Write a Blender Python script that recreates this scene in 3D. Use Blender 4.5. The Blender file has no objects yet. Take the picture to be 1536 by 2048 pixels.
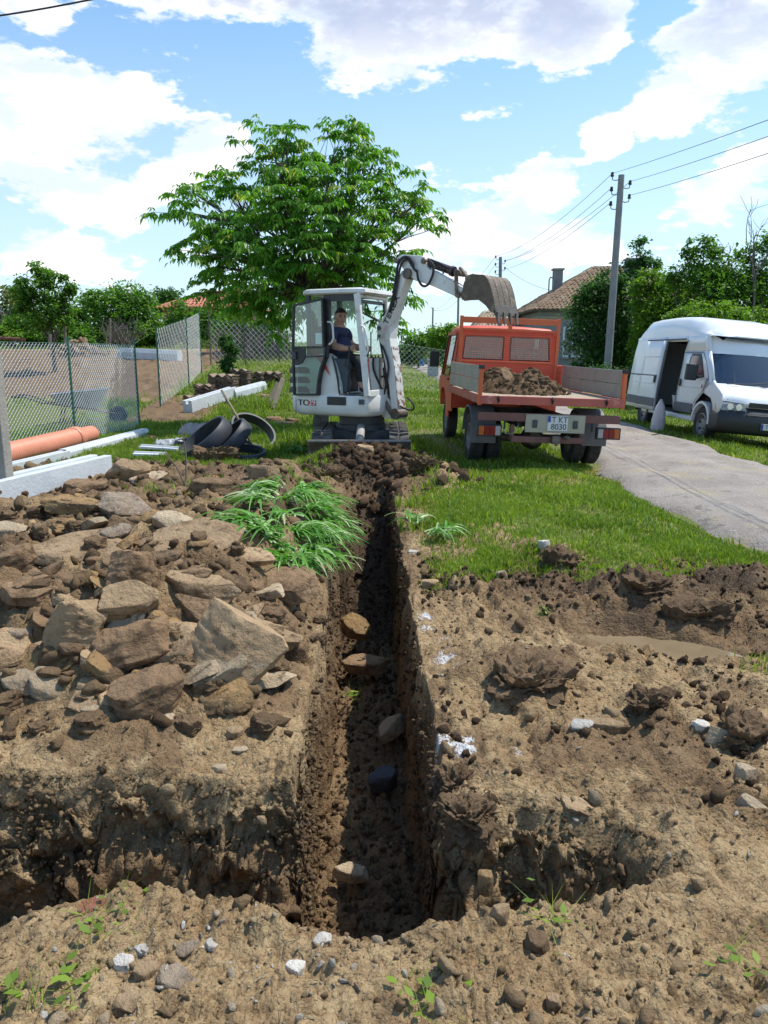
import bpy, bmesh, math, random
import numpy as np
from mathutils import Vector, Matrix

# ------------------------------------------------------------------ camera, sky, sun, exposure
scene = bpy.context.scene
COL = scene.collection
R = math.radians
FPX, CX, CY = 1540.0, 768.0, 1024.0          # photo focal length and centre in photo pixels
PITCH, CAMZ = R(11.7), 1.6
cam_d = bpy.data.cameras.new('camera'); cam = bpy.data.objects.new('camera', cam_d); COL.objects.link(cam)
cam.location = (0, 0, CAMZ); cam.rotation_euler = (math.pi/2 - PITCH, 0, 0)
cam_d.sensor_fit = 'VERTICAL'; cam_d.sensor_height = 36; cam_d.lens = 36*FPX/2048
cam_d.clip_start = 0.05; cam_d.clip_end = 3000
scene.camera = cam
scene.render.resolution_x, scene.render.resolution_y = 768, 1024

SUN_EL, SUN_AZ = R(61), R(68)                # azimuth measured from +Y (view direction) towards +X
world = bpy.data.worlds.new('World'); scene.world = world; world.use_nodes = True
def build_world():
    nt = world.node_tree; N = nt.nodes; L = nt.links
    for n in list(N): N.remove(n)
    out = N.new('ShaderNodeOutputWorld'); bg = N.new('ShaderNodeBackground'); bg.inputs['Strength'].default_value = 0.15
    L.new(bg.outputs[0], out.inputs[0])
    sky = N.new('ShaderNodeTexSky'); sky.sky_type = 'NISHITA'; sky.sun_disc = False
    sky.sun_elevation = SUN_EL; sky.sun_rotation = SUN_AZ; sky.altitude = 200; sky.air_density = 1.0; sky.dust_density = 0.8; sky.ozone_density = 1.2
    tc = N.new('ShaderNodeTexCoord'); D = tc.outputs['Generated']
    def math_(op, a, b=None, clamp=False):
        n = N.new('ShaderNodeMath'); n.operation = op; n.use_clamp = clamp
        for i, v in enumerate((a, b)):
            if v is None: continue
            if isinstance(v, (int, float)): n.inputs[i].default_value = v
            else: L.new(v, n.inputs[i])
        return n.outputs[0]
    def vmath(op, a, b):
        n = N.new('ShaderNodeVectorMath'); n.operation = op
        for i, v in enumerate((a, b)):
            if isinstance(v, tuple): n.inputs[i].default_value = v
            else: L.new(v, n.inputs[i])
        return n
    def noise(vec, scale, detail, rough):
        n = N.new('ShaderNodeTexNoise'); n.inputs['Scale'].default_value = scale; n.inputs['Detail'].default_value = detail
        n.inputs['Roughness'].default_value = rough; L.new(vec, n.inputs['Vector']); return n.outputs['Fac']
    def smooth(v, a, b, lo=0.0, hi=1.0):
        n = N.new('ShaderNodeMapRange'); n.interpolation_type = 'SMOOTHSTEP'
        L.new(v, n.inputs[0]); n.inputs[1].default_value = a; n.inputs[2].default_value = b; n.inputs[3].default_value = lo; n.inputs[4].default_value = hi
        return n.outputs[0]
    def pdir(px, py):
        a, b = (px-CX)/FPX, -(py-CY)/FPX
        v = Vector((a, math.cos(PITCH)+b*math.sin(PITCH), -math.sin(PITCH)+b*math.cos(PITCH))); return v.normalized()
    # cloud bodies: centre direction, half extents (x, z) in photo pixels, weight
    blobs = [(85,235,200,110,1), (235,215,110,60,1), (20,330,130,60,.9), (415,285,85,48,.95), (220,395,150,62,.95), (330,350,60,45,.7),
             (1085,375,85,62,1), (960,470,190,72,.95), (1150,480,90,70,.8), (1120,50,140,70,.95), (960,150,70,60,.55),
             (1470,80,140,130,1), (1350,215,75,65,.85), (1215,278,45,36,.95), (1450,400,110,70,.75), (520,5,380,60,.8), (830,60,300,90,.9), (120,20,160,55,.7),
             (1560,330,90,60,.8), (150,520,330,70,.55)]
    field = None
    for (px, py, rx, rz, w) in blobs:
        c = pdir(px, py)
        sub = vmath('SUBTRACT', D, tuple(c))
        sc = vmath('MULTIPLY', sub.outputs[0], (FPX/rx, 2.0, FPX/rz))
        ln = N.new('ShaderNodeVectorMath'); ln.operation = 'LENGTH'; L.new(sc.outputs[0], ln.inputs[0])
        m = smooth(ln.outputs['Value'], 1.5, 0.15, 0.0, w*1.12)
        field = m if field is None else math_('MAXIMUM', field, m)
    # scattered clouds over the whole sky
    sq = vmath('MULTIPLY', D, (1.0, 1.0, 2.2)).outputs[0]
    wide = noise(sq, 2.3, 3, .5)
    field = math_('MAXIMUM', field, smooth(wide, .60, .75, 0, .8))
    n1 = noise(sq, 9.0, 10, .6); n2 = noise(vmath('ADD', sq, (3.1, 1.7, .4)).outputs[0], 34.0, 6, .6)
    d = math_('ADD', field, math_('MULTIPLY', math_('SUBTRACT', n1, .5), 3.0))
    d = math_('ADD', d, math_('MULTIPLY', math_('SUBTRACT', n2, .5), .8))
    mask = smooth(d, .40, .66)
    body = smooth(d, .5, 1.25)
    # underside of thick cloud is greyer
    up = vmath('ADD', sq, (0.03, 0.02, -0.05)).outputs[0]
    n3 = noise(up, 9.0, 10, .6)
    relief = smooth(math_('SUBTRACT', n1, n3), -.10, .12)
    el = N.new('ShaderNodeSeparateXYZ'); L.new(D, el.inputs[0])
    high = smooth(el.outputs['Z'], .27, .37)
    c1 = N.new('ShaderNodeMix'); c1.data_type = 'RGBA'
    c1.inputs['A'].default_value = (3.6, 4.0, 4.6, 1); c1.inputs['B'].default_value = (5.2, 5.2, 5.2, 1); L.new(relief, c1.inputs['Factor'])
    c2 = N.new('ShaderNodeMix'); c2.data_type = 'RGBA'; L.new(c1.outputs['Result'], c2.inputs['A']); c2.inputs['B'].default_value = (2.1, 2.4, 3.3, 1)
    L.new(math_('MULTIPLY', math_('MULTIPLY', high, body), .85), c2.inputs['Factor'])
    # clear sky: lift towards the pale blue of the photograph, whitish near the horizon
    tint = N.new('ShaderNodeMix'); tint.data_type = 'RGBA'; tint.blend_type = 'MULTIPLY'; tint.inputs['Factor'].default_value = 1
    L.new(sky.outputs[0], tint.inputs['A']); tint.inputs['B'].default_value = (.60, .80, .87, 1)
    hz = N.new('ShaderNodeMix'); hz.data_type = 'RGBA'; L.new(tint.outputs['Result'], hz.inputs['A']); hz.inputs['B'].default_value = (3.4, 4.0, 4.5, 1)
    L.new(smooth(el.outputs['Z'], .46, .02, 0, .66), hz.inputs['Factor'])
    fin = N.new('ShaderNodeMix'); fin.data_type = 'RGBA'; L.new(hz.outputs['Result'], fin.inputs['A']); L.new(c2.outputs['Result'], fin.inputs['B'])
    L.new(math_('MULTIPLY', mask, .95), fin.inputs['Factor'])
    L.new(fin.outputs['Result'], bg.inputs['Color'])
build_world()
sl = bpy.data.lights.new('sun', 'SUN'); sl.energy = 3.1; sl.angle = R(0.53); sl.color = (1, .95, .86)
sun = bpy.data.objects.new('sun', sl); COL.objects.link(sun)
sd = Vector((math.sin(SUN_AZ)*math.cos(SUN_EL), math.cos(SUN_AZ)*math.cos(SUN_EL), math.sin(SUN_EL)))
sun.rotation_euler = (-sd).to_track_quat('-Z', 'Y').to_euler()
vs = scene.view_settings; vs.view_transform = 'Standard'; vs.look = 'None'; vs.gamma = 1; vs.use_curve_mapping = False
vs.exposure = 0.74
scene.render.engine = 'CYCLES'
cy = scene.cycles; cy.max_bounces = 6; cy.diffuse_bounces = 3; cy.glossy_bounces = 2; cy.transmission_bounces = 3; cy.transparent_max_bounces = 10
world.cycles.sampling_method = 'MANUAL'; world.cycles.sample_map_resolution = 512

# ------------------------------------------------------------------ photo pixel -> ray helpers
CAM = Vector((0, 0, CAMZ))
def ray(px, py):
    a, b = (px-CX)/FPX, -(py-CY)/FPX
    return Vector((a, math.cos(PITCH)+b*math.sin(PITCH), -math.sin(PITCH)+b*math.cos(PITCH)))
def PZ(px, py, z=0.0):
    d = ray(px, py); return CAM + d*((z-CAMZ)/d.z)
def PY(px, py, Y):
    d = ray(px, py); return CAM + d*(Y/d.y)
def PP(px, py, o, n):
    d = ray(px, py); return CAM + d*((Vector(o)-CAM).dot(n)/d.dot(n))

# ------------------------------------------------------------------ numpy noise
def _h(ix, iy, iz):
    n = (ix*374761393 + iy*668265263 + iz*1274126177) & 0xffffffff
    n = ((n ^ (n >> 13))*1274126177) & 0xffffffff
    n = ((n ^ (n >> 15))*2246822519) & 0xffffffff
    n = n ^ (n >> 16)
    return (n & 0xffffff).astype(np.float64)/0xffffff*2-1
def vnoise(x, y, z):
    xi, yi, zi = np.floor(x), np.floor(y), np.floor(z)
    fx, fy, fz = x-xi, y-yi, z-zi
    ux, uy, uz = [f*f*f*(f*(f*6-15)+10) for f in (fx, fy, fz)]
    xi, yi, zi = [v.astype(np.int64) for v in (xi, yi, zi)]
    r = 0
    for dz in (0, 1):
        wz = uz if dz else 1-uz
        for dy in (0, 1):
            wy = uy if dy else 1-uy
            a = _h(xi, yi+dy, zi+dz); b = _h(xi+1, yi+dy, zi+dz)
            r = r + (a+(b-a)*ux)*wy*wz
    return r
def fbm(x, y, z=0.0, oct=4, lac=2.03, gain=.5, billow=False):
    x = np.asarray(x, float); y = np.asarray(y, float); z = np.asarray(z, float)+np.zeros_like(x)
    s = 0; a = 1.0; t = 0
    for i in range(oct):
        n = vnoise(x+17.3*i, y-9.1*i, z+5.7*i)
        if billow: n = 2*np.abs(n)-.6
        s = s+a*n; t += a; a *= gain; x = x*lac; y = y*lac; z = z*lac
    return s/t
def sst(v, a, b):
    t = np.clip((np.asarray(v, float)-a)/(b-a), 0, 1); return t*t*(3-2*t)

# ------------------------------------------------------------------ mesh helpers
def mk(name, V, F, mats, parent=None, smooth=True, sharp=None, mi=None, attrs=None):
    V = np.asarray(V, np.float32).reshape(-1, 3)
    me = bpy.data.meshes.new(name)
    if isinstance(F, np.ndarray):
        k = F.shape[1]; m = len(F)
        me.vertices.add(len(V)); me.vertices.foreach_set('co', V.ravel())
        me.loops.add(m*k); me.loops.foreach_set('vertex_index', F.astype(np.int32).ravel())
        me.polygons.add(m); me.polygons.foreach_set('loop_start', np.arange(0, m*k, k, dtype=np.int32))
        me.update(calc_edges=True)
    else:
        me.from_pydata(V.tolist(), [], [list(f) for f in F]); me.update()
    if not isinstance(mats, (list, tuple)): mats = [mats]
    for mt in mats: me.materials.append(mt)
    if mi is not None: me.polygons.foreach_set('material_index', np.asarray(mi, np.int32))
    if smooth: me.polygons.foreach_set('use_smooth', np.ones(len(me.polygons), bool))
    if sharp: me.set_sharp_from_angle(angle=R(sharp))
    for an, arr in (attrs or {}).items():
        arr = np.asarray(arr, np.float32)
        if arr.ndim == 1:
            a = me.attributes.new(an, 'FLOAT', 'POINT'); a.data.foreach_set('value', arr)
        else:
            a = me.attributes.new(an, 'FLOAT_COLOR', 'POINT'); a.data.foreach_set('color', arr.ravel())
    o = bpy.data.objects.new(name, me); COL.objects.link(o)
    if parent: o.parent = parent
    return o
def tag(o, label=None, cat=None, group=None, kind=None):
    for k, v in (('label', label), ('category', cat), ('group', group), ('kind', kind)):
        if v: o[k] = v
    return o
def thing(name, label, cat, loc=(0, 0, 0), rot=(0, 0, 0), group=None):
    o = bpy.data.objects.new(name, None); COL.objects.link(o); o.location = loc; o.rotation_euler = rot
    o.empty_display_size = .1
    return tag(o, label, cat, group)
def bev(o, w=.01, seg=2):
    m = o.modifiers.new('bevel', 'BEVEL'); m.width = w; m.segments = seg; m.limit_method = 'ANGLE'; m.angle_limit = R(40); return o
class MB:
    def __init__(s): s.v = []; s.f = []
    def add(s, V, F):
        b = len(s.v); s.v += [tuple(p) for p in V]; s.f += [tuple(i+b for i in f) for f in F]; return s
    def box(s, c, d, rot=None):
        c = Vector(c); M = rot if rot is not None else Matrix.Identity(3)
        V = [c + M@Vector((x*d[0]/2, y*d[1]/2, z*d[2]/2)) for x in (-1, 1) for y in (-1, 1) for z in (-1, 1)]
        return s.add(V, [(0,1,3,2), (4,6,7,5), (0,4,5,1), (2,3,7,6), (0,2,6,4), (1,5,7,3)])
    def bar(s, a, b, w, h, up=(0, 0, 1)):
        a, b = Vector(a), Vector(b); t = (b-a).normalized(); u = Vector(up)
        if abs(t.dot(u)) > .98: u = Vector((0, 1, 0))
        x = t.cross(u).normalized(); u = x.cross(t)
        V = [p + x*(i*w/2) + u*(j*h/2) for p in (a, b) for i, j in ((-1,-1), (1,-1), (1,1), (-1,1))]
        return s.add(V, [(3,2,1,0), (4,5,6,7), (0,1,5,4), (1,2,6,5), (2,3,7,6), (3,0,4,7)])
    def path(s, pts, r, n=8, cap=True):
        pts = [Vector(p) for p in pts]; m = len(pts)
        if not isinstance(r, (list, tuple)): r = [r]*m
        V = []; F = []; prev = None
        for i, p in enumerate(pts):
            t = (pts[min(i+1, m-1)]-pts[max(i-1, 0)]).normalized()
            if prev is None:
                u = Vector((0, 0, 1)) if abs(t.z) < .9 else Vector((1, 0, 0)); x = t.cross(u).normalized()
            else:
                x = (prev-t*prev.dot(t)).normalized()
            prev = x; y = t.cross(x)
            V += [p + x*(r[i]*math.cos(2*math.pi*k/n)) + y*(r[i]*math.sin(2*math.pi*k/n)) for k in range(n)]
        for i in range(m-1):
            for k in range(n):
                F.append((i*n+k, i*n+(k+1)%n, (i+1)*n+(k+1)%n, (i+1)*n+k))
        if cap: F += [tuple(range(n-1, -1, -1)), tuple(range((m-1)*n, m*n))]
        return s.add(V, F)
    def tube(s, a, b, r0, r1=None, n=10): return s.path([a, b], [r0, r0 if r1 is None else r1], n)
    def prism(s, poly, ext):
        poly = [Vector(p) for p in poly]; e = Vector(ext); n = len(poly)
        V = poly + [p+e for p in poly]
        return s.add(V, [tuple(range(n)), tuple(range(2*n-1, n-1, -1))] + [(i, i+n, (i+1)%n+n, (i+1)%n) for i in range(n)])
    def lathe(s, prof, M=None, n=24):
        M = M or Matrix.Identity(4); m = len(prof); V = []; F = []
        for (r, z) in prof:
            V += [M@Vector((r*math.cos(2*math.pi*k/n), r*math.sin(2*math.pi*k/n), z)) for k in range(n)]
        for i in range(m-1):
            for k in range(n): F.append((i*n+k, i*n+(k+1)%n, (i+1)*n+(k+1)%n, (i+1)*n+k))
        return s.add(V, F)
    def loft(s, rings, close=True, caps=True):
        n = len(rings[0]); V = [p for r in rings for p in r]; F = []
        for i in range(len(rings)-1):
            for k in range(n if close else n-1): F.append((i*n+k, i*n+(k+1)%n, (i+1)*n+(k+1)%n, (i+1)*n+k))
        if caps and close: F += [tuple(range(n-1, -1, -1)), tuple(range((len(rings)-1)*n, len(rings)*n))]
        return s.add(V, F)
    def build(s, name, mat, parent=None, smooth=False, sharp=None, bevel=0):
        o = mk(name, np.array([tuple(p) for p in s.v]), s.f, mat, parent, smooth or bool(sharp), sharp)
        bm = bmesh.new(); bm.from_mesh(o.data); bmesh.ops.recalc_face_normals(bm, faces=bm.faces); bm.to_mesh(o.data); bm.free()
        if bevel: bev(o, bevel)
        return o
RX = Matrix.Rotation(math.pi/2, 4, 'Y')      # lathe axis along x
def text_obj(name, body, size, M, mat, parent, ext=.002, sx=1.0):
    c = bpy.data.curves.new(name, 'FONT'); c.body = body; c.size = size; c.extrude = ext; c.align_x = 'CENTER'; c.align_y = 'CENTER'
    t = bpy.data.objects.new(name, c); COL.objects.link(t); bpy.context.view_layer.update()
    me = bpy.data.meshes.new_from_object(t.evaluated_get(bpy.context.evaluated_depsgraph_get()))
    bpy.data.objects.remove(t); me.materials.clear(); me.materials.append(mat); me.name = name
    me.transform(M@Matrix.Diagonal((sx, 1, 1, 1)))
    o = bpy.data.objects.new(name, me); COL.objects.link(o); o.parent = parent; return o

# ------------------------------------------------------------------ materials
MATS = {}
def mat(name, c1, c2=None, scale=6.0, rough=.6, metal=0.0, bump=0.0, bscale=40.0, spots=None, sscale=9.0, sth=(.55, .62), rand=0.0, trans=0.0, coord='Object', detail=6, spec=.5, coat=0, bdist=.02):
    if name in MATS: return MATS[name]
    m = bpy.data.materials.new(name); m.use_nodes = True; nt = m.node_tree; N = nt.nodes; L = nt.links
    b = N['Principled BSDF']; b.inputs['Roughness'].default_value = rough; b.inputs['Metallic'].default_value = metal
    b.inputs['Specular IOR Level'].default_value = spec; b.inputs['Coat Weight'].default_value = coat
    tc = N.new('ShaderNodeTexCoord')
    def noise(sc, dt=detail, rg=.6):
        n = N.new('ShaderNodeTexNoise'); n.inputs['Scale'].default_value = sc; n.inputs['Detail'].default_value = dt; n.inputs['Roughness'].default_value = rg
        L.new(tc.outputs[coord], n.inputs['Vector']); return n.outputs['Fac']
    def mix(f, a, bb):
        n = N.new('ShaderNodeMix'); n.data_type = 'RGBA'
        if isinstance(f, float): n.inputs['Factor'].default_value = f
        else: L.new(f, n.inputs['Factor'])
        for k, v in (('A', a), ('B', bb)):
            if isinstance(v, tuple): n.inputs[k].default_value = (*v, 1)
            else: L.new(v, n.inputs[k])
        return n.outputs['Result']
    def ramp(f, a, bb):
        n = N.new('ShaderNodeMapRange'); n.interpolation_type = 'SMOOTHSTEP'; L.new(f, n.inputs[0]); n.inputs[1].default_value = a; n.inputs[2].default_value = bb
        return n.outputs[0]
    col = mix(ramp(noise(scale), .32, .68), c1, c2 or c1)
    for i, (sc, th, s2) in enumerate(([(spots, sth, sscale)] if isinstance(spots, tuple) else (spots or []))):
        col = mix(ramp(noise(s2+.37*i, 8, .68), *th), col, sc)
    if rand:
        oi = N.new('ShaderNodeObjectInfo'); hs = N.new('ShaderNodeHueSaturation')
        mr = N.new('ShaderNodeMapRange'); L.new(oi.outputs['Random'], mr.inputs[0]); mr.inputs[3].default_value = 1-rand; mr.inputs[4].default_value = 1+rand
        L.new(mr.outputs[0], hs.inputs['Value']); L.new(col, hs.inputs['Color']); col = hs.outputs['Color']
    L.new(col, b.inputs['Base Color'])
    if bump:
        bp = N.new('ShaderNodeBump'); bp.inputs['Strength'].default_value = bump; bp.inputs['Distance'].default_value = bdist
        L.new(noise(bscale, 8, .65), bp.inputs['Height']); L.new(bp.outputs[0], b.inputs['Normal'])
    if trans: b.inputs['Transmission Weight'].default_value = trans
    MATS[name] = m; return m
def glass(name, tint=(.8, .9, .88), fac=.75, rough=.03):
    m = bpy.data.materials.new(name); m.use_nodes = True; nt = m.node_tree; N = nt.nodes; L = nt.links
    out = N['Material Output']; N.remove(N['Principled BSDF'])
    t = N.new('ShaderNodeBsdfTransparent'); t.inputs[0].default_value = (*tint, 1)
    g = N.new('ShaderNodeBsdfGlossy'); g.inputs['Roughness'].default_value = rough
    fr = N.new('ShaderNodeFresnel'); fr.inputs[0].default_value = 1.5
    mr = N.new('ShaderNodeMapRange'); L.new(fr.outputs[0], mr.inputs[0]); mr.inputs[3].default_value = 1-fac; mr.inputs[4].default_value = 1
    x = N.new('ShaderNodeMixShader'); L.new(mr.outputs[0], x.inputs[0]); L.new(t.outputs[0], x.inputs[1]); L.new(g.outputs[0], x.inputs[2]); L.new(x.outputs[0], out.inputs[0])
    MATS[name] = m; return m
def leafmat(name, dark, light, tip=None, trans=.35, rough=.45):
    """foliage: colour by the per-leaf random attribute 'rnd', partly translucent"""
    m = bpy.data.materials.new(name); m.use_nodes = True; nt = m.node_tree; N = nt.nodes; L = nt.links
    b = N['Principled BSDF']; b.inputs['Roughness'].default_value = rough; b.inputs['Specular IOR Level'].default_value = .3
    at = N.new('ShaderNodeAttribute'); at.attribute_name = 'rnd'
    cr = N.new('ShaderNodeValToRGB'); L.new(at.outputs['Fac'], cr.inputs[0])
    e = cr.color_ramp.elements; e[0].color = (*dark, 1); e[0].position = 0; e[1].color = (*light, 1); e[1].position = .85
    if tip: n = cr.color_ramp.elements.new(1.0); n.color = (*tip, 1)
    L.new(cr.outputs[0], b.inputs['Base Color'])
    tl = N.new('ShaderNodeBsdfTranslucent'); hs = N.new('ShaderNodeHueSaturation'); hs.inputs['Value'].default_value = 1.35; hs.inputs['Saturation'].default_value = 1.1
    L.new(cr.outputs[0], hs.inputs['Color']); L.new(hs.outputs[0], tl.inputs[0])
    x = N.new('ShaderNodeMixShader'); x.inputs[0].default_value = trans
    L.new(b.outputs[0], x.inputs[1]); L.new(tl.outputs[0], x.inputs[2]); L.new(x.outputs[0], N['Material Output'].inputs[0])
    MATS[name] = m; return m
# ------------------------------------------------------------------ terrain
def trench_axis(y): return -.055 - .02*(np.asarray(y, float)-2.5)
def near_edge(x): return np.interp(x, [-3, -1.6, -1.15, -.75, -.3, 0, .35, .8, 1.2, 3], [1.75, 1.85, 1.95, 2.08, 1.98, 1.93, 1.99, 2.13, 2.2, 2.2])
def far_edge(x): return np.interp(x, [-4, -1.5, -.6, -.3, .18, .5, .8, 1.05], [2.80, 2.74, 2.66, 2.64, 2.58, 2.55, 2.46, 2.2])
def base_h(x, y):
    """large shapes of the site, without trench and without clods"""
    x = np.asarray(x, float); y = np.asarray(y, float)
    z = np.zeros(np.broadcast(x, y).shape)
    # heap of dug-out stone left of the trench
    m = sst(y, 3.0, 3.9)*(1-sst(y, 7.2, 9.2))*(1-sst(x, -.95, -.42))*sst(x, -4.7, -3.3)
    z = z + m*(.40+.10*sst(y, 4, 6))
    z = z + .05*sst(y, 2.6, 3.2)*(1-sst(y, 3.2, 5))*(1-sst(x, -.6, -.3))
    # spoil pushed up in front of the blade
    g = np.exp(-((x+.20)/.86)**4-((y-10.2)/.85)**2); z = z + .33*g
    z = z + .16*np.exp(-((x-.75)/.35)**2-((y-9.4)/.5)**2) + .12*np.exp(-((x+.62)/.3)**2-((y-8.6)/.9)**2)
    # right-hand platform: low bank towards the grass, rut with puddle
    z = z + .10*np.exp(-((y-5.0-.0*x)/.28)**2)*sst(x, .4, .9)*(1-sst(x, 3.2, 4)) + .07*sst(y, 5.2, 6.0)*sst(x, .3, .8)*(1-sst(x, 2.4, 3.4))*(1-sst(y, 8, 11))
    px, py = x-1.62, y-4.25
    u = px*.88-py*.47; v = px*.47+py*.88
    z = z - .17*np.exp(-(u/.55)**4-(v/.20)**4)
    u2 = (x-2.4)*.85-(y-4.1)*.52; v2 = (x-2.4)*.52+(y-4.1)*.85
    z = z - .13*np.exp(-(u2/.7)**4-(v2/.28)**4)
    z = z + .11*np.exp(-((x-.72)/.28)**2-((y-3.65)/.3)**2) + .06*np.exp(-((x-1.5)/.3)**2-((y-3.1)/.22)**2) + .07*np.exp(-((x-1.75)/.3)**2-((y-2.75)/.25)**2)
    z = z + .05*np.exp(-((x-1.95)/.25)**2-((y-3.35)/.2)**2)
    # verge falls slightly towards the road, road bed, far verge falls away
    z = z - .05*sst(x, 2.0, 3.2)*sst(y, 4, 8) - .20*sst(x, 5.9, 7.6)*sst(y, 9, 13)
    # foreground hump
    z = z + .035*np.exp(-((x+.75)/.35)**2-((y-1.95)/.25)**2) + .03*np.exp(-((x-.3)/.3)**2-((y-1.9)/.2)**2)
    # land rises gently at the back left
    z = z + (1.75*np.clip((y-18.5)/16, 0, 1)+.5*sst(y, 34, 60))*(1-sst(x, -4.2, .8))*(1-sst(y, 70, 160))
    return z
def trench_d(x, y):
    """depth of the cut (>=0)"""
    s = x-trench_axis(y)
    prof = .80*(1-sst(y, 7.8, 9.6))*sst(y, near_edge(x)-.06, near_edge(x)+.01)
    w = .035
    hw = .25+.03*fbm(y*2.1, np.sign(s)*3., 1.5, 3)+.022*fbm(y*8, np.sign(s)*5., 2.5, 2)
    lon = (1-sst(np.abs(s), hw-w, hw+w))*prof
    ye, yf = near_edge(x), far_edge(x)
    rag = .05*fbm(x*2.3, y*0+1., 4.5, 3)
    crossm = sst(y, ye-.05, ye+.02)*(1-sst(y+rag, yf-.22, yf+.04)**.8)
    side = np.where(s < 0, .54, .42*(1-sst(x, .55, 1.0)))
    return np.maximum(lon, crossm*side)
def G(px, py, dz=0.0):
    """where the sight line through a photo pixel meets the (undug) ground"""
    d = ray(px, py); i0 = 0
    for lo, hi, n in ((.8, 400., 1200), (0, 0, 60)):
        T = np.geomspace(lo, hi, n) if lo else np.linspace(t0, t1, n)
        k = np.flatnonzero(CAM.z+d.z*T < base_h(CAM.x+d.x*T, CAM.y+d.y*T)+dz)
        j = int(k[0]) if len(k) else n-1; t0, t1 = T[max(0, j-1)], T[j]
    return CAM+d*float(t1)
def hz(x, y): return float(base_h(x, y))-float(trench_d(np.float64(x), np.float64(y)))

def soil_masks(x, y):
    s = x-trench_axis(y)
    n = fbm(x*1.3, y*1.3, 2.0, 4); nf = fbm(x*5, y*5, 7.0, 3)
    # grass: right verge, beyond the road, left lawn
    e = 5.22+.75*fbm(x*1.1, y*1.1, 3.3, 4, gain=.6)-.10*np.clip(x-1, 0, 3)*.0
    gr = sst(y, e-.15, e+.35)*sst(x, .22, .75)
    gr = np.maximum(gr, sst(x, 5.6, 5.9)*sst(y, 3, 5))
    ge = 8.5+.5*fbm(x*1.1, y*1.1, 9.3, 3)
    gl = sst(y, ge, ge+.7)*(1-sst(x, -.9, -.5))
    gr = np.maximum(gr, gl)
    gr = np.maximum(gr, sst(y, 10.9, 11.6))
    # right edge of the mud: a tongue of grass at the frame edge
    gr = np.maximum(gr, .8*np.exp(-((x-2.12)/.16)**2-((y-3.62)/.22)**2))
    # garden plot behind the fence is tilled
    garden = sst(y, 20.6+1.2*fbm(x*.7, y*.7, 6., 3), 22.2)*(1-sst(y, 33, 36))*(1-sst(x, -6.6, -6.0))
    garden = np.maximum(garden, sst(y, 17.2, 18)*(1-sst(y, 21, 23))*(1-sst(x, -4.6, -4.0))*sst(x, -6.5, -6))
    gr = gr*(1-garden)
    wear = np.maximum(np.exp(-((x-.75)/.45)**2-((y-9.2)/1.4)**2), .9*np.exp(-((x-.9)/.3)**2-((y-13.5)/3.0)**2))
    bare = sst(fbm(x*.95, y*.95, 51., 5, gain=.66), -.10, .26)*sst(x, .2, .6)*(1-sst(y, 10, 14))
    gr = gr*(1-.85*wear)*(1-.75*bare)*(.72+.5*sst(n, -.5, .3))
    # freshly dug soil is dark
    td = trench_d(x, y)
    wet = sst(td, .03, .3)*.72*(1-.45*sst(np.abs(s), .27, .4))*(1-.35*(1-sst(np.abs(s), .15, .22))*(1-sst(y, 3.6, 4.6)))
    wet = np.maximum(wet, .9*np.exp(-((x-1.7)/.95)**2-((y-4.55)/.42)**2))
    wet = np.maximum(wet, .95*np.exp(-((x-2.5)/.7)**2-((y-4.2)/.5)**2))
    wet = np.maximum(wet, .85*sst(y, 4.85, 5.15)*(1-sst(y, 5.5, 6.1))*sst(x, .1, .4))
    wet = np.maximum(wet, .6*np.exp(-((x-.72)/.33)**2-((y-3.65)/.32)**2))
    wet = np.maximum(wet, .8*sst(y, 3.0, 3.3)*(1-sst(y, 8.8, 9.6))*(1-sst(x, -.5, -.25))*(.55+.6*sst(n, -.3, .3)))
    wet = np.maximum(wet, .85*np.exp(-((x+.15)/.9)**2-((y-9.7)/1.0)**2))
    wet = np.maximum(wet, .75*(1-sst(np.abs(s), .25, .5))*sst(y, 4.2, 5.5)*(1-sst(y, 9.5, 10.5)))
    wet = np.maximum(wet, .8*garden)
    wet = np.maximum(wet, .60*sst(fbm(x*2.4, y*2.4, 31., 5, gain=.62), -.02, .35)*sst(y, 2.0, 2.7)*(1-gr))
    wet = np.maximum(wet, .30*sst(fbm(x*3, y*3, 37., 5, gain=.62), .05, .4))
    wet = np.clip(wet+.28*nf*sst(wet, .02, .3), 0, 1)
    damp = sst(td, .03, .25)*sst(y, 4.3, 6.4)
    damp = np.maximum(damp, np.exp(-((x+.12)/.8)**4-((y-9.5)/1.1)**2)); damp = np.maximum(damp, .95*np.exp(-((x-2.5)/.75)**2-((y-4.25)/.45)**2)); damp = np.maximum(damp, .9*sst(y, 4.62, 4.9)*(1-sst(y, 5.2, 5.5))*sst(x, .5, .9)*(1-sst(x, 3.2, 3.8)))
    wet = np.clip(np.maximum(wet, damp*(1.04+.12*nf)), 0, 1.08)
    lime = np.zeros_like(x)
    for (cx, cy, rx, ry, w) in ((.30, 4.45, .12, .42, 1), (.34, 3.75, .10, .5, .8), (.36, 2.95, .26, .14, 1), (.30, 3.2, .08, .3, .7), (.48, 2.9, .16, .1, .9), (.3, 5.0, .1, .3, .6), (-.4, 3.4, .1, .5, .35)):
        lime = np.maximum(lime, w*np.exp(-((x-cx)/rx)**2-((y-cy)/ry)**2))
    lime = lime*sst(fbm(x*9, y*9, 4.4, 4, gain=.65), -.10, .28)*(1-sst(td, .05, .2))
    return wet, np.clip(gr, 0, 1), np.clip(lime, 0, 1), garden

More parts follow.
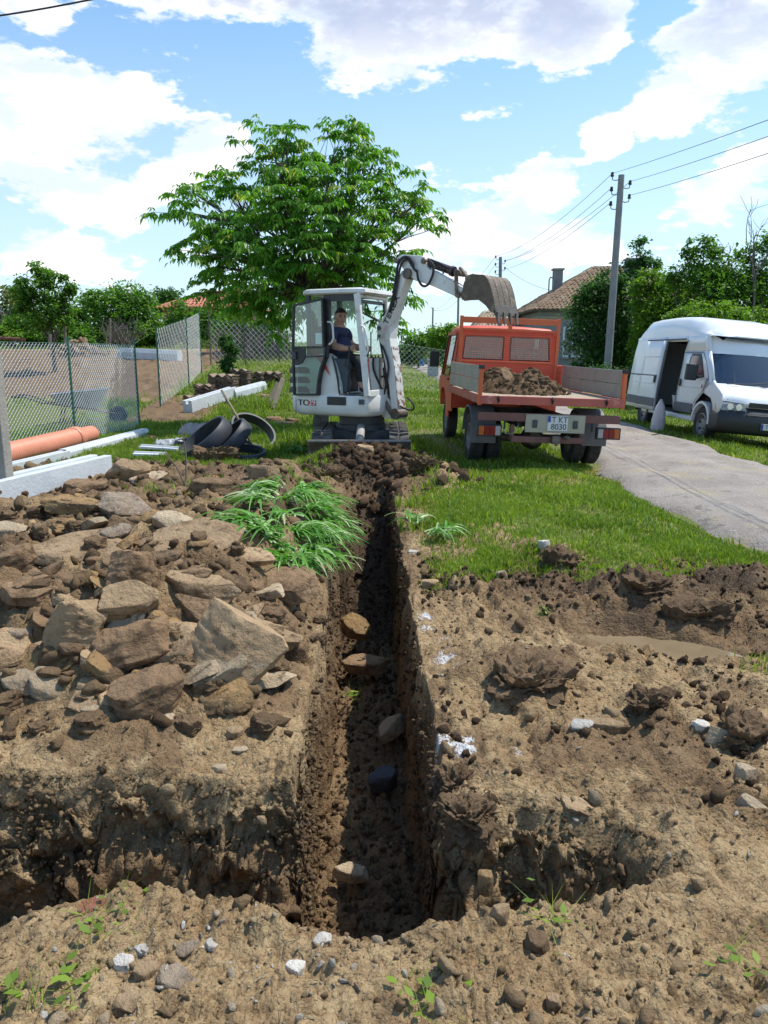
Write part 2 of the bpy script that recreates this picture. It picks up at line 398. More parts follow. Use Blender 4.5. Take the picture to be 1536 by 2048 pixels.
def soil_material():
    m = bpy.data.materials.new('soil'); m.use_nodes = True; nt = m.node_tree; N = nt.nodes; L = nt.links
    b = N['Principled BSDF']; b.inputs['Specular IOR Level'].default_value = .2
    at = N.new('ShaderNodeAttribute'); at.attribute_name = 'soil'
    sep = N.new('ShaderNodeSeparateColor'); L.new(at.outputs['Color'], sep.inputs[0])
    tc = N.new('ShaderNodeTexCoord')
    def noise(sc, dt=6, rg=.6):
        n = N.new('ShaderNodeTexNoise'); n.inputs['Scale'].default_value = sc; n.inputs['Detail'].default_value = dt; n.inputs['Roughness'].default_value = rg
        L.new(tc.outputs['Object'], n.inputs['Vector']); return n.outputs['Fac']
    def mix(f, a, bb):
        n = N.new('ShaderNodeMix'); n.data_type = 'RGBA'; L.new(f, n.inputs['Factor'])
        for k, v in (('A', a), ('B', bb)):
            if isinstance(v, tuple): n.inputs[k].default_value = (*v, 1)
            else: L.new(v, n.inputs[k])
        return n.outputs['Result']
    def ramp(f, a, bb):
        n = N.new('ShaderNodeMapRange'); n.interpolation_type = 'SMOOTHSTEP'; L.new(f, n.inputs[0]); n.inputs[1].default_value = a; n.inputs[2].default_value = bb; return n.outputs[0]
    def mth(op, a, bb):
        n = N.new('ShaderNodeMath'); n.operation = op
        for i, v in enumerate((a, bb)):
            if isinstance(v, float): n.inputs[i].default_value = v
            else: L.new(v, n.inputs[i])
        return n.outputs[0]
    n1, n2, n3 = noise(2.2), noise(28.0, 8, .7), noise(110.0, 5, .6)
    dry = mix(ramp(n1, .35, .65), (.325, .217, .112), (.44, .315, .172))
    dry = mix(ramp(n2, .42, .70), dry, (.215, .133, .067))
    dry = mix(ramp(n3, .60, .78), dry, (.53, .42, .27))
    wetc = mix(ramp(n2, .35, .68), (.175, .108, .056), (.26, .168, .088))
    wetc = mix(ramp(n1, .5, .72), wetc, (.27, .185, .10))
    wetc = mix(ramp(n3, .52, .75), wetc, (.10, .063, .038))
    f = mth('ADD', sep.outputs[0], mth('MULTIPLY', mth('SUBTRACT', n2, .5), .5))
    col = mix(ramp(f, .18, .62), dry, wetc)
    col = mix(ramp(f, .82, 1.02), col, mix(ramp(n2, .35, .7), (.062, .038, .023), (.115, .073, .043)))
    thatch = mix(ramp(n2, .4, .65), (.10, .15, .03), (.22, .20, .07))
    col = mix(ramp(mth('ADD', sep.outputs[1], mth('MULTIPLY', mth('SUBTRACT', n2, .5), .6)), .3, .7), col, thatch)
    col = mix(ramp(mth('ADD', sep.outputs[2], mth('MULTIPLY', mth('SUBTRACT', n3, .5), 1.6)), .45, .8), col, (.64, .63, .63))
    L.new(col, b.inputs['Base Color'])
    rg = N.new('ShaderNodeMapRange'); L.new(sep.outputs[0], rg.inputs[0]); rg.inputs[3].default_value = .95; rg.inputs[4].default_value = .7; L.new(rg.outputs[0], b.inputs['Roughness'])
    def vor(sc):
        n = N.new('ShaderNodeTexVoronoi'); n.inputs['Scale'].default_value = sc; n.inputs['Randomness'].default_value = 1
        dm = N.new('ShaderNodeVectorMath'); dm.operation = 'ADD'; nz = N.new('ShaderNodeTexNoise'); nz.inputs['Scale'].default_value = sc*.8; nz.inputs['Detail'].default_value = 3; L.new(tc.outputs['Object'], nz.inputs['Vector'])
        sv = N.new('ShaderNodeVectorMath'); sv.operation = 'SCALE'; sv.inputs['Scale'].default_value = 1.2/sc; L.new(nz.outputs['Color'], sv.inputs[0]); L.new(tc.outputs['Object'], dm.inputs[0]); L.new(sv.outputs[0], dm.inputs[1]); L.new(dm.outputs[0], n.inputs['Vector'])
        return mth('MULTIPLY', n.outputs['Distance'], -1.0)
    def bmp(h, dist, st, prev):
        q = N.new('ShaderNodeBump'); q.inputs['Strength'].default_value = st; q.inputs['Distance'].default_value = dist; L.new(h, q.inputs['Height'])
        if prev is not None: L.new(prev, q.inputs['Normal'])
        return q.outputs[0]
    nb = bmp(vor(95.), .009, .8, bmp(vor(38.), .018, .7, None))
    bp = N.new('ShaderNodeBump'); bp.inputs['Strength'].default_value = .8; bp.inputs['Distance'].default_value = .022; L.new(n2, bp.inputs['Height']); L.new(nb, bp.inputs['Normal'])
    bp2 = N.new('ShaderNodeBump'); bp2.inputs['Strength'].default_value = .6; bp2.inputs['Distance'].default_value = .004; L.new(n3, bp2.inputs['Height']); L.new(bp.outputs[0], bp2.inputs['Normal'])
    L.new(bp2.outputs[0], b.inputs['Normal'])
    return m
M_SOIL = soil_material()

def clods(x, y, z, dirt):
    big = fbm(x*3.1, y*3.1, z*3.1+1.0, 3); mid = fbm(x*9, y*9, z*9+4.0, 3, billow=True); fin = fbm(x*30, y*30, z*30, 3, billow=True, gain=.6)
    return dirt*(.045*big + .034*mid*(.4+.9*sst(big, -.3, .4)) + .017*fin)
def make_ground():
    t = np.linspace(0, 1, 215)[1:]; k = 2.3; g = (np.exp(k*t)-1)/(np.exp(k)-1)
    ys = list(np.linspace(-8, .7, 14)[:-1]); y = .7
    while y < 420:
        ys.append(y)
        y += y*.0056 if y < 12 else (y*.011 if y < 45 else y*.05)
    ys = np.array(sorted(ys + list(np.linspace(2.30, 2.80, 70)))) ; ys = np.r_[ys, 480, 600, 800]
    rows = []
    core = np.r_[np.linspace(-.29, -.21, 24), np.linspace(-.205, .205, 36), np.linspace(.21, .29, 24)]
    X = np.empty((len(ys), len(core)+2*len(g)))
    for i, yy in enumerate(ys):
        W = max(4.6, 1.25*yy+2.4); a = float(trench_axis(min(yy, 14.)))
        X[i] = a+np.r_[-.29-W*g[::-1], core, .29+W*g]
    Yg = np.repeat(ys[:, None], X.shape[1], 1)
    x, y = X.ravel(), Yg.ravel()
    b = base_h(x, y); d = trench_d(x, y); z = b-d
    wet, gr, lime, garden = soil_masks(x, y)
    dirt = np.clip(1-gr*1.0, .12, 1)
    roadm = sst(x, 2.6, 3.0)*(1-sst(x, 5.7, 6.1))*sst(y, 6, 6.5)
    dirt = dirt*(1-roadm)*(1-.0*y); near = 1-sst(y, 14, 22)
    amp = dirt*near + garden*1.5
    zz = z + clods(x, y, z, amp)
    heap = sst(y, 3.0, 3.6)*(1-sst(y, 8, 9.5))*(1-sst(x, -.6, -.4))*sst(x, -5, -4)+np.exp(-((x+.15)/.8)**2-((y-9.9)/.9)**2)
    zz = zz + heap*.09*fbm(x*4.5, y*4.5, 11., 4, billow=True)*near
    # platform is rutted and lumpy
    plat = sst(x, .3, .6)*(1-gr)*near*sst(y, 2.2, 2.6)*(1-sst(y, 6, 7))
    lump = sst(fbm(x*1.4, y*1.4, 41., 3), -.05, .35)
    zz = zz + plat*(.06*fbm(x*2.2, y*2.2, 21., 3)+.03*fbm(x*6, y*6, 23., 3, billow=True)+lump*(.06*fbm(x*7, y*7, 27., 4, billow=True, gain=.6)))
    bank = sst(y, 4.5, 4.9)*(1-sst(y, 5.2, 5.7))*sst(x, .3, .6)
    zz = zz + bank*.17*fbm(x*4, y*4, 31., 5, billow=True, gain=.6)
    zz = zz - .05*roadm
    # cut faces: push sideways so that they break into clods and hollows
    steep = sst(d, .02, .15)*1.0*near
    fl = 1-sst(np.abs(x-trench_axis(y)), .16, .235)
    sx = fbm(x*5, y*5, z*7, 4, billow=True); sy = fbm(x*4+9, y*4, z*6+3, 4, billow=True)
    x2 = x + steep*(1-fl)*(.05*sx+.018*fbm(x*14, y*3, z*14, 3))
    cross = steep*np.where(np.abs(x-trench_axis(y)) > .24, 1, 0)
    crs = cross*sst(y, 2.25, 2.4)*(1-sst(y, 2.85, 2.95))
    y2 = y + crs*(.085*sy+.06*fbm(x*12, y*12, z*12+2, 3, billow=True))
    zz = zz + crs*(.11*fbm(x*5+3, y*5, z*5, 4, billow=True)+.05*fbm(x*14, y*14, z*14, 3, billow=True))
    zz = zz + steep*fl*(.05*fbm(x*3.5, y*3.5, 5.5, 3)+.05*fbm(x*8, y*8, 8., 3, billow=True))
    nr, nc = X.shape
    idx = np.arange(nr*nc).reshape(nr, nc)
    F = np.stack([idx[:-1, :-1], idx[:-1, 1:], idx[1:, 1:], idx[1:, :-1]], -1).reshape(-1, 4)
    o = mk('ground', np.stack([x2, y2, zz], -1), F, M_SOIL, attrs={'soil': np.stack([wet, gr, lime, np.ones_like(x)], -1)})
    tag(o, kind='structure')
    return X, ys, zz.reshape(nr, nc)
GX, GYS, GZ = make_ground()
def surf(x, y):
    """height of the finished ground mesh (vectorised, away from cut faces)"""
    x = np.atleast_1d(np.asarray(x, float)); y = np.atleast_1d(np.asarray(y, float))
    i = np.clip(np.searchsorted(GYS, y)-1, 0, len(GYS)-2); out = np.empty(len(x))
    order = np.argsort(i); ii = i[order]
    st = np.r_[0, np.flatnonzero(np.diff(ii))+1, len(ii)]
    for a, b in zip(st[:-1], st[1:]):
        if a == b: continue
        r = ii[a]; sel = order[a:b]; f = (y[sel]-GYS[r])/(GYS[r+1]-GYS[r])
        out[sel] = np.interp(x[sel], GX[r], GZ[r])*(1-f)+np.interp(x[sel], GX[r+1], GZ[r+1])*f
    return out

# ------------------------------------------------------------------ road, puddle
M_ROAD = mat('road_gravel', (.265, .225, .195), (.35, .305, .265), 1.2, .95, bump=1.0, bscale=34, bdist=.03, spots=[((.36, .30, .21), (.52, .64), .7), ((.19, .165, .145), (.55, .66), 3.3), ((.50, .45, .39), (.58, .66), 22.), ((.20, .17, .15), (.60, .68), 13.)], coord='Object')
def make_road():
    ys = np.r_[np.linspace(6.2, 45, 240), np.geomspace(46, 420, 60)]; us = np.linspace(0, 1, 34)
    Yv, U = np.meshgrid(ys, us, indexing='ij')
    xl = np.interp(Yv, [6.2, 7, 9, 14, 25, 420], [3.2, 3.1, 2.95, 3.55, 3.5, 3.2]) + .34*fbm(Yv*.9, Yv*0, 3., 5, gain=.6)
    xr = 5.75 + .3*fbm(Yv*.8, Yv*0, 8., 5, gain=.6) + np.interp(Yv, [6, 45, 420], [0, 0, 2.2]); 
    Xv = xl+(xr-xl)*U
    edge = np.minimum(U, 1-U)
    Z = -.035 + .05*sst(edge, 0, .2) - .07*(1-sst(edge, 0, .05)) + .03*fbm(Xv*1.1, Yv*.6, 2., 3) - .03*(np.exp(-((U-.3)/.07)**2)+np.exp(-((U-.72)/.07)**2)) + .004*fbm(Xv*9, Yv*9, 4., 3)
    n, m = Yv.shape; idx = np.arange(n*m).reshape(n, m)
    F = np.stack([idx[:-1, :-1], idx[:-1, 1:], idx[1:, 1:], idx[1:, :-1]], -1).reshape(-1, 4)
    tag(mk('road', np.stack([Xv, Yv, Z], -1), F, M_ROAD), kind='structure')
make_road()
def make_puddle():
    m = mat('muddy_water', (.19, .14, .082), (.23, .17, .10), 3, .06, spec=.32)
    a = np.linspace(0, 2*math.pi, 60, endpoint=False); V = [(0, 0, 0)]; F = []
    V += [(.52*math.cos(t), .22*math.sin(t), 0) for t in a]
    F = [(0, i+1, (i+1) % 60+1) for i in range(60)]
    o = mk('puddle', V, F, m, smooth=False); o.location = (1.62, 4.25, -.105); o.rotation_euler = (0, 0, R(-28)); tag(o, kind='structure')
make_puddle()

# ------------------------------------------------------------------ stones
def icos(n):
    bm = bmesh.new(); bmesh.ops.create_icosphere(bm, subdivisions=n, radius=1)
    V = np.array([v.co[:] for v in bm.verts]); F = np.array([[v.index for v in f.verts] for f in bm.faces]); bm.free(); return V, F
ICO = {n: icos(n) for n in (1, 2, 3, 4, 5)}
def rock_verts(size, seed, sub=4, planes=9, rough=.05, taper=.25):
    """a broken stone: directions cut by a set of random planes, then roughened"""
    rg = np.random.default_rng(seed); D, F = ICO[sub]
    nrm = [np.array([0, 0, 1.]), np.array([0, 0, -1.])]; dist = [1.0, 1.0]
    nrm[0] = nrm[0]+rg.normal(0, .09, 3); nrm[1] = nrm[1]+rg.normal(0, .09, 3)
    a0 = rg.uniform(0, 6.28)
    for i in range(planes):
        a = a0+i*2*math.pi/planes+rg.uniform(-.33, .33); nrm.append(np.array([math.cos(a), math.sin(a), rg.uniform(-taper, taper)])); dist.append(rg.uniform(.72, 1.0))
    for i in range(3): 
        v = rg.normal(0, 1, 3); v /= np.linalg.norm(v); nrm.append(v); dist.append(rg.uniform(.92, 1.12))
    P = np.array([n/np.linalg.norm(n) for n in nrm]); dist = np.array(dist)
    q = np.clip(D@P.T, 1e-4, None)/dist          # 1/r for each plane
    r = 1/np.power(np.sum(np.power(q, 60), 1), 1/60)
    r = np.minimum(r, 1.32); V = D*r[:, None]
    S = np.array(size)/2; W = V*S
    k = 1/max(size)*4.6; off = rg.uniform(0, 50, 3)
    n = fbm(W[:, 0]*k+off[0], W[:, 1]*k+off[1], W[:, 2]*k*1.6+off[2], 6, gain=.66)
    lay = fbm(W[:, 0]*k*.6+off[1], W[:, 1]*k*.6, W[:, 2]*k*5+off[0], 2)
    nn = D/np.linalg.norm(D, axis=1)[:, None]
    W = W + nn*((n*rough*1.0+lay*rough*.35)*min(size[0], size[1], size[2]*2.2))[:, None]
    return W, F
def rmat(name, c1, c2, spots):
    return mat(name, c1, c2, 4.5, .92, bump=1.0, bscale=15, bdist=.05, spots=spots+[((c1[0]*.45, c1[1]*.42, c1[2]*.4), (.56, .64), 17.)], rand=.18, detail=9, spec=.15)
M_RK = {
 'tan': rmat('stone_tan', (.42, .295, .175), (.31, .207, .118), [((.17, .11, .065), (.56, .68), 5.), ((.42, .33, .225), (.60, .70), 8.)]),
 'brown': rmat('stone_brown', (.275, .18, .105), (.20, .127, .072), [((.10, .064, .04), (.54, .66), 5.), ((.36, .28, .19), (.64, .74), 7.)]),
 'orange': rmat('stone_ochre', (.33, .21, .095), (.235, .155, .085), [((.12, .08, .05), (.55, .66), 6.), ((.42, .31, .17), (.62, .72), 7.)]),
 'white': rmat('stone_limewashed', (.33, .26, .19), (.23, .165, .11), [((.66, .64, .62), (.60, .70), 5.), ((.13, .09, .06), (.62, .70), 8.)]),
 'pale': rmat('stone_pale', (.46, .36, .245), (.37, .275, .175), [((.22, .16, .10), (.62, .72), 6.)]),
 'chalk': rmat('stone_chalk', (.62, .575, .51), (.50, .445, .375), [((.36, .28, .20), (.62, .72), 9.)]),
 'slate': rmat('stone_slate', (.105, .11, .125), (.15, .15, .16), [((.30, .30, .32), (.62, .70), 9.)]),
 'red': rmat('stone_red', (.38, .135, .085), (.45, .21, .15), [((.34, .26, .18), (.60, .70), 12.)]),
 'clod': rmat('soil_clod', (.18, .118, .068), (.13, .083, .048), [((.20, .14, .085), (.58, .70), 9.)]),
}
def stone(name, label, cat, px, py, wpx, dep, th, kind='tan', yaw=0, tilt=(0, 0), sub=4, seed=None, dz=0.0, group=None, rough=.05, z=None, planes=9, sink=.35):
    """stone seen centred on photo pixel (px, py), wpx wide there; dep, th in units of its width"""
    p = G(px, py, dz) if z is None else PZ(px, py, z)
    ax = p.y*math.cos(PITCH)+(CAMZ-p.z)*math.sin(PITCH); w = wpx*ax/FPX
    V, F = rock_verts((w, w*dep, w*th), seed if seed is not None else int(px*7+py*3), sub, planes, rough)
    o = mk(name, V, F, M_RK[kind], sharp=38)
    zb = p.z
    if z is None: zs = float(surf(p.x, p.y)[0]); zb = zs if abs(zs-p.z) < .2 else p.z
    o.location = (p.x, p.y+w*dep*.12, zb+w*th*(.5-sink)); o.rotation_euler = (R(tilt[0]), R(tilt[1]), R(yaw))
    return tag(o, label, cat, group)
# ------------------------------------------------------------------ shared materials for machines
M_WHITE = mat('machine_white', (.74, .73, .69), (.66, .645, .60), 3, .38, spots=[((.20, .095, .045), (.69, .74), 7.), ((.44, .39, .31), (.55, .72), 2.6), ((.30, .24, .17), (.64, .72), 6.)], coat=.1)
M_RUSTW = mat('worn_white_paint', (.72, .70, .67), (.62, .58, .53), 6, .5, spots=[((.23, .12, .075), (.50, .55), 11.), ((.36, .27, .21), (.60, .66), 5.)])
M_BLACK = mat('black_paint', (.012, .012, .014), (.03, .03, .032), 5, .4)
M_DGREY = mat('dark_plastic', (.045, .05, .058), (.065, .07, .078), 5, .5)
M_RUBBER = mat('rubber', (.022, .022, .024), (.05, .047, .043), 6, .8, bump=.3, bscale=30)
M_TRACK = mat('dusty_rubber', (.05, .048, .05), (.13, .115, .10), 9, .85, bump=.4, bscale=25)
M_STEEL = mat('worn_steel', (.10, .085, .075), (.20, .165, .14), 7, .55, metal=.5, spots=[((.16, .10, .06), (.55, .65), 9.)], bump=.3)
M_MUDST = mat('muddy_steel', (.17, .125, .085), (.115, .085, .062), 7, .6, metal=.25, spots=[((.26, .20, .14), (.54, .64), 6.), ((.06, .045, .035), (.62, .72), 13.)], bump=.6, bscale=30)
M_RAM = mat('ram_dark', (.05, .032, .034), (.09, .06, .055), 9, .45, metal=.4)
M_RED = mat('red_stripe', (.60, .035, .03), (.55, .03, .03), 5, .4)
M_GLASS = glass('cab_glass', (.80, .90, .86), .90)
M_GREENG = glass('green_tinted_glass', (.55, .78, .70), .94)
M_SEAT = mat('grey_vinyl', (.07, .085, .10), (.095, .11, .125), 5, .6)
M_PAPER = mat('pale_paper', (.62, .74, .76), (.66, .76, .78), 4, .7)

# ------------------------------------------------------------------ mini excavator
EX_O, EX_A = Vector((-.35, 12.3, 0)), R(-27)
EXM = Matrix.Translation(EX_O) @ Matrix.Rotation(EX_A, 4, 'Z'); EXI = EXM.inverted()
E_near = EXM.to_3x3() @ Vector((0, -1, 0))        # outward normal of the side with the door
E_fwd = EXM.to_3x3() @ Vector((1, 0, 0))
exc = thing('mini_excavator', 'white mini excavator with raised boom, straddling the end of the trench', 'excavator', EX_O, (0, 0, EX_A))
def NS(px, py, off=.70):                          # photo pixel on the door side -> local point
    return EXI @ PP(px, py, EX_O + E_near*off, E_near)
def FS(px, py, off=.42):                          # photo pixel on the front plane
    return EXI @ PP(px, py, EX_O + E_fwd*off, E_fwd)
def exb(name, mb, m, bevel=0, parent=None, **k): return mb.build(name, m, parent or exc, bevel=bevel, **k)
def build_excavator():
    rot = Matrix.Rotation(-EX_A, 4, 'Z')          # undercarriage stays square to the trench (world axes)
    def W(x, y, z): return rot @ Vector((x, y, z))
    # --- tracks, in world axes about the slew centre
    for s in (-1, 1):
        cx = s*.575; r = .21; L2 = .74; prof = []
        for i in range(13): a = -math.pi/2+math.pi*i/12; prof.append((L2+r*math.cos(a), .225+r*math.sin(a)))
        for i in range(13): a = math.pi/2+math.pi*i/12; prof.append((-L2+r*math.cos(a), .225+r*math.sin(a)))
        m = MB(); n = len(prof)
        rings = []
        for (yy, zz) in prof + [prof[0]]:
            inn = (yy*(.93), .225+(zz-.225)*.84)
            rings.append([W(cx-.145, yy, zz), W(cx+.145, yy, zz), W(cx+.145, *inn), W(cx-.145, *inn)])
        m.loft(rings, caps=False)
        # lugs round the belt
        pts = [Vector((0, a, b)) for a, b in prof+[prof[0]]]; per = [0]
        for a, b in zip(pts[:-1], pts[1:]): per.append(per[-1]+(b-a).length)
        nl = 42
        for q in range(nl):
            d = per[-1]*q/nl; j = max(i for i in range(len(per)) if per[i] <= d); j = min(j, len(pts)-2)
            t = (d-per[j])/max(1e-6, per[j+1]-per[j]); p = pts[j].lerp(pts[j+1], t); tg = (pts[j+1]-pts[j]).normalized(); nn = Vector((0, tg.z, -tg.y))
            for h in (-1, 1):
                c = Vector((cx+h*.075, p.y, p.z))+nn*.012
                m.bar(W(*(c-Vector((.062, 0, 0))+tg*.012*h)), W(*(c+Vector((.062, 0, 0))-tg*.012*h)), .035, .03, up=(rot@Vector((0, nn.y, nn.z))))
        tr = exb('track', m, M_TRACK, .006)
        for yy, rr in ((-L2, .175), (L2, .175), (-.36, .09), (0, .09), (.36, .09)):
            zc = .225 if abs(yy) > .5 else .13
            m = MB(); m.lathe([(0, -.1), (rr*.4, -.1), (rr*.45, -.08), (rr, -.06), (rr, .06), (rr*.45, .08), (rr*.4, .1), (0, .1)], Matrix.Translation(W(cx, yy, zc)) @ rot @ RX, 18)
            exb('track_wheel', m, M_STEEL, 0, tr, sharp=30)
        m = MB(); m.add([W(cx+i*.07, j*.62, k) for i in (-1, 1) for j in (-1, 1) for k in (.14, .31)], [(0,1,3,2), (4,6,7,5), (0,4,5,1), (2,3,7,6), (0,2,6,4), (1,5,7,3)])
        exb('track_frame', m, M_DGREY, .02, tr)
    m = MB()
    m.add([W(i*.44, j*.35, k) for i in (-1, 1) for j in (-1, 1) for k in (.24, .42)], [(0,1,3,2), (4,6,7,5), (0,4,5,1), (2,3,7,6), (0,2,6,4), (1,5,7,3)])
    m.lathe([(.02, .40), (.42, .40), (.42, .50), (.36, .50), (.36, .64), (.02, .64)], n=28)
    exb('undercarriage_frame', m, M_DGREY, .012)
    # --- dozer blade
    m = MB(); prof = []
    for i in range(9):
        a = -1+2*i/8; prof.append((-1.48+.06*(1-a*a)-.0, .03+.34*i/8))
    back = [(y+.035, z) for y, z in reversed(prof)]
    poly = prof+back
    m.prism([W(-.73, y, z) for y, z in poly], W(1.46, 0, 0))
    bl = exb('dozer_blade', m, M_STEEL, .006)
    m = MB(); m.bar(W(-.73, -1.455, .378), W(.73, -1.455, .378), .06, .03); exb('blade_lip', m, mat('pale_worn_steel', (.24, .21, .19), (.33, .30, .28), 8, .5, metal=.5), .004, bl)
    for s in (-1, 1):
        m = MB(); m.bar(W(s*.3, -1.42, .16), W(s*.3, -.3, .27), .07, .11); exb('blade_arm', m, M_DGREY, .008, bl)
    m = MB(); m.tube(W(0, -1.4, .27), W(0, -1.0, .42), .035, n=12); m.tube(W(0, -1.12, .375), W(0, -.5, .48), .062, n=14); exb('blade_cylinder', m, mat('scuffed_grey', (.30, .27, .25), (.40, .37, .35), 8, .5), .0, bl, sharp=30)
    # --- upper structure skirt: rounded tail, chamfered front
    def plan(z, grow=0.0, tail=1.0):
        P = []
        for i in range(15):
            a = R(-128)+R(256)*i/14; P.append(((-.18-tail*.84*math.cos(a)*.98)-grow*0, -.72*math.sin(a)*1.0*(1 if abs(math.degrees(a)) > 80 else 1.0)))
        P = [(max(x, -1.0), max(-.71, min(.71, y*1.12))) for x, y in P]
        P = [(-1.0, -.30), (-.985, -.44), (-.93, -.57), (-.83, -.66), (-.70, -.70), (.28, -.70), (.44, -.60), (.50, -.35), (.50, .45), (.40, .62), (.2, .70), (-.70, .70), (-.83, .66), (-.93, .57), (-.985, .44), (-1.0, .30)]
        return [Vector((x*(1-grow), y*(1-grow), z)) for x, y in P]
    m = MB(); m.loft([plan(.655, .10), plan(.68, .045), plan(.72, .01), plan(.80), plan(.945), plan(.965, .012)])
    body = exb('upper_body', m, M_WHITE, 0, sharp=32)
    m = MB()
    for a, b in (((592, 795), (592, 829)),): 
        p, q = NS(*a, .703), NS(*b, .70); m.bar(p, q, .006, .008)
    exb('panel_gap', m, M_BLACK, 0, body)
    c = NS(673, 802, .708); m = MB(); m.box(c, (.33, .012, .125)); v = exb('side_vent', m, M_BLACK, .012, body)
    c = NS(741, 805, .70); m = MB(); m.box(Vector((.36, -.672, .88)), (.085, .012, .075), Matrix.Rotation(R(40), 3, 'Z')); exb('reflector', m, M_SEAT, .004, body)
    # lettering on the tail
    def side_text(body_, px, py, size, m, sx=1.0, off=.704):
        p = NS(px, py, off); M = Matrix.Translation(p) @ Matrix.Rotation(math.pi/2, 4, 'X'); return text_obj('model_lettering', body_, size, M, m, body, .002, sx)
    [side_text('TC', 606.5+dx, 805.5, .128, M_BLACK, 1.1, .704+.0004*i) for i, dx in enumerate((-.45, 0, .45))]
    c = NS(624, 805.7, .704); m = MB(); m.box(c, (.145, .006, .082)); exb('model_badge', m, M_RED, .01, body)
    [side_text('29', 624+dx, 805.7, .108, M_WHITE, 1.15, .709+.0004*i) for i, dx in enumerate((-.4, .4))]
    # --- engine cover behind the cab
    x0, x1 = -.985, NS(676, 787, .68).x
    def ring(z, xa, xb, yw):
        return [Vector(p) for p in ((xa, -yw+.18, z), (xa+.05, -yw+.06, z), (xa+.17, -yw, z), (xb, -yw, z), (xb, yw, z), (xa+.17, yw, z), (xa+.05, yw-.06, z), (xa, yw-.18, z))]
    m = MB(); m.loft([ring(.966, x0, x1, .66), ring(1.12, x0, x1-.015, .66), ring(1.28, x0+.01, x1-.055, .65), ring(1.42, x0+.05, x1-.10, .64), ring(1.52, x0+.10, x1-.16, .62), ring(1.585, x0+.19, x1-.25, .58)])
    cov = exb('engine_cover', m, M_WHITE, 0, sharp=36)
    for i, py in enumerate((740.5, 760, 779.5)):
        for j, px in enumerate((583, 607)):
            p = NS(px, py, .668); m = MB(); hw = (.10, .11)[j] if j else .085
            P = [(-hw, .05), (hw*.35, .05), (hw*.8, .02), (hw, -.045), (-hw, -.045)] if j else [(-hw*.6, .05), (hw, .05), (hw, -.045), (-hw, -.045), (-hw, 0)]
            m.prism([(p.x+a, -.668+(.06 if (p.x+a) < x0+.1 else 0), p.z+b) for a, b in P], (0, .02, 0)); exb('vent', m, M_BLACK, .008, cov)
    p0, p1, p2 = NS(618, 697, .672), NS(645, 722, .672), NS(660, 752, .672)
    m = MB(); m.add([p0+Vector((-.035, 0, .02)), p0+Vector((.05, 0, .03)), p1+Vector((.035, 0, .01)), p2, p1+Vector((-.04, 0, -.02))], [(0, 1, 2, 4), (2, 3, 4)]); exb('red_stripe', m, M_RED, 0, cov)
    # --- cab
    ztop = 2.44
    fx_t, fx_b = NS(711, 597).x, NS(732, 790).x      # front pillar top / bottom
    rx = NS(606, 600).x + .02                        # rear of cab
    y0, y1 = -.69, .28
    cabm = MB()
    def post(a, b, w=.07, d=.07): cabm.bar(a, b, w, d, up=(1, 0, 0))
    post((fx_b, y0+.035, .96), (fx_t, y0+.035, ztop), .07, .085)
    post((fx_b, y1-.035, .96), (fx_t, y1-.035, ztop), .06, .07)
    cabm.bar((fx_b, y0+.06, 1.0), (fx_b, y1, 1.0), .06, .10); cabm.bar((fx_t, y0+.06, ztop-.03), (fx_t, y1, ztop-.03), .06, .05)
    fr = exb('cab_frame', cabm, M_WHITE, .012)
    cabm = MB()
    xm = NS(652, 600).x
    post((xm, y0+.03, 1.66), (xm, y0+.03, ztop), .06, .10); post((rx+.05, y0+.03, 1.58), (rx+.05, y0+.03, ztop), .05, .06); post((rx+.05, y1-.03, 1.5), (rx+.05, y1-.03, ztop), .05, .06)
    cabm.bar((xm, y0+.03, ztop-.05), (fx_t, y0+.03, ztop-.05), .05, .10)
    cabm.bar((rx, y1-.02, 1.5), (fx_b, y1-.02, 1.5), .03, .05); cabm.bar((rx+.05, y0, 1.56), (rx+.05, y1, 1.56), .05, .06)
    # curved rear edge of the doorway
    pts = [NS(*q, .685) for q in ((656, 690), (655, 712), (648, 728), (642, 748), (639, 770), (638, 791))]
    cabm.path(pts, .026, 6)
    pts = [NS(*q, .675) for q in ((665, 712), (671, 735), (676, 760), (679, 788))]
    cabm.path(pts, .016, 6)
    exb('door_surround', cabm, M_BLACK, 0)
    m = MB(); m.add([(rx, y1-.01, 1.5), (fx_b, y1-.01, 1.5), (fx_t, y1-.01, ztop), (rx, y1-.01, ztop)], [(0, 1, 2, 3)]); exb('side_window', m, M_GLASS)
    m = MB(); m.add([(rx+.05, y0+.05, 1.6), (rx+.05, y1-.05, 1.6), (rx+.05, y1-.05, ztop), (rx+.05, y0+.05, ztop)], [(0, 1, 2, 3)]); exb('rear_window', m, M_GLASS)
    zg = 1.52; fxm = fx_b+(fx_t-fx_b)*(zg-.96)/(ztop-.96)
    m = MB(); m.add([(fx_b+.02, y0+.09, 1.05), (fx_b+.02, y1-.08, 1.05), (fxm+.02, y1-.08, zg), (fxm+.02, y0+.09, zg)], [(0, 1, 2, 3)]); exb('windscreen', m, M_GREENG)
    m = MB(); m.bar((fx_t-.02, y0+.10, ztop-.10), (fx_t-.02, y1-.1, ztop-.10), .03, .05); m.bar((fx_t, y1-.09, ztop-.1), (fxm, y1-.09, zg), .03, .03); m.bar((fx_t+.0, y0+.1, ztop-.1), (fxm, y0+.1, zg), .025, .025); exb('windscreen_frame', m, M_BLACK, .004)
    # roof
    def rr(z, g): return [Vector(p) for p in ((rx-.04-g, y0+.06, z), (rx+.05-g, y0-.02-g, z), (fx_t-.10, y0-.02-g, z), (fx_t+.10+g, y0+.06, z), (fx_t+.14+g, y1-.10, z), (fx_t+.02+g, y1+.02+g, z), (rx+.05, y1+.02+g, z), (rx-.04-g, y1-.06, z))]
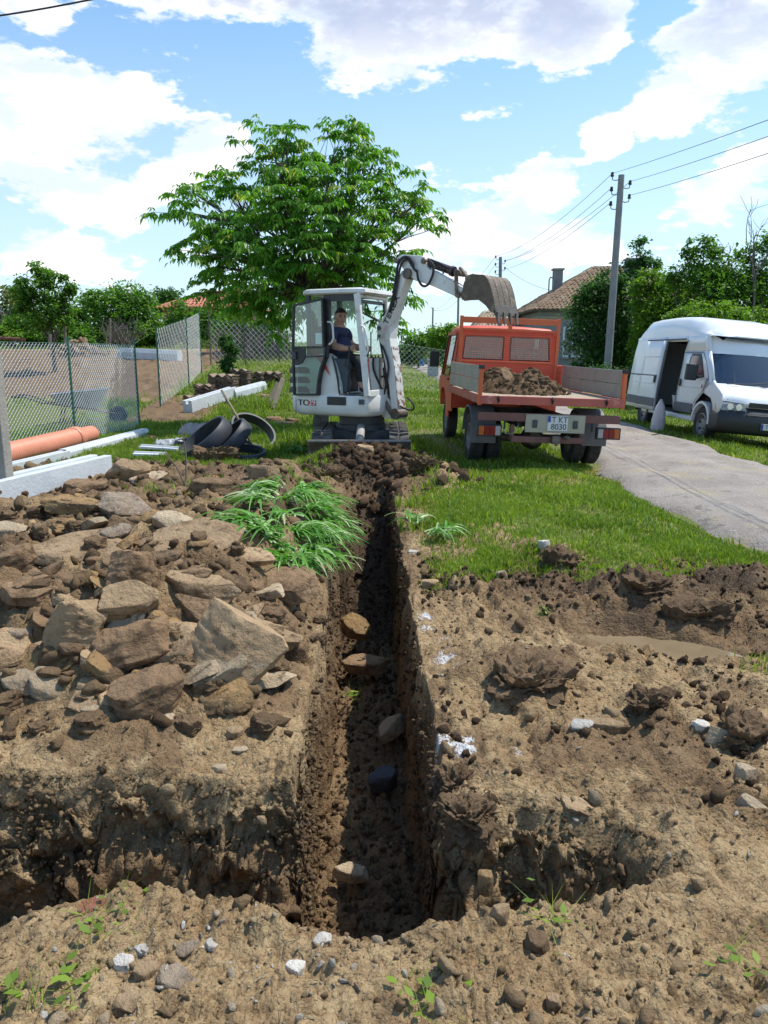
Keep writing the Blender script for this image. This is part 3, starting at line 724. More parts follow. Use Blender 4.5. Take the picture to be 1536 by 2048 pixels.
    m = MB(); m.loft([rr(ztop, .0), rr(ztop+.02, .025), rr(ztop+.065, .015), rr(ztop+.085, -.05)]); exb('roof', m, M_WHITE, 0, sharp=40)
    # door, folded back along the side
    D = lambda px, py: NS(px, py, .735)
    dm = MB()
    fr_pts = [D(588, 611), D(646, 598), D(649, 694), D(586, 695)]
    for i in range(4): dm.bar(fr_pts[i], fr_pts[(i+1) % 4], .03, .045 if i != 1 else .085, up=(0, 1, 0))
    low = [D(586, 695), D(589, 789), D(634, 789), D(636, 768), D(641, 740), D(649, 716), D(651, 694)]
    for a, b in zip(low[:-1], low[1:]): dm.bar(a, b, .03, .045, up=(0, 1, 0))
    dm.bar(D(610, 714), D(648, 712), .02, .015, up=(0, 1, 0))
    door = exb('door', dm, M_BLACK, .004)
    m = MB(); m.add(fr_pts, [(0, 1, 2, 3)]); exb('door_glass', m, M_GLASS, 0, door)
    m = MB(); m.add(low, [tuple(range(len(low)))]); exb('door_glass', m, M_GREENG, 0, door)
    P = [D(586, 697), D(611, 697), D(611, 716), D(605, 726), D(597, 730), D(587, 731)]
    m = MB(); m.prism([p-Vector((0, .012, 0)) for p in P], (0, .03, 0)); exb('lock_plate', m, M_BLACK, .004, door)
    m = MB(); m.box(D(591, 711)-Vector((0, .03, 0)), (.06, .04, .12)); exb('door_handle', m, M_DGREY, .01, door)
    c = D(637, 677); m = MB(); m.box(c+Vector((0, .01, 0)), (.115, .006, .16)); exb('notice', m, M_PAPER, 0, door)
    # grab rails
    for (a, b, c_, d_, off) in (((655, 644), (665, 644), (667, 682), (658, 689), .70), ((722, 652), (730, 654), (736, 705), (729, 711), .72)):
        m = MB(); q = [NS(*t, off) for t in (a, b, c_, d_)]
        q = [q[0], q[0].lerp(q[1], .6), q[1]+Vector((0, 0, -.04)), q[2]+Vector((0, 0, .04)), q[3].lerp(q[2], .6), q[3]]
        m.path(q, .016, 8); exb('grab_rail', m, M_WHITE, 0, sharp=50)
    # inside: console, seat, floor, levers
    ycen = (y0+y1)/2
    m = MB(); a = [EXI @ PP(*q, EX_O+E_near*.52, E_near) for q in ((662, 716), (694, 718), (693, 786), (680, 786))]; m.prism(a, (0, .13, 0)); exb('console', m, M_SEAT, .02)
    m = MB(); m.box((-.1, ycen, .975), (.95, .9, .02)); exb('cab_floor', m, M_DGREY)
    sx = (EXI @ PP(690, 700, EX_O+E_near*.22, E_near)).x
    m = MB(); m.box((sx-.02, ycen, 1.40), (.48, .46, .12)); m.box((sx-.02, ycen, 1.18), (.34, .34, .36)); st = exb('seat', m, M_DGREY, .04)
    m = MB(); m.box((sx-.27, ycen, 1.72), (.12, .44, .56), Matrix.Rotation(R(-10), 3, 'Y')); exb('seat_back', m, M_DGREY, .04, st)
    for yy in (ycen-.30, ycen+.30):
        m = MB(); m.tube((sx+.20, yy, 1.40), (sx+.22, yy, 1.50), .045, .03); m.tube((sx+.22, yy, 1.50), (sx+.24, yy, 1.62), .016, .014); m.lathe([(0, .0), (.022, .01), (.026, .05), (.018, .09), (0, .10)], Matrix.Translation((sx+.24, yy, 1.60)), 10); exb('joystick', m, M_BLACK, 0, sharp=40)
    for i in range(3):
        m = MB(); m.tube((fx_b-.2, ycen-.1+.1*i, .98), (fx_b-.1, ycen-.1+.1*i, 1.56), .010); exb('travel_lever', m, M_BLACK)
    # --- boom: traced on its own plane
    th = R(-38); bd = Vector((math.cos(th), math.sin(th), 0)); bn = Vector((math.sin(th), -math.cos(th), 0))   # bn points to the camera side
    BO = Vector((.24, 11.92, .68)); hw = .10
    def B(px, py, off=hw): return EXI @ PP(px, py, BO+bn*off, bn)
    ext = EXI.to_3x3() @ (-bn)
    sec = [((783, 826), (796, 826)), ((778, 775), (792, 785)), ((770, 730), (788, 742)), ((762, 688), (781, 692)), ((753.6, 676), (779, 677)), ((753.6, 650), (780.5, 655)), ((762, 641), (782.5, 645)), ((775, 618), (790, 620)), ((786, 585.5), (801, 585)), ((796, 556), (812, 556)), ((803, 541), (822, 549))]
    m = MB(); m.loft([[B(*a), B(*b), B(*b)+ext*2*hw, B(*a)+ext*2*hw] for a, b in sec])
    boom = exb('boom', m, M_WHITE, .012)
    # worn belly plate, a thin steel strip welded on
    m = MB(); q = [(796.6, 815), (792.4, 785), (788.6, 742), (784.6, 715), (781.8, 692)]
    m.loft([[B(*p)+ext*.015+EXI.to_3x3()@bd*.004, B(*p)+ext*.185+EXI.to_3x3()@bd*.004, B(*p)+ext*.185+EXI.to_3x3()@bd*.0, B(*p)+ext*.015] for p in q]); exb('belly_plate', m, M_RUSTW, 0, boom)
    for (px, py, r) in ((757, 656, .035), (757, 672, .025), (813, 547, .075), (789, 828, .085), (791, 521, .04)):
        m = MB(); c = B(px, py, hw+.02); m.tube(c, c+ext*(2*hw+.04), r, n=18); exb('pivot_pin', m, M_STEEL, 0, boom, sharp=40)
    # lettering along the boom
    a, b = B(773, 643, hw+.004), B(793.5, 597, hw+.004); u = (b-a).normalized(); nn = (EXI.to_3x3() @ bn).normalized(); v = nn.cross(u)
    M = Matrix((u, v, nn)).transposed().to_4x4(); M.translation = (a+b)/2
    [text_obj('maker_lettering', 'TEREX', .125, Matrix.Translation(v*dv+nn*.0004*i)@M, M_BLACK, boom, .001, 1.3) for i, dv in enumerate((-.004, .004))]
    m = MB(); c = B(772, 657, hw+.003); m.add([c+u*i*.045+v*j*.035 for i, j in ((-1, -1), (1, -1), (1, 1), (-1, 1))], [(0, 1, 2, 3)]); exb('warning_sticker', m, mat('pink_sticker', (.62, .42, .46), (.7, .5, .52), 30, .5), 0, boom)
    # bracket at the foot of the boom
    m = MB(); P = [B(*q) for q in ((770, 792), (785, 822), (797, 828), (797, 838), (775, 838), (762, 834), (762, 800))]; m.prism([p+ext*.02 for p in P], ext*.18); exb('swing_bracket', m, M_WHITE, .015)
    m = MB(); m.tube(B(762, 790), B(783, 826), .035, n=12); m.tube(Vector((.45, 0, .72)), Vector((.45, 0, .96)), .10, n=20); exb('swing_post', m, M_STEEL, 0, sharp=40)
    # boom ram in front of the cab
    m = MB(); m.tube(B(776, 815, .0), B(771, 735, .0), .05, n=14); m.tube(B(771, 735, 0), B(759, 665, 0), .028, n=12); exb('boom_cylinder', m, M_RAM, 0, sharp=40)
    # dipper
    dp = [(791, 521), (797, 512), (803, 509), (822, 510), (840, 511), (849, 514), (852, 520), (853, 533), (858, 538), (867, 541), (897, 558), (927.5, 576), (931, 588), (925, 598), (909, 592), (859, 570), (829.6, 561), (813, 547), (802, 533)]
    m = MB(); m.prism([B(*q, .085) for q in dp], ext*.17); dip = exb('dipper_arm', m, M_WHITE, .012)
    for (px, py, r) in ((846, 522, .04), (926, 589, .045)):
        m = MB(); c = B(px, py, .11); m.tube(c, c+ext*.22, r, n=16); exb('pivot_pin', m, M_STEEL, 0, dip, sharp=40)
    m = MB(); m.tube(B(855, 524, 0), B(907, 543, 0), .058, n=16); m.tube(B(903, 541.5, 0), B(908, 543.5, 0), .072, n=16); m.tube(B(905, 542, 0), B(920, 545, 0), .034, n=12); exb('bucket_cylinder', m, M_RAM, 0, sharp=40)
    m = MB(); m.tube(B(888, 537, .07), B(886, 548, .07), .012); m.path([B(862, 519, .07), B(880, 527, .07), B(896, 536, .07)], .012, 6); exb('ram_pipe', m, M_BLACK, 0)
    lk = MB()
    for off in (.09, -.07):
        lk.bar(B(912, 543, off), B(914, 590, off), .035, .06, up=tuple(ext)); lk.bar(B(920, 535, off), B(936, 556, off), .035, .06, up=tuple(ext))
    lk.tube(B(912, 545, .11), B(912, 545, .11)+ext*.22, .045, n=14); lk.tube(B(914, 589, .11), B(914, 589, .11)+ext*.22, .045, n=14); lk.tube(B(936, 557, .11), B(936, 557, .11)+ext*.22, .04, n=14)
    exb('bucket_linkage', lk, M_MUDST, .006)
    # bucket: shell and two side plates
    BW = .62; o0 = .20
    shell = [(933, 553), (946, 548), (957, 549), (967, 549.5), (975, 557), (980, 570), (984, 584), (987, 600), (989.5, 616), (991, 628)]
    inner = [(979.6, 623), (971, 611), (957, 600), (940, 600.5), (928, 602), (923, 590), (927, 566)]
    P = [B(*q, o0) for q in shell]; bu = EXI.to_3x3()@bd
    m = MB(); m.loft([[p, p+ext*BW] for p in P], close=False); cen = sum((B(*q, o0) for q in inner), Vector())/len(inner)
    m2 = []
    for i, p in enumerate(P):
        m2.append([p+(cen-p).normalized()*.022, p+(cen-p).normalized()*.022+ext*BW])
    m.loft(m2, close=False)
    bk = exb('bucket', m, M_MUDST, 0, sharp=50)
    for k in range(2):
        m = MB(); m.prism([B(*q, o0)+ext*(k*(BW-.02)) for q in shell+inner], ext*.02); exb('side_plate', m, M_MUDST, .004, bk)
    for k in range(1, 4):
        m = MB(); off = ext*(BW*k/4); m.loft([[p+off-(cen-p).normalized()*.008-ext*.006, p+off-(cen-p).normalized()*.008+ext*.006] for p in P[2:]], close=False); exb('wear_rib', m, M_MUDST, 0, bk)
    lip = P[-1]; dn = (P[-1]-P[-2]).normalized()
    m = MB(); m.bar(lip-dn*.05+(cen-lip).normalized()*.012, lip-dn*.05+(cen-lip).normalized()*.012+ext*BW, .03, .14, up=tuple(dn)); exb('cutting_edge', m, M_STEEL, .004, bk)
    for k in range(4):
        c = lip+ext*(.05+(BW-.10)*k/3); m = MB(); m.loft([[c+ext*a*w-dn*.03+bu*h*b for a, b in ((-1, -1), (1, -1), (1, 1), (-1, 1))] if t == 0 else [c+ext*a*w*.6+dn*.13+bu*h*b*.3 for a, b in ((-1, -1), (1, -1), (1, 1), (-1, 1))] for t, w, h in ((0, .035, .028), (1, .035, .028))]); exb('tooth', m, M_STEEL, .003, bk)
    for off in (o0-.10, o0-BW+.22):
        m = MB(); m.prism([B(*q, off) for q in ((930, 552), (946, 547), (950, 570), (940, 600), (924, 600), (921, 588), (929, 570))], ext*.03); exb('bucket_lug', m, M_MUDST, .004, bk)
    # hoses
    for pts, r in (([(778, 625), (787, 590), (792, 555), (797, 527), (806, 515), (818, 515), (825, 525), (827, 536), (834, 543)], .020), ([(781, 620), (791, 587), (797, 552), (802, 530), (809, 520), (818, 521), (824, 532)], .018),
                   ([(834, 543), (837, 560), (846, 572), (857, 568), (866, 548), (866, 530), (858, 521)], .018), ([(749, 822), (750, 780), (756, 760), (768, 752)], .018), ([(800, 812), (812, 818), (824, 820), (828, 813), (822, 802), (814, 795)], .014), ([(768, 790), (777, 735), (768, 700), (762, 690)], .016)):
        q = [B(*p, hw+.03) for p in pts]; sm = []
        for i in range(len(q)-1):
            p0, p1, p2, p3 = q[max(0, i-1)], q[i], q[i+1], q[min(len(q)-1, i+2)]
            for t in (0, .25, .5, .75): sm.append(.5*((2*p1)+(-p0+p2)*t+(2*p0-5*p1+4*p2-p3)*t*t+(-p0+3*p1-3*p2+p3)*t**3))
        sm.append(q[-1]); m = MB(); m.path(sm, r, 8); exb('hydraulic_hose', m, M_RUBBER, 0, smooth=True)
    return sx, ycen
SEATX, SEATY = build_excavator()

# ------------------------------------------------------------------ operator
def skin_obj(name, joints, edges, mats, parent, matrix, sub=2):
    me = bpy.data.meshes.new(name); me.from_pydata([j[0] for j in joints], edges, []); me.update()
    o = bpy.data.objects.new(name, me); COL.objects.link(o)
    for mt in mats: me.materials.append(mt)
    s = o.modifiers.new('skin', 'SKIN'); s.use_smooth_shade = True; s.branch_smoothing = .6
    for i, j in enumerate(joints):
        sv = me.skin_vertices[0].data[i]; r = j[1]; sv.radius = r if isinstance(r, tuple) else (r, r); sv.use_root = (i == 0)
    u = o.modifiers.new('sub', 'SUBSURF'); u.levels = sub; u.render_levels = sub
    if parent: o.parent = parent
    if matrix is not None: o.matrix_world = matrix
    return o
def build_person():
    skin = mat('skin', (.50, .285, .20), (.44, .24, .165), 12, .55); navy = mat('navy_cotton', (.030, .036, .085), (.042, .05, .11), 9, .9, bump=.4, bscale=25)
    trou = mat('dark_trousers', (.017, .018, .022), (.028, .028, .032), 8, .9, bump=.4, bscale=20); hairm = mat('black_hair', (.012, .010, .009), (.022, .018, .015), 30, .6, bump=.6, bscale=80)
    pel = Vector((SEATX-.12, SEATY, 1.50)); p = lambda x, y, z: tuple(pel+Vector((x, y, z)))
    # body faces the machine's front (+x); shoulder axis is y, door side is -y
    J = [(p(0, 0, 0), (.13, .16)), (p(.0, 0, .18), (.12, .16)), (p(.0, 0, .34), (.125, .17)), (p(0, 0, .47), (.12, .15)), (p(.01, 0, .53), .085), (p(.03, 0, .58), .082),   # 0-5 pelvis..neck
         (p(.0, -.21, .42), .075), (p(.06, -.28, .20), .066), (p(.30, -.30, .155), .05), (p(.36, -.285, .16), (.03, .04)),      # 6-9 near arm
         (p(.0, .21, .42), .075), (p(.06, .28, .20), .066), (p(.30, .30, .155), .05), (p(.36, .285, .16), (.03, .04)),          # 10-13 far arm
         (p(.06, -.11, -.02), .095), (p(.42, -.13, .0), .072), (p(.46, -.13, -.40), .05), (p(.56, -.13, -.45), .045),             # 14-17 near leg
         (p(.06, .11, -.02), .095), (p(.42, .13, .0), .072), (p(.46, .13, -.40), .05), (p(.56, .13, -.45), .045)]
    E = [(0, 1), (1, 2), (2, 3), (3, 4), (4, 5), (3, 6), (6, 7), (7, 8), (8, 9), (3, 10), (10, 11), (11, 12), (12, 13), (0, 14), (14, 15), (15, 16), (16, 17), (0, 18), (18, 19), (19, 20), (20, 21)]
    for s, base in ((-1, 9), (1, 13)):                    # five fingers closed round the joystick
        w = Vector(J[base][0]); pv = None
        for k in range(4):
            i0 = len(J); a = w+Vector((.035, 0, .028-.02*k)); J.append((tuple(a), .012)); J.append((tuple(a+Vector((.035, -s*.012, -.004))), .0105)); J.append((tuple(a+Vector((.030, -s*.045, -.006))), .009)); J.append((tuple(a+Vector((.008, -s*.055, -.004))), .008))
            E += [(base, i0), (i0, i0+1), (i0+1, i0+2), (i0+2, i0+3)]
        i0 = len(J); a = w+Vector((.0, -s*.03, .03)); J.append((tuple(a), .014)); J.append((tuple(a+Vector((.03, -s*.025, .015))), .011)); J.append((tuple(a+Vector((.055, -s*.03, .012))), .009)); E += [(base, i0), (i0, i0+1), (i0+1, i0+2)]
    root = skin_obj('person', J, E, [skin], None, EXM)
    tag(root, 'man in navy blue T-shirt and dark trousers seated at the controls in the cab', 'person')
    # head with face, turned towards the camera
    Vh, F = ICO[4]; V = Vh.copy()*np.array([.108, .090, .132])
    x, y, z = V[:, 0].copy(), V[:, 1].copy(), V[:, 2].copy()
    jaw = sst(-z, .02, .12); V[:, 1] *= 1-.28*jaw; V[:, 0] += .012*jaw*(x > 0)
    fr = sst(x, .03, .09)
    V[:, 0] += fr*(.028*np.exp(-(y/.014)**2-((z+.018)/.022)**2) + .012*np.exp(-(y/.010)**2-((z-.01)/.03)**2))            # nose
    V[:, 0] -= fr*.012*(np.exp(-((np.abs(y)-.032)/.014)**2-((z-.012)/.012)**2))                                         # eye sockets
    V[:, 0] += fr*.006*np.exp(-(y/.05)**2-((z-.034)/.010)**2) + fr*.006*np.exp(-(y/.022)**2-((z+.062)/.008)**2) - fr*.006*np.exp(-(y/.026)**2-((z+.056)/.004)**2)
    ear = np.exp(-((np.abs(y)-.078)/.012)**2-((x+.005)/.022)**2-((z-.0)/.03)**2); V[:, 1] += np.sign(y)*ear*.022
    M = Matrix.Translation(p(.04, 0, .635)) @ Matrix.Rotation(R(-42), 4, 'Z') @ Matrix.Rotation(R(6), 4, 'Y')
    def apply(V): return np.array([(M@Vector(v))[:] for v in V])
    h = mk('head', apply(V), F, skin, root)
    hv = Vh[:, :]*np.array([.117, .101, .140]); keep = (hv[:, 2] > .035+.035*sst(hv[:, 0], .0, .08)-.075*(1-sst(hv[:, 0], -.06, .0)))
    hv = hv*(1+.02*fbm(hv[:, 0]*60, hv[:, 1]*60, hv[:, 2]*60, 3))[:, None]
    fk = F[keep[F].all(1)]; hair = mk('hair', apply(hv), fk, hairm, root); so = hair.modifiers.new('thick', 'SOLIDIFY'); so.thickness = .012; so.offset = -1
    for s in (-1, 1):
        ev = ICO[2][0]*.011+np.array([.091, s*.034, .012]); mk('eye', apply(ev), ICO[2][1], mat('eye_dark', (.03, .02, .015), (.05, .04, .03), 5, .2), h)
        m = MB(); m.box(M@Vector((.103, s*.035, .036)), (.012, .032, .008), (M.to_3x3())); m.build('eyebrow', hairm, h)
    m = MB(); m.box(M@Vector((.1015, 0, -.058)), (.010, .044, .008), M.to_3x3()); m.build('mouth', mat('lip', (.35, .13, .11), (.3, .11, .1), 9, .5), h, bevel=.003)
    # clothes
    T = [(p(0, 0, -.01), (.19, .22)), (p(.03, 0, .16), (.185, .22)), (p(.0, 0, .33), (.15, .235)), (p(-.01, 0, .44), (.12, .19)), (p(.008, 0, .50), .10), (p(.0, -.22, .41), .115), (p(.045, -.27, .25), .098), (p(.0, .22, .41), .115), (p(.045, .27, .25), .098)]
    skin_obj('shirt', T, [(0, 1), (1, 2), (2, 3), (3, 4), (3, 5), (5, 6), (3, 7), (7, 8)], [navy], root, None)
    T = [(p(0, 0, .0), (.14, .17)), (p(.06, -.11, -.02), .11), (p(.42, -.13, .005), .085), (p(.46, -.13, -.37), .065), (p(.06, .11, -.02), .11), (p(.42, .13, .005), .085), (p(.46, .13, -.37), .065)]
    skin_obj('trousers', T, [(0, 1), (1, 2), (2, 3), (0, 4), (4, 5), (5, 6)], [trou], root, None)
    for s in (-1, 1):
        T = [(p(.44, s*.13, -.42), (.055, .05)), (p(.50, s*.13, -.46), (.05, .045)), (p(.62, s*.13, -.475), (.045, .035))]
        skin_obj('shoe', T, [(0, 1), (1, 2)], [M_RUBBER], root, None)
build_person()
# ------------------------------------------------------------------ wheels
def wheel(parent, name, c, r, w, side, rimmat, hub=.55, dish=.0, holes=0):
    """axis along x; side=+1: outer face towards +x"""
    M = Matrix.Translation(c) @ RX @ Matrix.Diagonal((1, 1, side, 1))
    t = MB(); hw = w/2
    t.lathe([(r*hub, -hw*.8), (r*.8, -hw), (r*.94, -hw*.95), (r, -hw*.7), (r, hw*.7), (r*.94, hw*.95), (r*.8, hw), (r*hub, hw*.8), (r*hub, -hw*.8)], M, 36)
    for k in range(30):                                   # tread blocks
        a = 2*math.pi*k/30
        for s in (-1, 1): t.add([M@Vector((rr*math.cos(a+da), rr*math.sin(a+da), zz)) for rr, da, zz in ((r*.99, -.06, s*hw*.15), (r*.99, .06, s*hw*.15), (r*.99, .06, s*hw*.78), (r*.99, -.06, s*hw*.78), (r*1.02, -.05, s*hw*.18), (r*1.02, .05, s*hw*.18), (r*1.02, .05, s*hw*.74), (r*1.02, -.05, s*hw*.74))], [(4, 5, 6, 7), (0, 4, 7, 3), (1, 2, 6, 5), (0, 1, 5, 4), (3, 7, 6, 2)])
    wl = t.build(name, M_RUBBER, parent, sharp=35)
    t = MB(); t.lathe([(r*hub*1.02, hw*.82), (r*hub*.95, hw*.86), (r*hub*.9, hw*(.55-dish)), (r*hub*.55, hw*(.35-dish)), (r*hub*.45, hw*(.6-dish)), (r*.12, hw*(.66-dish)), (0, hw*(.66-dish))], M, 30)
    t.lathe([(r*hub, -hw*.8), (r*hub*.9, -hw*.5), (0, -hw*.5)], M, 24)
    rm = t.build('rim', rimmat, wl, sharp=30)
    for k in range(holes):
        a = 2*math.pi*k/holes; q = MB(); q.lathe([(0, .004), (r*.07, .004), (r*.07, -.01)], M@Matrix.Translation((r*hub*.72*math.cos(a), r*hub*.72*math.sin(a), hw*(.46-dish)+.012)), 10); q.build('rim_hole', M_BLACK, rm)
    return wl

# ------------------------------------------------------------------ dropside truck
M_ORANGE = mat('orange_paint', (.72, .105, .05), (.64, .085, .042), 2.5, .5, spots=[((.50, .11, .07), (.58, .70), 4.), ((.20, .09, .055), (.70, .75), 14.), ((.38, .22, .15), (.62, .74), 2.2)])
M_ORANGE2 = mat('orange_frame_paint', (.66, .14, .04), (.60, .115, .038), 3, .45, spots=[((.40, .12, .06), (.62, .72), 6.), ((.16, .08, .05), (.70, .75), 12.)])
M_FADED = mat('faded_red_paint', (.50, .115, .08), (.42, .10, .075), 3, .55, spots=[((.55, .28, .22), (.58, .68), 5.), ((.24, .12, .08), (.66, .73), 9.), ((.48, .40, .34), (.70, .76), 7.)])
M_ALU = mat('weathered_aluminium', (.34, .32, .28), (.42, .395, .35), 3, .5, metal=.25, spots=[((.27, .22, .17), (.58, .70), 3.), ((.5, .48, .44), (.64, .72), 9.)])
M_MAROON = mat('maroon_primer', (.15, .062, .055), (.20, .085, .07), 5, .6, spots=[((.12, .08, .06), (.58, .68), 7.)])
M_CREAM = mat('cream_panel', (.42, .385, .29), (.36, .325, .245), 4, .55, spots=[((.24, .20, .15), (.6, .72), 6.)])
M_LAMPR = mat('red_lamp', (.26, .014, .016), (.20, .012, .014), 20, .15); M_LAMPO = mat('amber_lamp', (.50, .13, .03), (.42, .10, .03), 20, .15); M_LAMPW = mat('clear_lamp', (.42, .36, .36), (.36, .32, .32), 20, .15)
M_PLATE = mat('plate_white', (.68, .69, .68), (.60, .61, .60), 8, .4); M_BLUE = mat('plate_blue', (.02, .06, .38), (.02, .05, .32), 5, .4)
M_RIM = mat('steel_rim', (.30, .285, .26), (.22, .205, .185), 6, .55, metal=.2)
M_SEATR = mat('red_check_seat', (.20, .03, .03), (.09, .02, .022), 30, .9)
M_WOODF = mat('bed_planks', (.42, .34, .25), (.34, .27, .19), 5, .8, spots=[((.22, .16, .11), (.55, .68), 5.)], bump=.4)
M_REARG = glass('truck_glass', (.80, .88, .86), .86)
def build_truck():
    zc = -.02
    tr = thing('dropside_truck', 'orange-red dropside truck with open tail, loaded with dug-out soil', 'truck', (2.22, 11.62, zc), (R(.4), R(2.0), R(3.4)))
    def b(name, m, mt, bevel=0, par=None, **k): return m.build(name, mt, par or tr, bevel=bevel, **k)
    Y0, Y1, HW = -.93, 2.02, 1.0; zf = 1.0
    # chassis
    for s in (-1, 1):
        m = MB(); m.bar((s*.38, -.75, .66), (s*.38, 3.4, .66), .07, .16); b('chassis_rail', m, M_BLACK, .006)
    [b('cross_member', MB().bar((-.38, yy, .66), (.38, yy, .66), .08, .13), M_BLACK) for yy in (-.70, 1.2)]
    m = MB(); m.tube((-.8, 0, .36), (.8, 0, .36), .06); m.lathe([(0, -.17), (.1, -.15), (.17, -.05), (.17, .05), (.1, .15), (0, .17)], Matrix.Translation((0, 0, .36)) @ Matrix.Rotation(math.pi/2, 4, 'X'), 18); b('rear_axle', m, M_STEEL, sharp=40)
    # bed
    m = MB(); m.box((0, (Y0+Y1)/2, zf-.05), (2*HW-.06, Y1-Y0-.06, .07)); b('bed_frame', m, M_MAROON, .004)
    n = 9
    for i in range(n):
        w = (2*HW-.06)/n; m = MB(); m.box((-HW+.03+w*(i+.5), (Y0+Y1)/2+.01, zf), (w-.008, Y1-Y0-.08, .03)); b('bed_plank', m, M_WOODF, .003)
    m = MB(); m.bar((-HW, Y0, zf-.035), (HW, Y0, zf-.035), .05, .115); rim = b('tail_rim', m, M_FADED, .006)
    for x in (-.75, .0, .76):
        m = MB(); m.path([(x, Y0-.03, zf+.02), (x-.01, Y0-.055, zf-.0), (x+.01, Y0-.05, zf-.03), (x-.005, Y0-.04, zf-.07)], .011, 6); m.box((x, Y0-.028, zf-.02), (.035, .012, .05)); b('tail_hook', m, M_BLACK, 0, rim)
    for s in (-1, 1):
        m = MB(); m.bar((s*HW, Y0, zf-.035), (s*HW, Y1, zf-.035), .05, .11); b('side_rim', m, M_FADED, .006)
        for k in range(2):
            m = MB(); z0 = zf+.035+.195*k; m.box((s*(HW-.012), (Y0+Y1)/2+.02, z0+.095), (.022, Y1-Y0-.10, .186)); b('side_board', m, M_ALU, .004)
        m = MB(); m.box((s*HW, Y0+.015, zf+.16), (.055, .06, .54)); st = b('corner_stake', m, M_ORANGE2, .006)
        m = MB(); m.box((s*HW, Y0+.0, zf+.405), (.075, .07, .05)); m.tube((s*HW-.04, Y0-.01, zf+.39), (s*HW+.045, Y0-.01, zf+.39), .014); b('stake_latch', m, M_BLACK, .004, st)
    for i in range(7):
        y = Y0+.25+i*.4; m = MB(); m.prism([(-HW-.02, y, zf-.02), (-HW-.03, y+.05, zf-.09), (-HW-.03, y-.05, zf-.09)], (.02, 0, 0)); b('tie_ring', m, M_MAROON)
    # headboard
    xs = .845
    hb = MB(); hb.box((0, Y1+.02, zf+.21), (2*HW-.04, .035, .42)); b('headboard', hb, M_ORANGE, .005)
    for k in range(5):
        m = MB(); m.box((0, Y1-.003, zf+.06+.085*k), (2*HW-.1, .016, .030)); b('headboard_rib', m, M_ORANGE, .006)
    for s in (-1, 1):
        m = MB(); m.box((s*xs, Y1+.0, zf+.60), (.055, .055, 1.20)); b('headboard_post', m, M_ORANGE2, .006)
    m = MB(); m.bar((-xs, Y1, 2.135), (xs, Y1, 2.135), .05, .10); b('top_rail', m, M_ORANGE2, .006)
    m = MB(); m.bar((-xs, Y1, 1.98), (xs, Y1, 1.98), .03, .035); m.bar((-xs, Y1, zf+.44), (xs, Y1, zf+.44), .03, .03); b('mesh_rail', m, M_ORANGE2, .004)
    m = MB(); m.bar((0, Y1-.005, 1.96), (0, Y1-.005, 2.12), .03, .07, up=(1, 0, 0)); b('rail_bracket', m, M_ORANGE2, .004)
    m = MB(); z0, z1 = zf+.46, 1.97
    for i in range(36): x = -xs+.03+(2*xs-.06)*i/35; m.tube((x, Y1, z0), (x, Y1, z1), .0016, n=3)
    for i in range(15): z = z0+(z1-z0)*i/14; m.tube((-xs, Y1+.003, z), (xs, Y1+.003, z), .0016, n=3)
    o = b('guard_mesh', m, M_ORANGE2); o['kind'] = 'stuff'
    # cab: rings along its length
    def ring(y, zb, zr, wb, wr, wm):
        return [Vector(p) for p in ((-wb, y, zb), (-wm, y, 1.18), (-wr-.03, y, zr-.14), (-wr, y, zr-.05), (-wr+.14, y, zr), (wr-.14, y, zr), (wr, y, zr-.05), (wr+.03, y, zr-.14), (wm, y, 1.18), (wb, y, zb))]
    ca = Y1+.16; 
    # rear wall of the cab with two window openings
    zs = [.62, 1.18, 1.48, 1.865, 1.93, 2.035]; wz = lambda z: .93-.09*max(0, (z-1.18)/.86)
    m = MB()
    def quad(x0, x1, z0, z1, par=m):
        f = lambda x, z: (x*wz(z)/.93, ca, z); par.add([f(x0, z0), f(x1, z0), f(x1, z1), f(x0, z1)], [(0, 1, 2, 3)])
    WX = ((-.80, -.065), (.065, .80))
    quad(-.93, .93, .62, 1.18); quad(-.93, .93, 1.18, 1.48); quad(-.93, .93, 1.865, 1.99)
    for x0, x1 in ((-.93, -.80), (-.065, .065), (.80, .93)): quad(x0, x1, 1.48, 1.865)
    cabw = b('cab_rear_wall', m, M_ORANGE); so = cabw.modifiers.new('t', 'SOLIDIFY'); so.thickness = .03
    for x0, x1 in WX:
        m = MB(); quad(x0, x1, 1.48, 1.865, m); g = b('rear_window', m, M_REARG); g.location.y = .012
        m = MB(); f = lambda x, z: (x*wz(z)/.93, ca-.006, z); P = [f(x0, 1.48), f(x1, 1.48), f(x1, 1.865), f(x0, 1.865), f(x0, 1.48)]
        for a, c in zip(P[:-1], P[1:]): m.bar(a, c, .02, .028, up=(0, 1, 0))
        b('window_seal', m, M_BLACK, 0, g)
    # sides, roof, front
    m = MB(); ys = [ca, ca+.25, ca+.9, ca+1.2, ca+1.55, ca+1.75]
    rf = []
    for y, zr, wr in ((ca-.01, 1.99, .84), (ca+.05, 2.045, .84), (ca+.5, 2.07, .85), (ca+1.0, 2.05, .84), (ca+1.22, 1.98, .82)):
        rf.append([Vector(p) for p in ((-wr-.02, y, 1.90), (-wr, y, zr-.07), (-wr+.08, y, zr-.02), (-.3, y, zr), (.3, y, zr), (wr-.08, y, zr-.02), (wr, y, zr-.07), (wr+.02, y, 1.90))])
    m.loft(rf, close=False); o = b('cab_roof', m, M_ORANGE, sharp=50); so = o.modifiers.new('t', 'SOLIDIFY'); so.thickness = .02
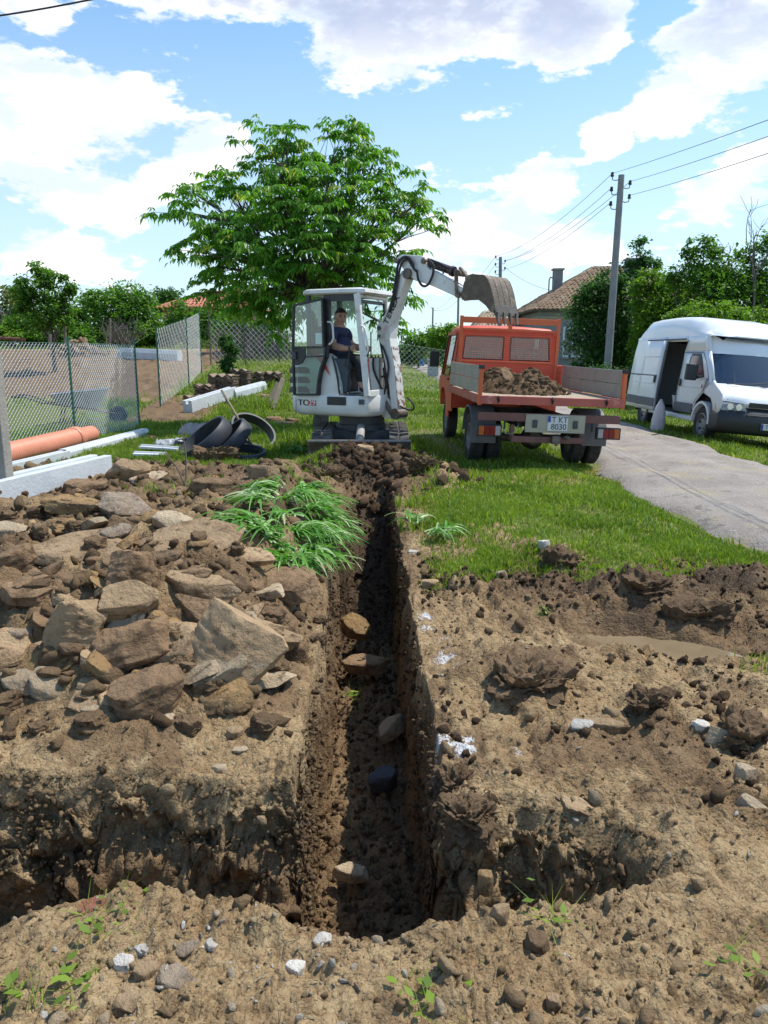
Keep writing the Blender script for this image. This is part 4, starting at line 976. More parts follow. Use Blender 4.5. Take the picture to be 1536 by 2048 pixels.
    for s in (-1, 1):
        m = MB(); X = lambda z: s*wz(z)
        q = lambda pts: m.add([(X(z), y, z) for y, z in pts], [tuple(range(len(pts)))])
        q([(ca, .55), (ca, 1.18), (ca+.36, 1.18), (ca+.36, .55)]); q([(ca, 1.18), (ca, 1.92), (ca+.17, 1.92), (ca+.36, 1.18)])
        q([(ca+.36, .72), (ca+.36, 1.2), (ca+1.72, 1.12), (ca+1.78, .86), (ca+1.45, .86), (ca+1.3, .92), (ca+.95, .92), (ca+.72, .72)]); q([(ca+1.35, 1.16), (ca+1.12, 1.92), (ca+1.22, 1.92), (ca+1.55, 1.15)]); q([(ca+.17, 1.88), (ca+.17, 1.93), (ca+1.2, 1.93), (ca+1.2, 1.88)])
        q([(ca+.36, .42), (ca+.36, .72), (ca+.72, .72), (ca+.66, .42)])
        o = b('cab_side', m, M_ORANGE); so = o.modifiers.new('t', 'SOLIDIFY'); so.thickness = .025; so.offset = -1 if s < 0 else 1
        m = MB(); m.add([(X(z)*.985, y, z) for y, z in ((ca+.2, 1.9), (ca+.36, 1.18), (ca+1.4, 1.14), (ca+1.15, 1.9))], [(0, 1, 2, 3)]); b('door_window', m, M_REARG, 0, o)
        m = MB(); P = [(X(z)*1.004, y, z) for y, z in ((ca+.17, 1.89), (ca+.36, 1.18), (ca+1.38, 1.15), (ca+1.14, 1.89), (ca+.17, 1.89))]
        for a, c in zip(P[:-1], P[1:]): m.bar(a, c, .02, .03, up=(1, 0, 0))
        b('window_frame', m, M_BLACK, 0, o)
        m = MB(); m.box((s*.945, ca+.5, 1.10), (.02, .14, .04)); b('door_handle', m, M_BLACK, .004, o)
        # mirror
        m = MB(); m.path([(s*.93, ca+1.15, 1.28), (s*1.06, ca+1.2, 1.36), (s*1.10, ca+1.2, 1.5)], .012, 6); m.box((s*1.12, ca+1.17, 1.44), (.17, .06, .29)); b('wing_mirror', m, M_BLACK, .02)
    m = MB(); m.loft([[Vector((x, y, z)) for x in (-w, -w*.5, w*.5, w)] for y, z, w in ((ca+1.22, 1.96, .80), (ca+1.55, 1.15, .88), (ca+1.78, .95, .90), (ca+1.82, .55, .88))], close=False); b('cab_front', m, M_ORANGE)
    m = MB(); m.add([(-.78, ca+1.25, 1.93), (.78, ca+1.25, 1.93), (.84, ca+1.57, 1.17), (-.84, ca+1.57, 1.17)], [(0, 1, 2, 3)]); b('windscreen', m, glass('windscreen_glass', (.75, .83, .82), .8))
    m = MB(); m.box((0, ca+.65, .66), (1.76, 1.2, .06)); b('cab_floor', m, M_BLACK)
    # seat backs seen through the rear windows
    for x in (-.48, .14, .52):
        m = MB(); m.box((x, ca+.42, 1.25), (.46, .12, .56), Matrix.Rotation(R(8), 3, 'X')); s_ = b('seat', m, M_SEATR, .05)
        m = MB(); m.box((x, ca+.36, 1.66), (.27, .08, .06)); m.box((x, ca+.36, 1.57), (.30, .07, .05)); m.box((x-.11, ca+.36, 1.60), (.05, .07, .18)); m.box((x+.11, ca+.36, 1.60), (.05, .07, .18)); b('headrest', m, M_SEATR, .02, s_)
    # tail: beam, lamps, plate panel
    m = MB(); m.bar((-1.0, -.87, .735), (1.0, -.87, .735), .06, .115); b('rear_beam', m, M_MAROON, .006)
    m = MB(); m.box((.08, -.905, .66), (.84, .03, .25)); pn = b('plate_panel', m, M_CREAM, .004)
    m = MB(); m.box((.11, -.925, .665), (.285, .008, .205)); pl = b('number_plate', m, M_PLATE, .004)
    m = MB(); m.box((-.012, -.931, .725), (.038, .004, .082)); b('plate_band', m, M_BLUE, 0, pl)
    Mt = lambda x, z: Matrix.Translation((x, -.931, z)) @ Matrix.Rotation(math.pi/2, 4, 'X')
    text_obj('plate_lettering', 'T KT', .115, Mt(.135, .713), M_BLACK, pl, .001, .92); text_obj('plate_lettering', '8030', .115, Mt(.125, .617), M_BLACK, pl, .001, .95)
    for x in (-.21, .36):
        m = MB(); m.box((x, -.93, .655), (.065, .03, .11)); b('plate_lamp', m, M_DGREY, .01, pn)
    for s in (-1, 1):
        x0 = s*.84; m = MB(); m.box((x0, -.90, .545), (.345, .07, .165)); h = b('tail_lamp', m, M_BLACK, .008)
        for k, mt in enumerate((M_LAMPO, M_LAMPR, M_LAMPR, M_LAMPW)):
            m = MB(); m.box((x0+s*(.115-.077*k), -.938, .545), (.072, .012, .125)); b('lens', m, mt, .004, h)
        m = MB(); m.bar((s*.62, -.87, .56), (s*.62, -.87, .70), .02, .03); b('lamp_bracket', m, M_BLACK)
    m = MB(); m.bar((-.52, -.87, .43), (.50, -.87, .43), .07, .085); tb = b('tow_bar', m, M_MAROON, .006)
    [b('tow_bar_hanger', MB().box((xx, -.8, .52), (.05, .1, .22)), M_MAROON, .004, tb) for xx in (-.50, .48)]
    m = MB(); m.box((.09, -.94, .44), (.11, .10, .11)); m.tube((.10, -.97, .36), (.10, -.97, .50), .022); b('tow_hook', m, M_STEEL, .006, tb)
    m = MB(); m.lathe([(0, -.03), (.04, -.02), (.045, 0), (.04, .02), (0, .03)], Matrix.Translation((.25, -.94, .475)), 14); b('tow_ball', m, M_STEEL, 0, tb, sharp=40)
    m = MB(); m.path([(-.66, -.86, .62), (-.6, -.87, .50), (-.5, -.87, .50), (-.42, -.86, .62)], .006, 5); b('lamp_cable', m, M_CREAM)
    # mudguards
    for s in (-1, 1):
        m = MB(); rg = []
        for i in range(11):
            a = R(-12)+R(190)*i/10; rg.append([Vector((s*.64, -.43*math.cos(a), .40+.43*math.sin(a))), Vector((s*1.0, -.43*math.cos(a), .40+.43*math.sin(a))), Vector((s*1.0, -.405*math.cos(a), .40+.405*math.sin(a))), Vector((s*.64, -.405*math.cos(a), .40+.405*math.sin(a)))])
        m.loft(rg); b('mudguard', m, mat('grey_mudguard', (.12, .12, .125), (.17, .16, .155), 6, .6), 0, sharp=40)
    # wheels: twin rear, single front
    for s in (-1, 1):
        wheel(tr, 'wheel', (s*.88, 0, .355), .355, .20, s, M_RIM, .56, .35, 0); wheel(tr, 'wheel', (s*.63, 0, .355), .355, .20, s, M_RIM, .56, .3, 0)
        wheel(tr, 'wheel', (s*.80, 3.08, .355), .355, .20, s, M_RIM, .56, .0, 6)
    m = MB(); m.tube((-.62, .62, .58), (-.62, 1.35, .58), .19, n=20); b('fuel_tank', m, M_BLACK, 0, sharp=40)
    return tr
TRUCK = build_truck()
# load: heap of soil, one loose slab and clods lying in the bed
def build_load():
    bpy.context.view_layer.update(); MT = TRUCK.matrix_world.copy()
    n = 90; u = np.linspace(-1, 1, n); U, Vv = np.meshgrid(u, u, indexing='ij'); x = -.22+.76*U; y = .55+.95*Vv
    e = np.clip(1-np.sqrt(U**2+Vv**2), 0, 1)
    h = .30*np.sqrt(np.clip(e, 0, 1))*(.75+.5*fbm(x*2.2, y*2.2, 3., 3)) + .14*np.exp(-((x-.02)/.25)**2-((y-.25)/.4)**2)*(e > 0) + .10*np.exp(-((x+.55)/.2)**2-((y-.3)/.4)**2)*sst(e, 0, .15)
    h = h + sst(e, 0, .15)*(.07*fbm(x*7, y*7, 1., 4, billow=True)+.02*fbm(x*25, y*25, 1., 3, billow=True)); z = 1.017+np.maximum(h, -.03*(e <= 0)+.0)-.004*(e <= .0)
    idx = np.arange(n*n).reshape(n, n); F = np.stack([idx[:-1, :-1], idx[1:, :-1], idx[1:, 1:], idx[:-1, 1:]], -1).reshape(-1, 4)
    F = F[(e.ravel()[F] > 0).any(1)]
    P = np.stack([x, y, z], -1).reshape(-1, 3); Pw = np.array([(MT@Vector(p))[:] for p in P])
    o = mk('soil_heap', Pw, F, M_RK['clod']); tag(o, 'heap of dark dug-out soil lying in the truck bed', 'soil heap', kind='stuff')
    rg = np.random.default_rng(5); Vs = []; Fs = []; base = 0
    for i in range(420):
        a = rg.uniform(0, 6.28); r = math.sqrt(rg.uniform(0, 1.25)); uu, vv = r*math.cos(a), r*math.sin(a); xx, yy = -.22+.76*uu, .55+.95*vv
        if yy < -.85 or abs(xx) > .9: continue
        ee = max(0, 1-math.hypot(uu, vv)); i0, j0 = int((uu+1)/2*(n-1)), int((vv+1)/2*(n-1)); zz = z[min(max(i0, 0), n-1), min(max(j0, 0), n-1)] if ee > 0 else 1.02
        s = rg.uniform(.018, .06)*(1 if ee > 0 else .6); V, F2 = rock_verts((s*2.2, s*1.8, s*1.5), i, 2, 6, .12); V = V+np.array([xx, yy, zz+s*.25]); Vs.append(V); Fs.append(F2+base); base += len(V)
    Vw = np.concatenate(Vs); Vw = np.array([(MT@Vector(p))[:] for p in Vw]); o = mk('soil_clods', Vw, np.concatenate(Fs), M_RK['clod'], sharp=40); tag(o, 'loose clods of soil scattered over the load in the truck bed', 'soil clods', kind='stuff')
    V, F = rock_verts((.17, .42, .07), 77, 4, 8, .05); o = mk('flat_stone', V, F, M_RK['brown'], sharp=38); o.matrix_world = MT@Matrix.Translation((-.42, .0, 1.24))@Matrix.Rotation(R(42), 4, 'X')@Matrix.Rotation(R(22), 4, 'Z'); tag(o, 'flat tan stone slab leaning on the soil heap in the truck bed', 'stone')
build_load()

# ------------------------------------------------------------------ white van
M_VANW = mat('van_white', (.82, .83, .84), (.78, .79, .80), 1.2, .28, coat=.3)
M_TRIM = mat('grey_trim', (.10, .105, .115), (.12, .125, .135), 5, .6)
M_BUMP = mat('black_bumper', (.022, .024, .028), (.03, .032, .036), 5, .5)
M_VGLASS = mat('tinted_glass', (.010, .022, .050), (.014, .028, .06), 2, .04, spec=.9)
M_DARKIN = mat('dark_interior', (.012, .012, .013), (.02, .02, .02), 4, .9)
def build_van():
    # local: x = width (0 at the visible side, + away from the road), y = length (0 at nose, + to the tail), z up
    van = thing('delivery_van', 'white high-roof delivery van with its side door slid open', 'van', (6.22, 14.35, -.11), (0, R(5.0), R(1.5)))
    def b(name, m, mt, bevel=0, par=None, **k): return m.build(name, mt, par or van, bevel=bevel, **k)
    LEN, WD = 5.35, 2.02
    def sx(z): return .0 if z < .9 else (.0+.055*(z-.9)**1.0 if z < 1.75 else .047+.20*(z-1.75)**1.25)   # tumblehome of the side
    def roofz(y): return np.interp(y, [1.15, 1.6, 2.2, 3.2, 4.6, 5.2, 5.35], [2.12, 2.34, 2.47, 2.52, 2.50, 2.44, 2.2])
    def panel(name, rows, mt, sub=True, par=None, off=0.0, both=True):
        """rows: (z, y_start, y_end) -> strip on the side; mirrored copy for the other side"""
        res = None
        for side in ((0, 1) if both else (0,)):
            m = MB(); V = []
            for z, y0, y1 in rows:
                for t in np.linspace(0, 1, 7): x = sx(z)-off; V.append((x if side == 0 else WD-x, y0+(y1-y0)*t, z))
            F = [(i*7+j, i*7+j+1, (i+1)*7+j+1, (i+1)*7+j) for i in range(len(rows)-1) for j in range(6)]
            m.add(V, F); o = b(name, m, mt, 0, par, sharp=40); s = o.modifiers.new('t', 'SOLIDIFY'); s.thickness = .03; s.offset = -1 if side == 0 else 1; res = res or o
        return res
    zs = (.42, .58, .75, .95, 1.2, 1.5, 1.75, 1.98, 2.06)
    yo0, yo1 = 2.30, 3.35                                             # sliding-door opening
    rear = panel('rear_side_panel', [(z, yo1+.02, 5.30-.05*max(0, z-1.2)) for z in zs], M_VANW)
    # shape of the front door: slanting windscreen pillar
    def apil(z): return .62 if z < 1.22 else .62+(z-1.22)*.80
    fd = panel('front_door', [(z, max(apil(z), 1.30 if z < .72 else (.98+.32*max(0, 1-(z-.72)/.25) if z < .97 else 0)), yo0-.04) for z in zs[1:-2]], M_VANW)
    panel('upper_side', [(z, apil(z)+.03, yo0-.04) for z in (1.75, 1.98, 2.06)], M_VANW)
    panel('door_header', [(z, yo0-.04, yo1+.02) for z in (1.96, 2.06)], M_VANW)
    wing = panel('front_wing', [(.60, .20, .42), (.75, .14, .48), (.86, .13, .60), (.95, .14, 1.0), (1.02, .26, 1.0), (1.08, .42, 1.0), (1.22, .66, 1.0)], M_VANW)
    m = MB()
    for side in (0, 1):
        x = lambda v: v if side == 0 else WD-v
    # sliding door, slid back outside the rear panel
    sd = panel('sliding_door', [(z, yo1-.10, yo1+1.05) for z in zs[:-1]], M_VANW, off=.075, both=False)
    m = MB(); m.box((-.095, yo1+.02, 1.12), (.03, .09, .16)); b('door_handle', m, M_BLACK, .01, sd)
    m = MB(); m.bar((sx(2.0)-.045, yo0, 2.0), (sx(2.0)-.045, yo1+1.1, 2.0), .04, .03); m.bar((-.05, yo1, 1.2), (-.05, 5.1, 1.2), .02, .03); b('door_rail', m, M_TRIM, .004)
    m = MB(); m.box((sx(1.3)-.03, yo1-.075, 1.22), (.055, .035, 1.45), Matrix.Rotation(R(3.2), 3, 'Y')); b('door_edge', m, mat('bare_seal', (.30, .30, .30), (.22, .22, .22), 9, .5), .008, sd)
    # grey band along the bottom
    for (a, c, off) in ((yo1-.1, yo1+1.05, .085), (yo1+1.06, 5.25, .012), (1.34, yo0-.04, .012)):
        m = MB(); m.box((-off, (a+c)/2, .60), (.02, c-a, .19)); b('side_trim', m, M_TRIM, .006)
    m = MB(); m.box((.06, (1.3+4.2)/2, .40), (.10, 2.9, .10)); b('sill', m, M_VANW, .02)
    # roof: lower shell then raised cap
    def xring(y, z0, zt, w0, w1):
        return [Vector(p) for p in ((w0, y, z0), (w0+.02, y, z0+(zt-z0)*.3), (w1, y, zt-.10), (w1+.07, y, zt-.03), (w1+.25, y, zt), (WD-w1-.25, y, zt), (WD-w1-.07, y, zt-.03), (WD-w1, y, zt-.10), (WD-w0-.02, y, z0+(zt-z0)*.3), (WD-w0, y, z0))]
    m = MB(); rg = []
    for y, zt, w1 in ((1.12, 2.08, .30), (1.3, 2.16, .27), (1.6, 2.30, .24), (2.0, 2.42, .21), (2.6, 2.50, .19), (3.4, 2.53, .18), (4.3, 2.52, .18), (4.9, 2.49, .19), (5.12, 2.42, .22), (5.25, 2.14, .26)):
        rg.append(xring(y, 2.055, zt, .095, w1))
    m.loft(rg); b('roof_cap', m, M_VANW, 0, sharp=42)
    # bonnet, nose and windscreen
    def w(z, y, k): return k
    nose = [(.30, .60, .10), (.16, .68, .05), (.11, .80, .035), (.16, .91, .03), (.30, 1.00, .02), (.60, 1.14, .015)]
    m = MB(); m.loft([[Vector((e+.0, y+.14*(1-0), z)), Vector((.22, y+.03, z+.01)), Vector((.55, y, z+.015)), Vector((WD/2, y-.02, z+.02)), Vector((WD-.55, y, z+.015)), Vector((WD-.22, y+.03, z+.01)), Vector((WD-e, y+.14, z))] for y, z, e in nose], close=False); b('bonnet', m, M_VANW, 0, sharp=45)
    m = MB(); a0, a1 = (.58, 1.13), (1.08, 1.72); st = []
    for t in np.linspace(0, 1, 7):
        y, z = a0[0]+(a1[0]-a0[0])*t, a0[1]+(a1[1]-a0[1])*t; e = .05+.09*t; st.append([Vector((e, y+.16, z)), Vector((e+.12, y+.06, z)), Vector((.55, y-.02, z)), Vector((WD/2, y-.05, z)), Vector((WD-.55, y-.02, z)), Vector((WD-e-.12, y+.06, z)), Vector((WD-e, y+.16, z))])
    m.loft(st, close=False); b('windscreen', m, M_VGLASS, 0, smooth=True)
    for side in (0, 1):
        xx = lambda v: v if side == 0 else WD-v
        m = MB(); m.path([(xx(.03), .70, 1.14), (xx(.06), .94, 1.42), (xx(.10), 1.20, 1.72), (xx(.12), 1.36, 2.06)], [.05, .055, .06, .06], 8); b('windscreen_pillar', m, M_VANW, 0, sharp=50)
    m = MB(); m.loft([[Vector((e, y+.16, z)), Vector((.3, y+.03, z+.01)), Vector((WD/2, y-.02, z+.02)), Vector((WD-.3, y+.03, z+.01)), Vector((WD-e, y+.16, z))] for y, z, e in ((1.07, 1.71, .10), (1.10, 1.80, .105), (1.16, 1.95, .12), (1.22, 2.08, .14), (1.30, 2.15, .2))], close=False); b('roof_front', m, M_VANW, 0, sharp=45)
    m = MB(); m.path([(.25, .56, 1.15), (.7, .52, 1.18), (1.05, .55, 1.23)], .010, 5); m.path([(.9, .52, 1.16), (1.35, .52, 1.2), (1.7, .6, 1.23)], .010, 5); b('wiper', m, M_BLACK)
    # bumper, grille, headlamps, plate
    m = MB(); m.loft([[Vector((e, y+.50, z)), Vector((e+.01, y+.18, z)), Vector((.18, y+.05, z)), Vector((.6, y, z)), Vector((WD-.6, y, z)), Vector((WD-.18, y+.05, z)), Vector((WD-e-.01, y+.18, z)), Vector((WD-e, y+.50, z))] for y, z, e in ((.10, .24, .04), (.02, .30, .0), (-.02, .42, -.015), (-.02, .56, -.015), (.03, .66, .0), (.12, .74, .02))], close=False); bp = b('bumper', m, M_BUMP, 0, sharp=50); so = bp.modifiers.new('t', 'SOLIDIFY'); so.thickness = .03
    m = MB(); m.box((WD/2, .01, .55), (1.1, .03, .14)); b('air_intake', m, M_BLACK, .01, bp)
    m = MB(); m.box((WD/2, .10, .80), (.95, .06, .09)); b('grille', m, M_BLACK, .01)
    m = MB(); m.box((WD/2, -.035, .42), (.52, .012, .115)); pl = b('number_plate', m, M_PLATE, .004)
    m = MB(); m.box((WD/2-.24, -.043, .42), (.04, .006, .11)); b('plate_band', m, M_BLUE, 0, pl)
    text_obj('plate_lettering', 'T', .11, Matrix.Translation((WD/2-.15, -.043, .42)) @ Matrix.Rotation(math.pi/2, 4, 'X'), M_BLACK, pl, .001)
    for side in (0, 1):
        xx = lambda v: v if side == 0 else WD-v
        P = [(.0, .30, .66), (.0, .34, .79), (.06, .18, .84), (.40, .06, .82), (.47, .05, .68), (.06, .14, .66)]
        m = MB(); c = Vector((xx(.2), .16, .78)); ring = [Vector((xx(a), y-.012, z)) for a, y, z in P]; m.prism(ring, (0, .05, 0)); hl = b('headlamp', m, mat('lamp_glass', (.42, .45, .46), (.26, .28, .30), 12, .08, spec=.8), .012)
        for k in range(2):
            m = MB(); m.lathe([(0, 0), (.06, .0), (.068, .02)], Matrix.Translation((xx(.17+.15*k), .085-.035*k, .745)) @ Matrix.Rotation(math.pi/2, 4, 'X'), 16); b('reflector', m, mat('chrome', (.6, .6, .62), (.7, .7, .7), 4, .12, metal=1), 0, hl)
        m = MB(); m.lathe([(0, 0), (.05, .005), (.055, .02)], Matrix.Translation((xx(.0)-.005 if side == 0 else WD+.005, .98, 1.0)) @ RX, 10)
        m = MB(); m.prism([(xx(0)-(.012 if side == 0 else -.012), y, z) for y, z in ((1.02, 1.06), (1.06, 1.10), (1.06, 1.02))], (.01, 0, 0)); b('side_repeater', m, M_LAMPO)
    # door window, handle, mirror
    for side in (0, 1):
        xx = lambda v: v if side == 0 else WD-v; sg = -1 if side == 0 else 1
        def poly(pts, d, name, mt, t, par=None):
            m = MB(); m.prism([(xx(sx(z))+sg*d, y, z) for y, z in pts], (-sg*t, 0, 0)); return b(name, m, mt, .008, par)
        wn = poly([(1.06, 1.24), (1.90, 1.16), (1.93, 1.20), (1.90, 1.62), (1.82, 1.70), (1.45, 1.70), (1.36, 1.64)], .012, 'door_window_surround', M_BUMP, .02)
        poly([(1.40, 1.26), (1.86, 1.21), (1.84, 1.62), (1.79, 1.66), (1.48, 1.66), (1.40, 1.58)], .016, 'door_window', M_VGLASS, .02, wn)
        poly([(1.11, 1.28), (1.36, 1.265), (1.36, 1.56)], .016, 'quarter_window', M_VGLASS, .02, wn)
        m = MB(); m.box((xx(0)+sg*.02, 2.12, 1.10), (.03, .10, .15)); b('door_handle', m, M_BLACK, .012)
        m = MB(); m.bar((xx(0), 1.28, 1.22), (xx(0)+sg*.14, 1.24, 1.25), .05, .06); m.box((xx(0)+sg*.20, 1.20, 1.32), (.22, .13, .32)); b('wing_mirror', m, M_BUMP, .045)
    # panel gaps and pressed creases along the visible side
    for pts in ([(1.98, yo0-.05), (1.5, yo0-.05), (.95, yo0-.05), (.52, yo0-.05)], [(1.70, 1.30), (1.5, 1.06), (1.24, .86), (1.0, .99), (.72, 1.32)], [(1.73, 1.32), (1.73, yo0-.05)]):
        m = MB(); m.path([(sx(z)-.004, y, z) for z, y in pts], .006, 5); b('panel_gap', m, M_TRIM)
    for z, a, c, off in ((1.02, yo1-.08, yo1+1.03, .079), (1.62, yo1-.08, yo1+1.03, .079), (1.02, yo1+1.08, 5.2, .004), (1.02, 1.05, yo0-.06, .004)):
        m = MB(); m.path([(sx(z)-off, a, z), (sx(z)-off, c, z)], .011, 6); b('body_crease', m, M_VANW, 0, smooth=True)
    # rear wall, floor, interior
    m = MB(); m.box((WD/2, 5.27, 1.25), (WD-.16, .04, 1.64)); b('rear_doors', m, M_VANW, .01)
    m = MB(); m.box((WD/2, 3.2, .50), (WD-.1, 4.0, .05)); b('load_floor', m, M_DARKIN)
    m = MB(); m.box((WD/2, 2.0, 1.27), (WD-.22, .03, 1.5)); b('bulkhead', m, M_DARKIN)
    m = MB(); m.box((WD-.14, 3.6, 1.27), (.03, 3.2, 1.45)); b('lining', m, M_DARKIN)
    m = MB(); m.box((WD/2, 3.4, 2.05), (WD-.24, 3.8, .02)); b('ceiling_lining', m, M_DARKIN)
    m = MB(); m.box((WD/2, .9, .62), (WD-.3, 1.4, .5)); b('engine_bay', m, M_DARKIN)
    m = MB(); m.box((.10, 2.82, .44), (.16, 1.0, .06)); b('step', m, mat('step_grey', (.28, .28, .28), (.2, .2, .2), 8, .6), .01)
    # wheel arches and wheels
    for side in (0, 1):
        xx = lambda v: v if side == 0 else WD-v; sg = -1 if side == 0 else 1
        for yc in (.92, 4.15):
            m = MB(); rg = []
            for i in range(13):
                a = math.pi*i/12; c, s = math.cos(a), math.sin(a); rg.append([Vector((xx(-.012), yc+.42*c, .36+.42*s)), Vector((xx(-.012), yc+.36*c, .36+.37*s)), Vector((xx(.2), yc+.36*c, .36+.37*s)), Vector((xx(.2), yc+.42*c, .36+.42*s))])
            m.loft(rg); b('wheel_arch', m, M_BUMP if yc > 2 else M_VANW, 0, sharp=40)
            wheel(van, 'wheel', (xx(.13), yc, .335), .335, .21, sg, mat('wheel_trim', (.30, .30, .31), (.24, .24, .25), 6, .4, metal=.4), .62, .1, 7)
    return van
VAN = build_van()
def van_goods():
    bpy.context.view_layer.update(); MV = VAN.matrix_world.copy()
    # paper sack standing in the grass by the open door
    p = MV@Vector((-.22, 2.42, 0)); n = 20; rg = []
    for k, (z, a, b2) in enumerate(((0, .20, .12), (.05, .22, .14), (.2, .21, .14), (.4, .20, .12), (.55, .17, .08), (.62, .16, .04), (.66, .17, .02))):
        rg.append([Vector((a*math.copysign(abs(math.cos(t))**.6, math.cos(t))+.012*math.sin(5*t+k), b2*math.copysign(abs(math.sin(t))**.6, math.sin(t))+.01*math.cos(7*t+2*k), z)) for t in [2*math.pi*i/n for i in range(n)]])
    m = MB(); m.loft(rg); o = m.build('paper_sack', mat('white_sack', (.72, .69, .69), (.58, .55, .56), 5, .85, bump=.8, bscale=9), None, sharp=60); o.location = (p.x, p.y, hz(p.x, p.y)-.01); o.rotation_euler = (R(4), R(-6), R(70)); tag(o, 'crumpled white paper sack standing on the grass by the van door', 'sack')
    bk = thing('bucket', 'white plastic bucket with wire handle standing on the van floor by the open door', 'bucket', MV@Vector((.22, 2.52, .525)))
    m = MB(); m.lathe([(0, .0), (.12, 0), (.15, .28), (.158, .28), (.158, .30), (.145, .30), (.115, .02), (0, .02)], n=24); m.build('pail', mat('white_plastic', (.62, .62, .62), (.56, .56, .56), 6, .5), bk, sharp=40)
    m = MB(); m.path([(.15*math.cos(t), .02, .28+.15*math.sin(t)) for t in [math.pi*i/12 for i in range(13)]], .005, 5); m.build('handle', M_STEEL, bk)
van_goods()
# ------------------------------------------------------------------ stones of the heap left of the trench
def heap_stones():
    S = stone; g = 'stones of the dug-out heap'
    big = [
     # label, px, py, width px, depth, thick, kind, yaw, tilt
     ('large flat grey-tan slab lying level in the stone heap', 160, 1105, 225, .80, .15, 'tan', 12, (10, -2)),
     ('long pale slab sloping down towards the trench in the heap', 385, 1092, 190, .95, .15, 'tan', -35, (14, 10)),
     ('stone smeared with white lime on top of the heap', 250, 1030, 140, .65, .42, 'white', -25, (8, 12)),
     ('long flat brown slab at the back of the heap beside the concrete beam', 180, 972, 145, .55, .26, 'brown', 8, (2, 4)),
     ('thin slab with an ochre broken side at the back of the heap', 140, 1025, 135, .55, .22, 'orange', -4, (6, 6)),
     ('grey-brown block at the grass end of the heap', 292, 940, 78, .7, .34, 'tan', 10, (0, 5)),
     ('pale wedge-shaped slab at the grass end of the heap', 292, 958, 76, .6, .28, 'pale', 20, (10, -6)),
     ('flat-topped brown block in the middle of the heap', 420, 988, 95, .7, .36, 'brown', -8, (4, 3)),
     ('tan slab propped up below the black rubber rings', 527, 957, 70, .35, .62, 'tan', 8, (-15, 5)),
     ('thin brown slab beside the soil pushed up by the blade', 592, 930, 92, .6, .2, 'brown', 5, (3, 2)),
     ('thin flat stone with an ochre edge beside the uprooted leaves', 448, 1092, 84, .6, .22, 'orange', 6, (4, -4)),
     ('small triangular ochre stone above the thin ochre-edged one', 438, 1062, 48, .7, .6, 'orange', 20, (12, 0)),
     ('shaded slab under the uprooted green leaves', 505, 1125, 105, .6, .22, 'tan', -20, (12, 8)),
     ('large rust-brown slab at the lip of the trench', 562, 1185, 155, .7, .28, 'brown', -10, (16, 5)),
     ('long rough crumbly stone lying across the middle of the heap', 400, 1168, 170, .45, .28, 'tan', -8, (8, 6)),
     ('big dark-faced slab leaning back behind the upright boulder', 430, 1235, 205, .45, .34, 'brown', -24, (34, 16)),
     ('mud-caked stone standing on end in the heap', 258, 1190, 105, .8, 1.0, 'brown', 15, (-22, 10)),
     ('broad brown slab at the left end of the heap', 48, 1200, 125, .7, .3, 'brown', -8, (8, 6)),
     ('upright squarish block in the front of the heap', 152, 1290, 108, .7, 1.05, 'tan', 12, (-8, 6)),
     ('pale tan slab with a clean broken edge at the front of the heap', 55, 1352, 150, .8, .22, 'pale', 6, (12, 3)),
     ('wedge-shaped muddy stone in the front of the heap', 265, 1292, 165, .6, .56, 'brown', 15, (-14, -14)),
     ('largest boulder, a layered slab stood on edge with white streaks', 462, 1340, 210, .38, .80, 'tan', -30, (-28, 22)),
     ('mud-covered stone lying under the layered boulder', 285, 1405, 170, .6, .5, 'brown', 18, (6, -14)),
     ('small clean tan flake in front of the heap', 327, 1427, 46, .8, .3, 'pale', 10, (18, 8)),
     ('small pale flat stone beside the clean tan flake', 178, 1415, 46, .6, .35, 'pale', -6, (10, 0)),
     ('pale broken stone at the left rim of the heap', 20, 1080, 62, .8, .7, 'pale', 10, (10, 10)),
     ('cluster stone with white flecks at the left of the heap', 28, 1270, 75, .7, .55, 'white', 4, (0, 8)),
     ('small dark wet stone between the upright blocks', 212, 1243, 58, .8, .75, 'brown', 25, (0, 0)),
     ('rounded brown lump half buried in the trench lip', 575, 1300, 72, .7, .7, 'brown', 12, (0, 14)),
     ('small slab with white flecks on top of the grey-tan slab', 232, 1085, 66, .9, .35, 'white', 30, (12, -6)),
     ('brown stone wedged under the long crumbly one', 640, 1360, 40, .7, .6, 'brown', 5, (0, 0)),
    ]
    for i, (lab, px, py, w, d, t, k, yaw, tl) in enumerate(big[:-1]):
        stone('flat_stone' if t < .4 else 'stone_block', lab, 'stone', px, py, w, d, t*(.8 if t < .45 else .9), k, yaw, tl, sub=5 if w > 90 else 4, dz=.03, group=g, rough=.07, sink=.22)
    # unnamed filler stones between the slabs
    rg = np.random.default_rng(11)
    for i in range(120):
        px, py = rg.uniform(0, 640), rg.uniform(930, 1420)
        if py > 1230 and px > 560: continue
        if py < 1000 and px < 70: continue
        if 480 < px and py < 1140 and py > 970: continue
        w = rg.uniform(30, 92)*(.55+.45*(py-900)/500)
        stone('rubble_stone', 'small broken stone filling gaps between slabs of the heap', 'stone', px, py, w, rg.uniform(.6, 1), rg.uniform(.18, .5), ['tan', 'brown', 'brown', 'clod', 'orange'][rg.integers(5)], rg.uniform(0, 180), (rg.uniform(-20, 25), rg.uniform(-25, 25)), sub=3, seed=500+i, group='rubble between the slabs', rough=.07)
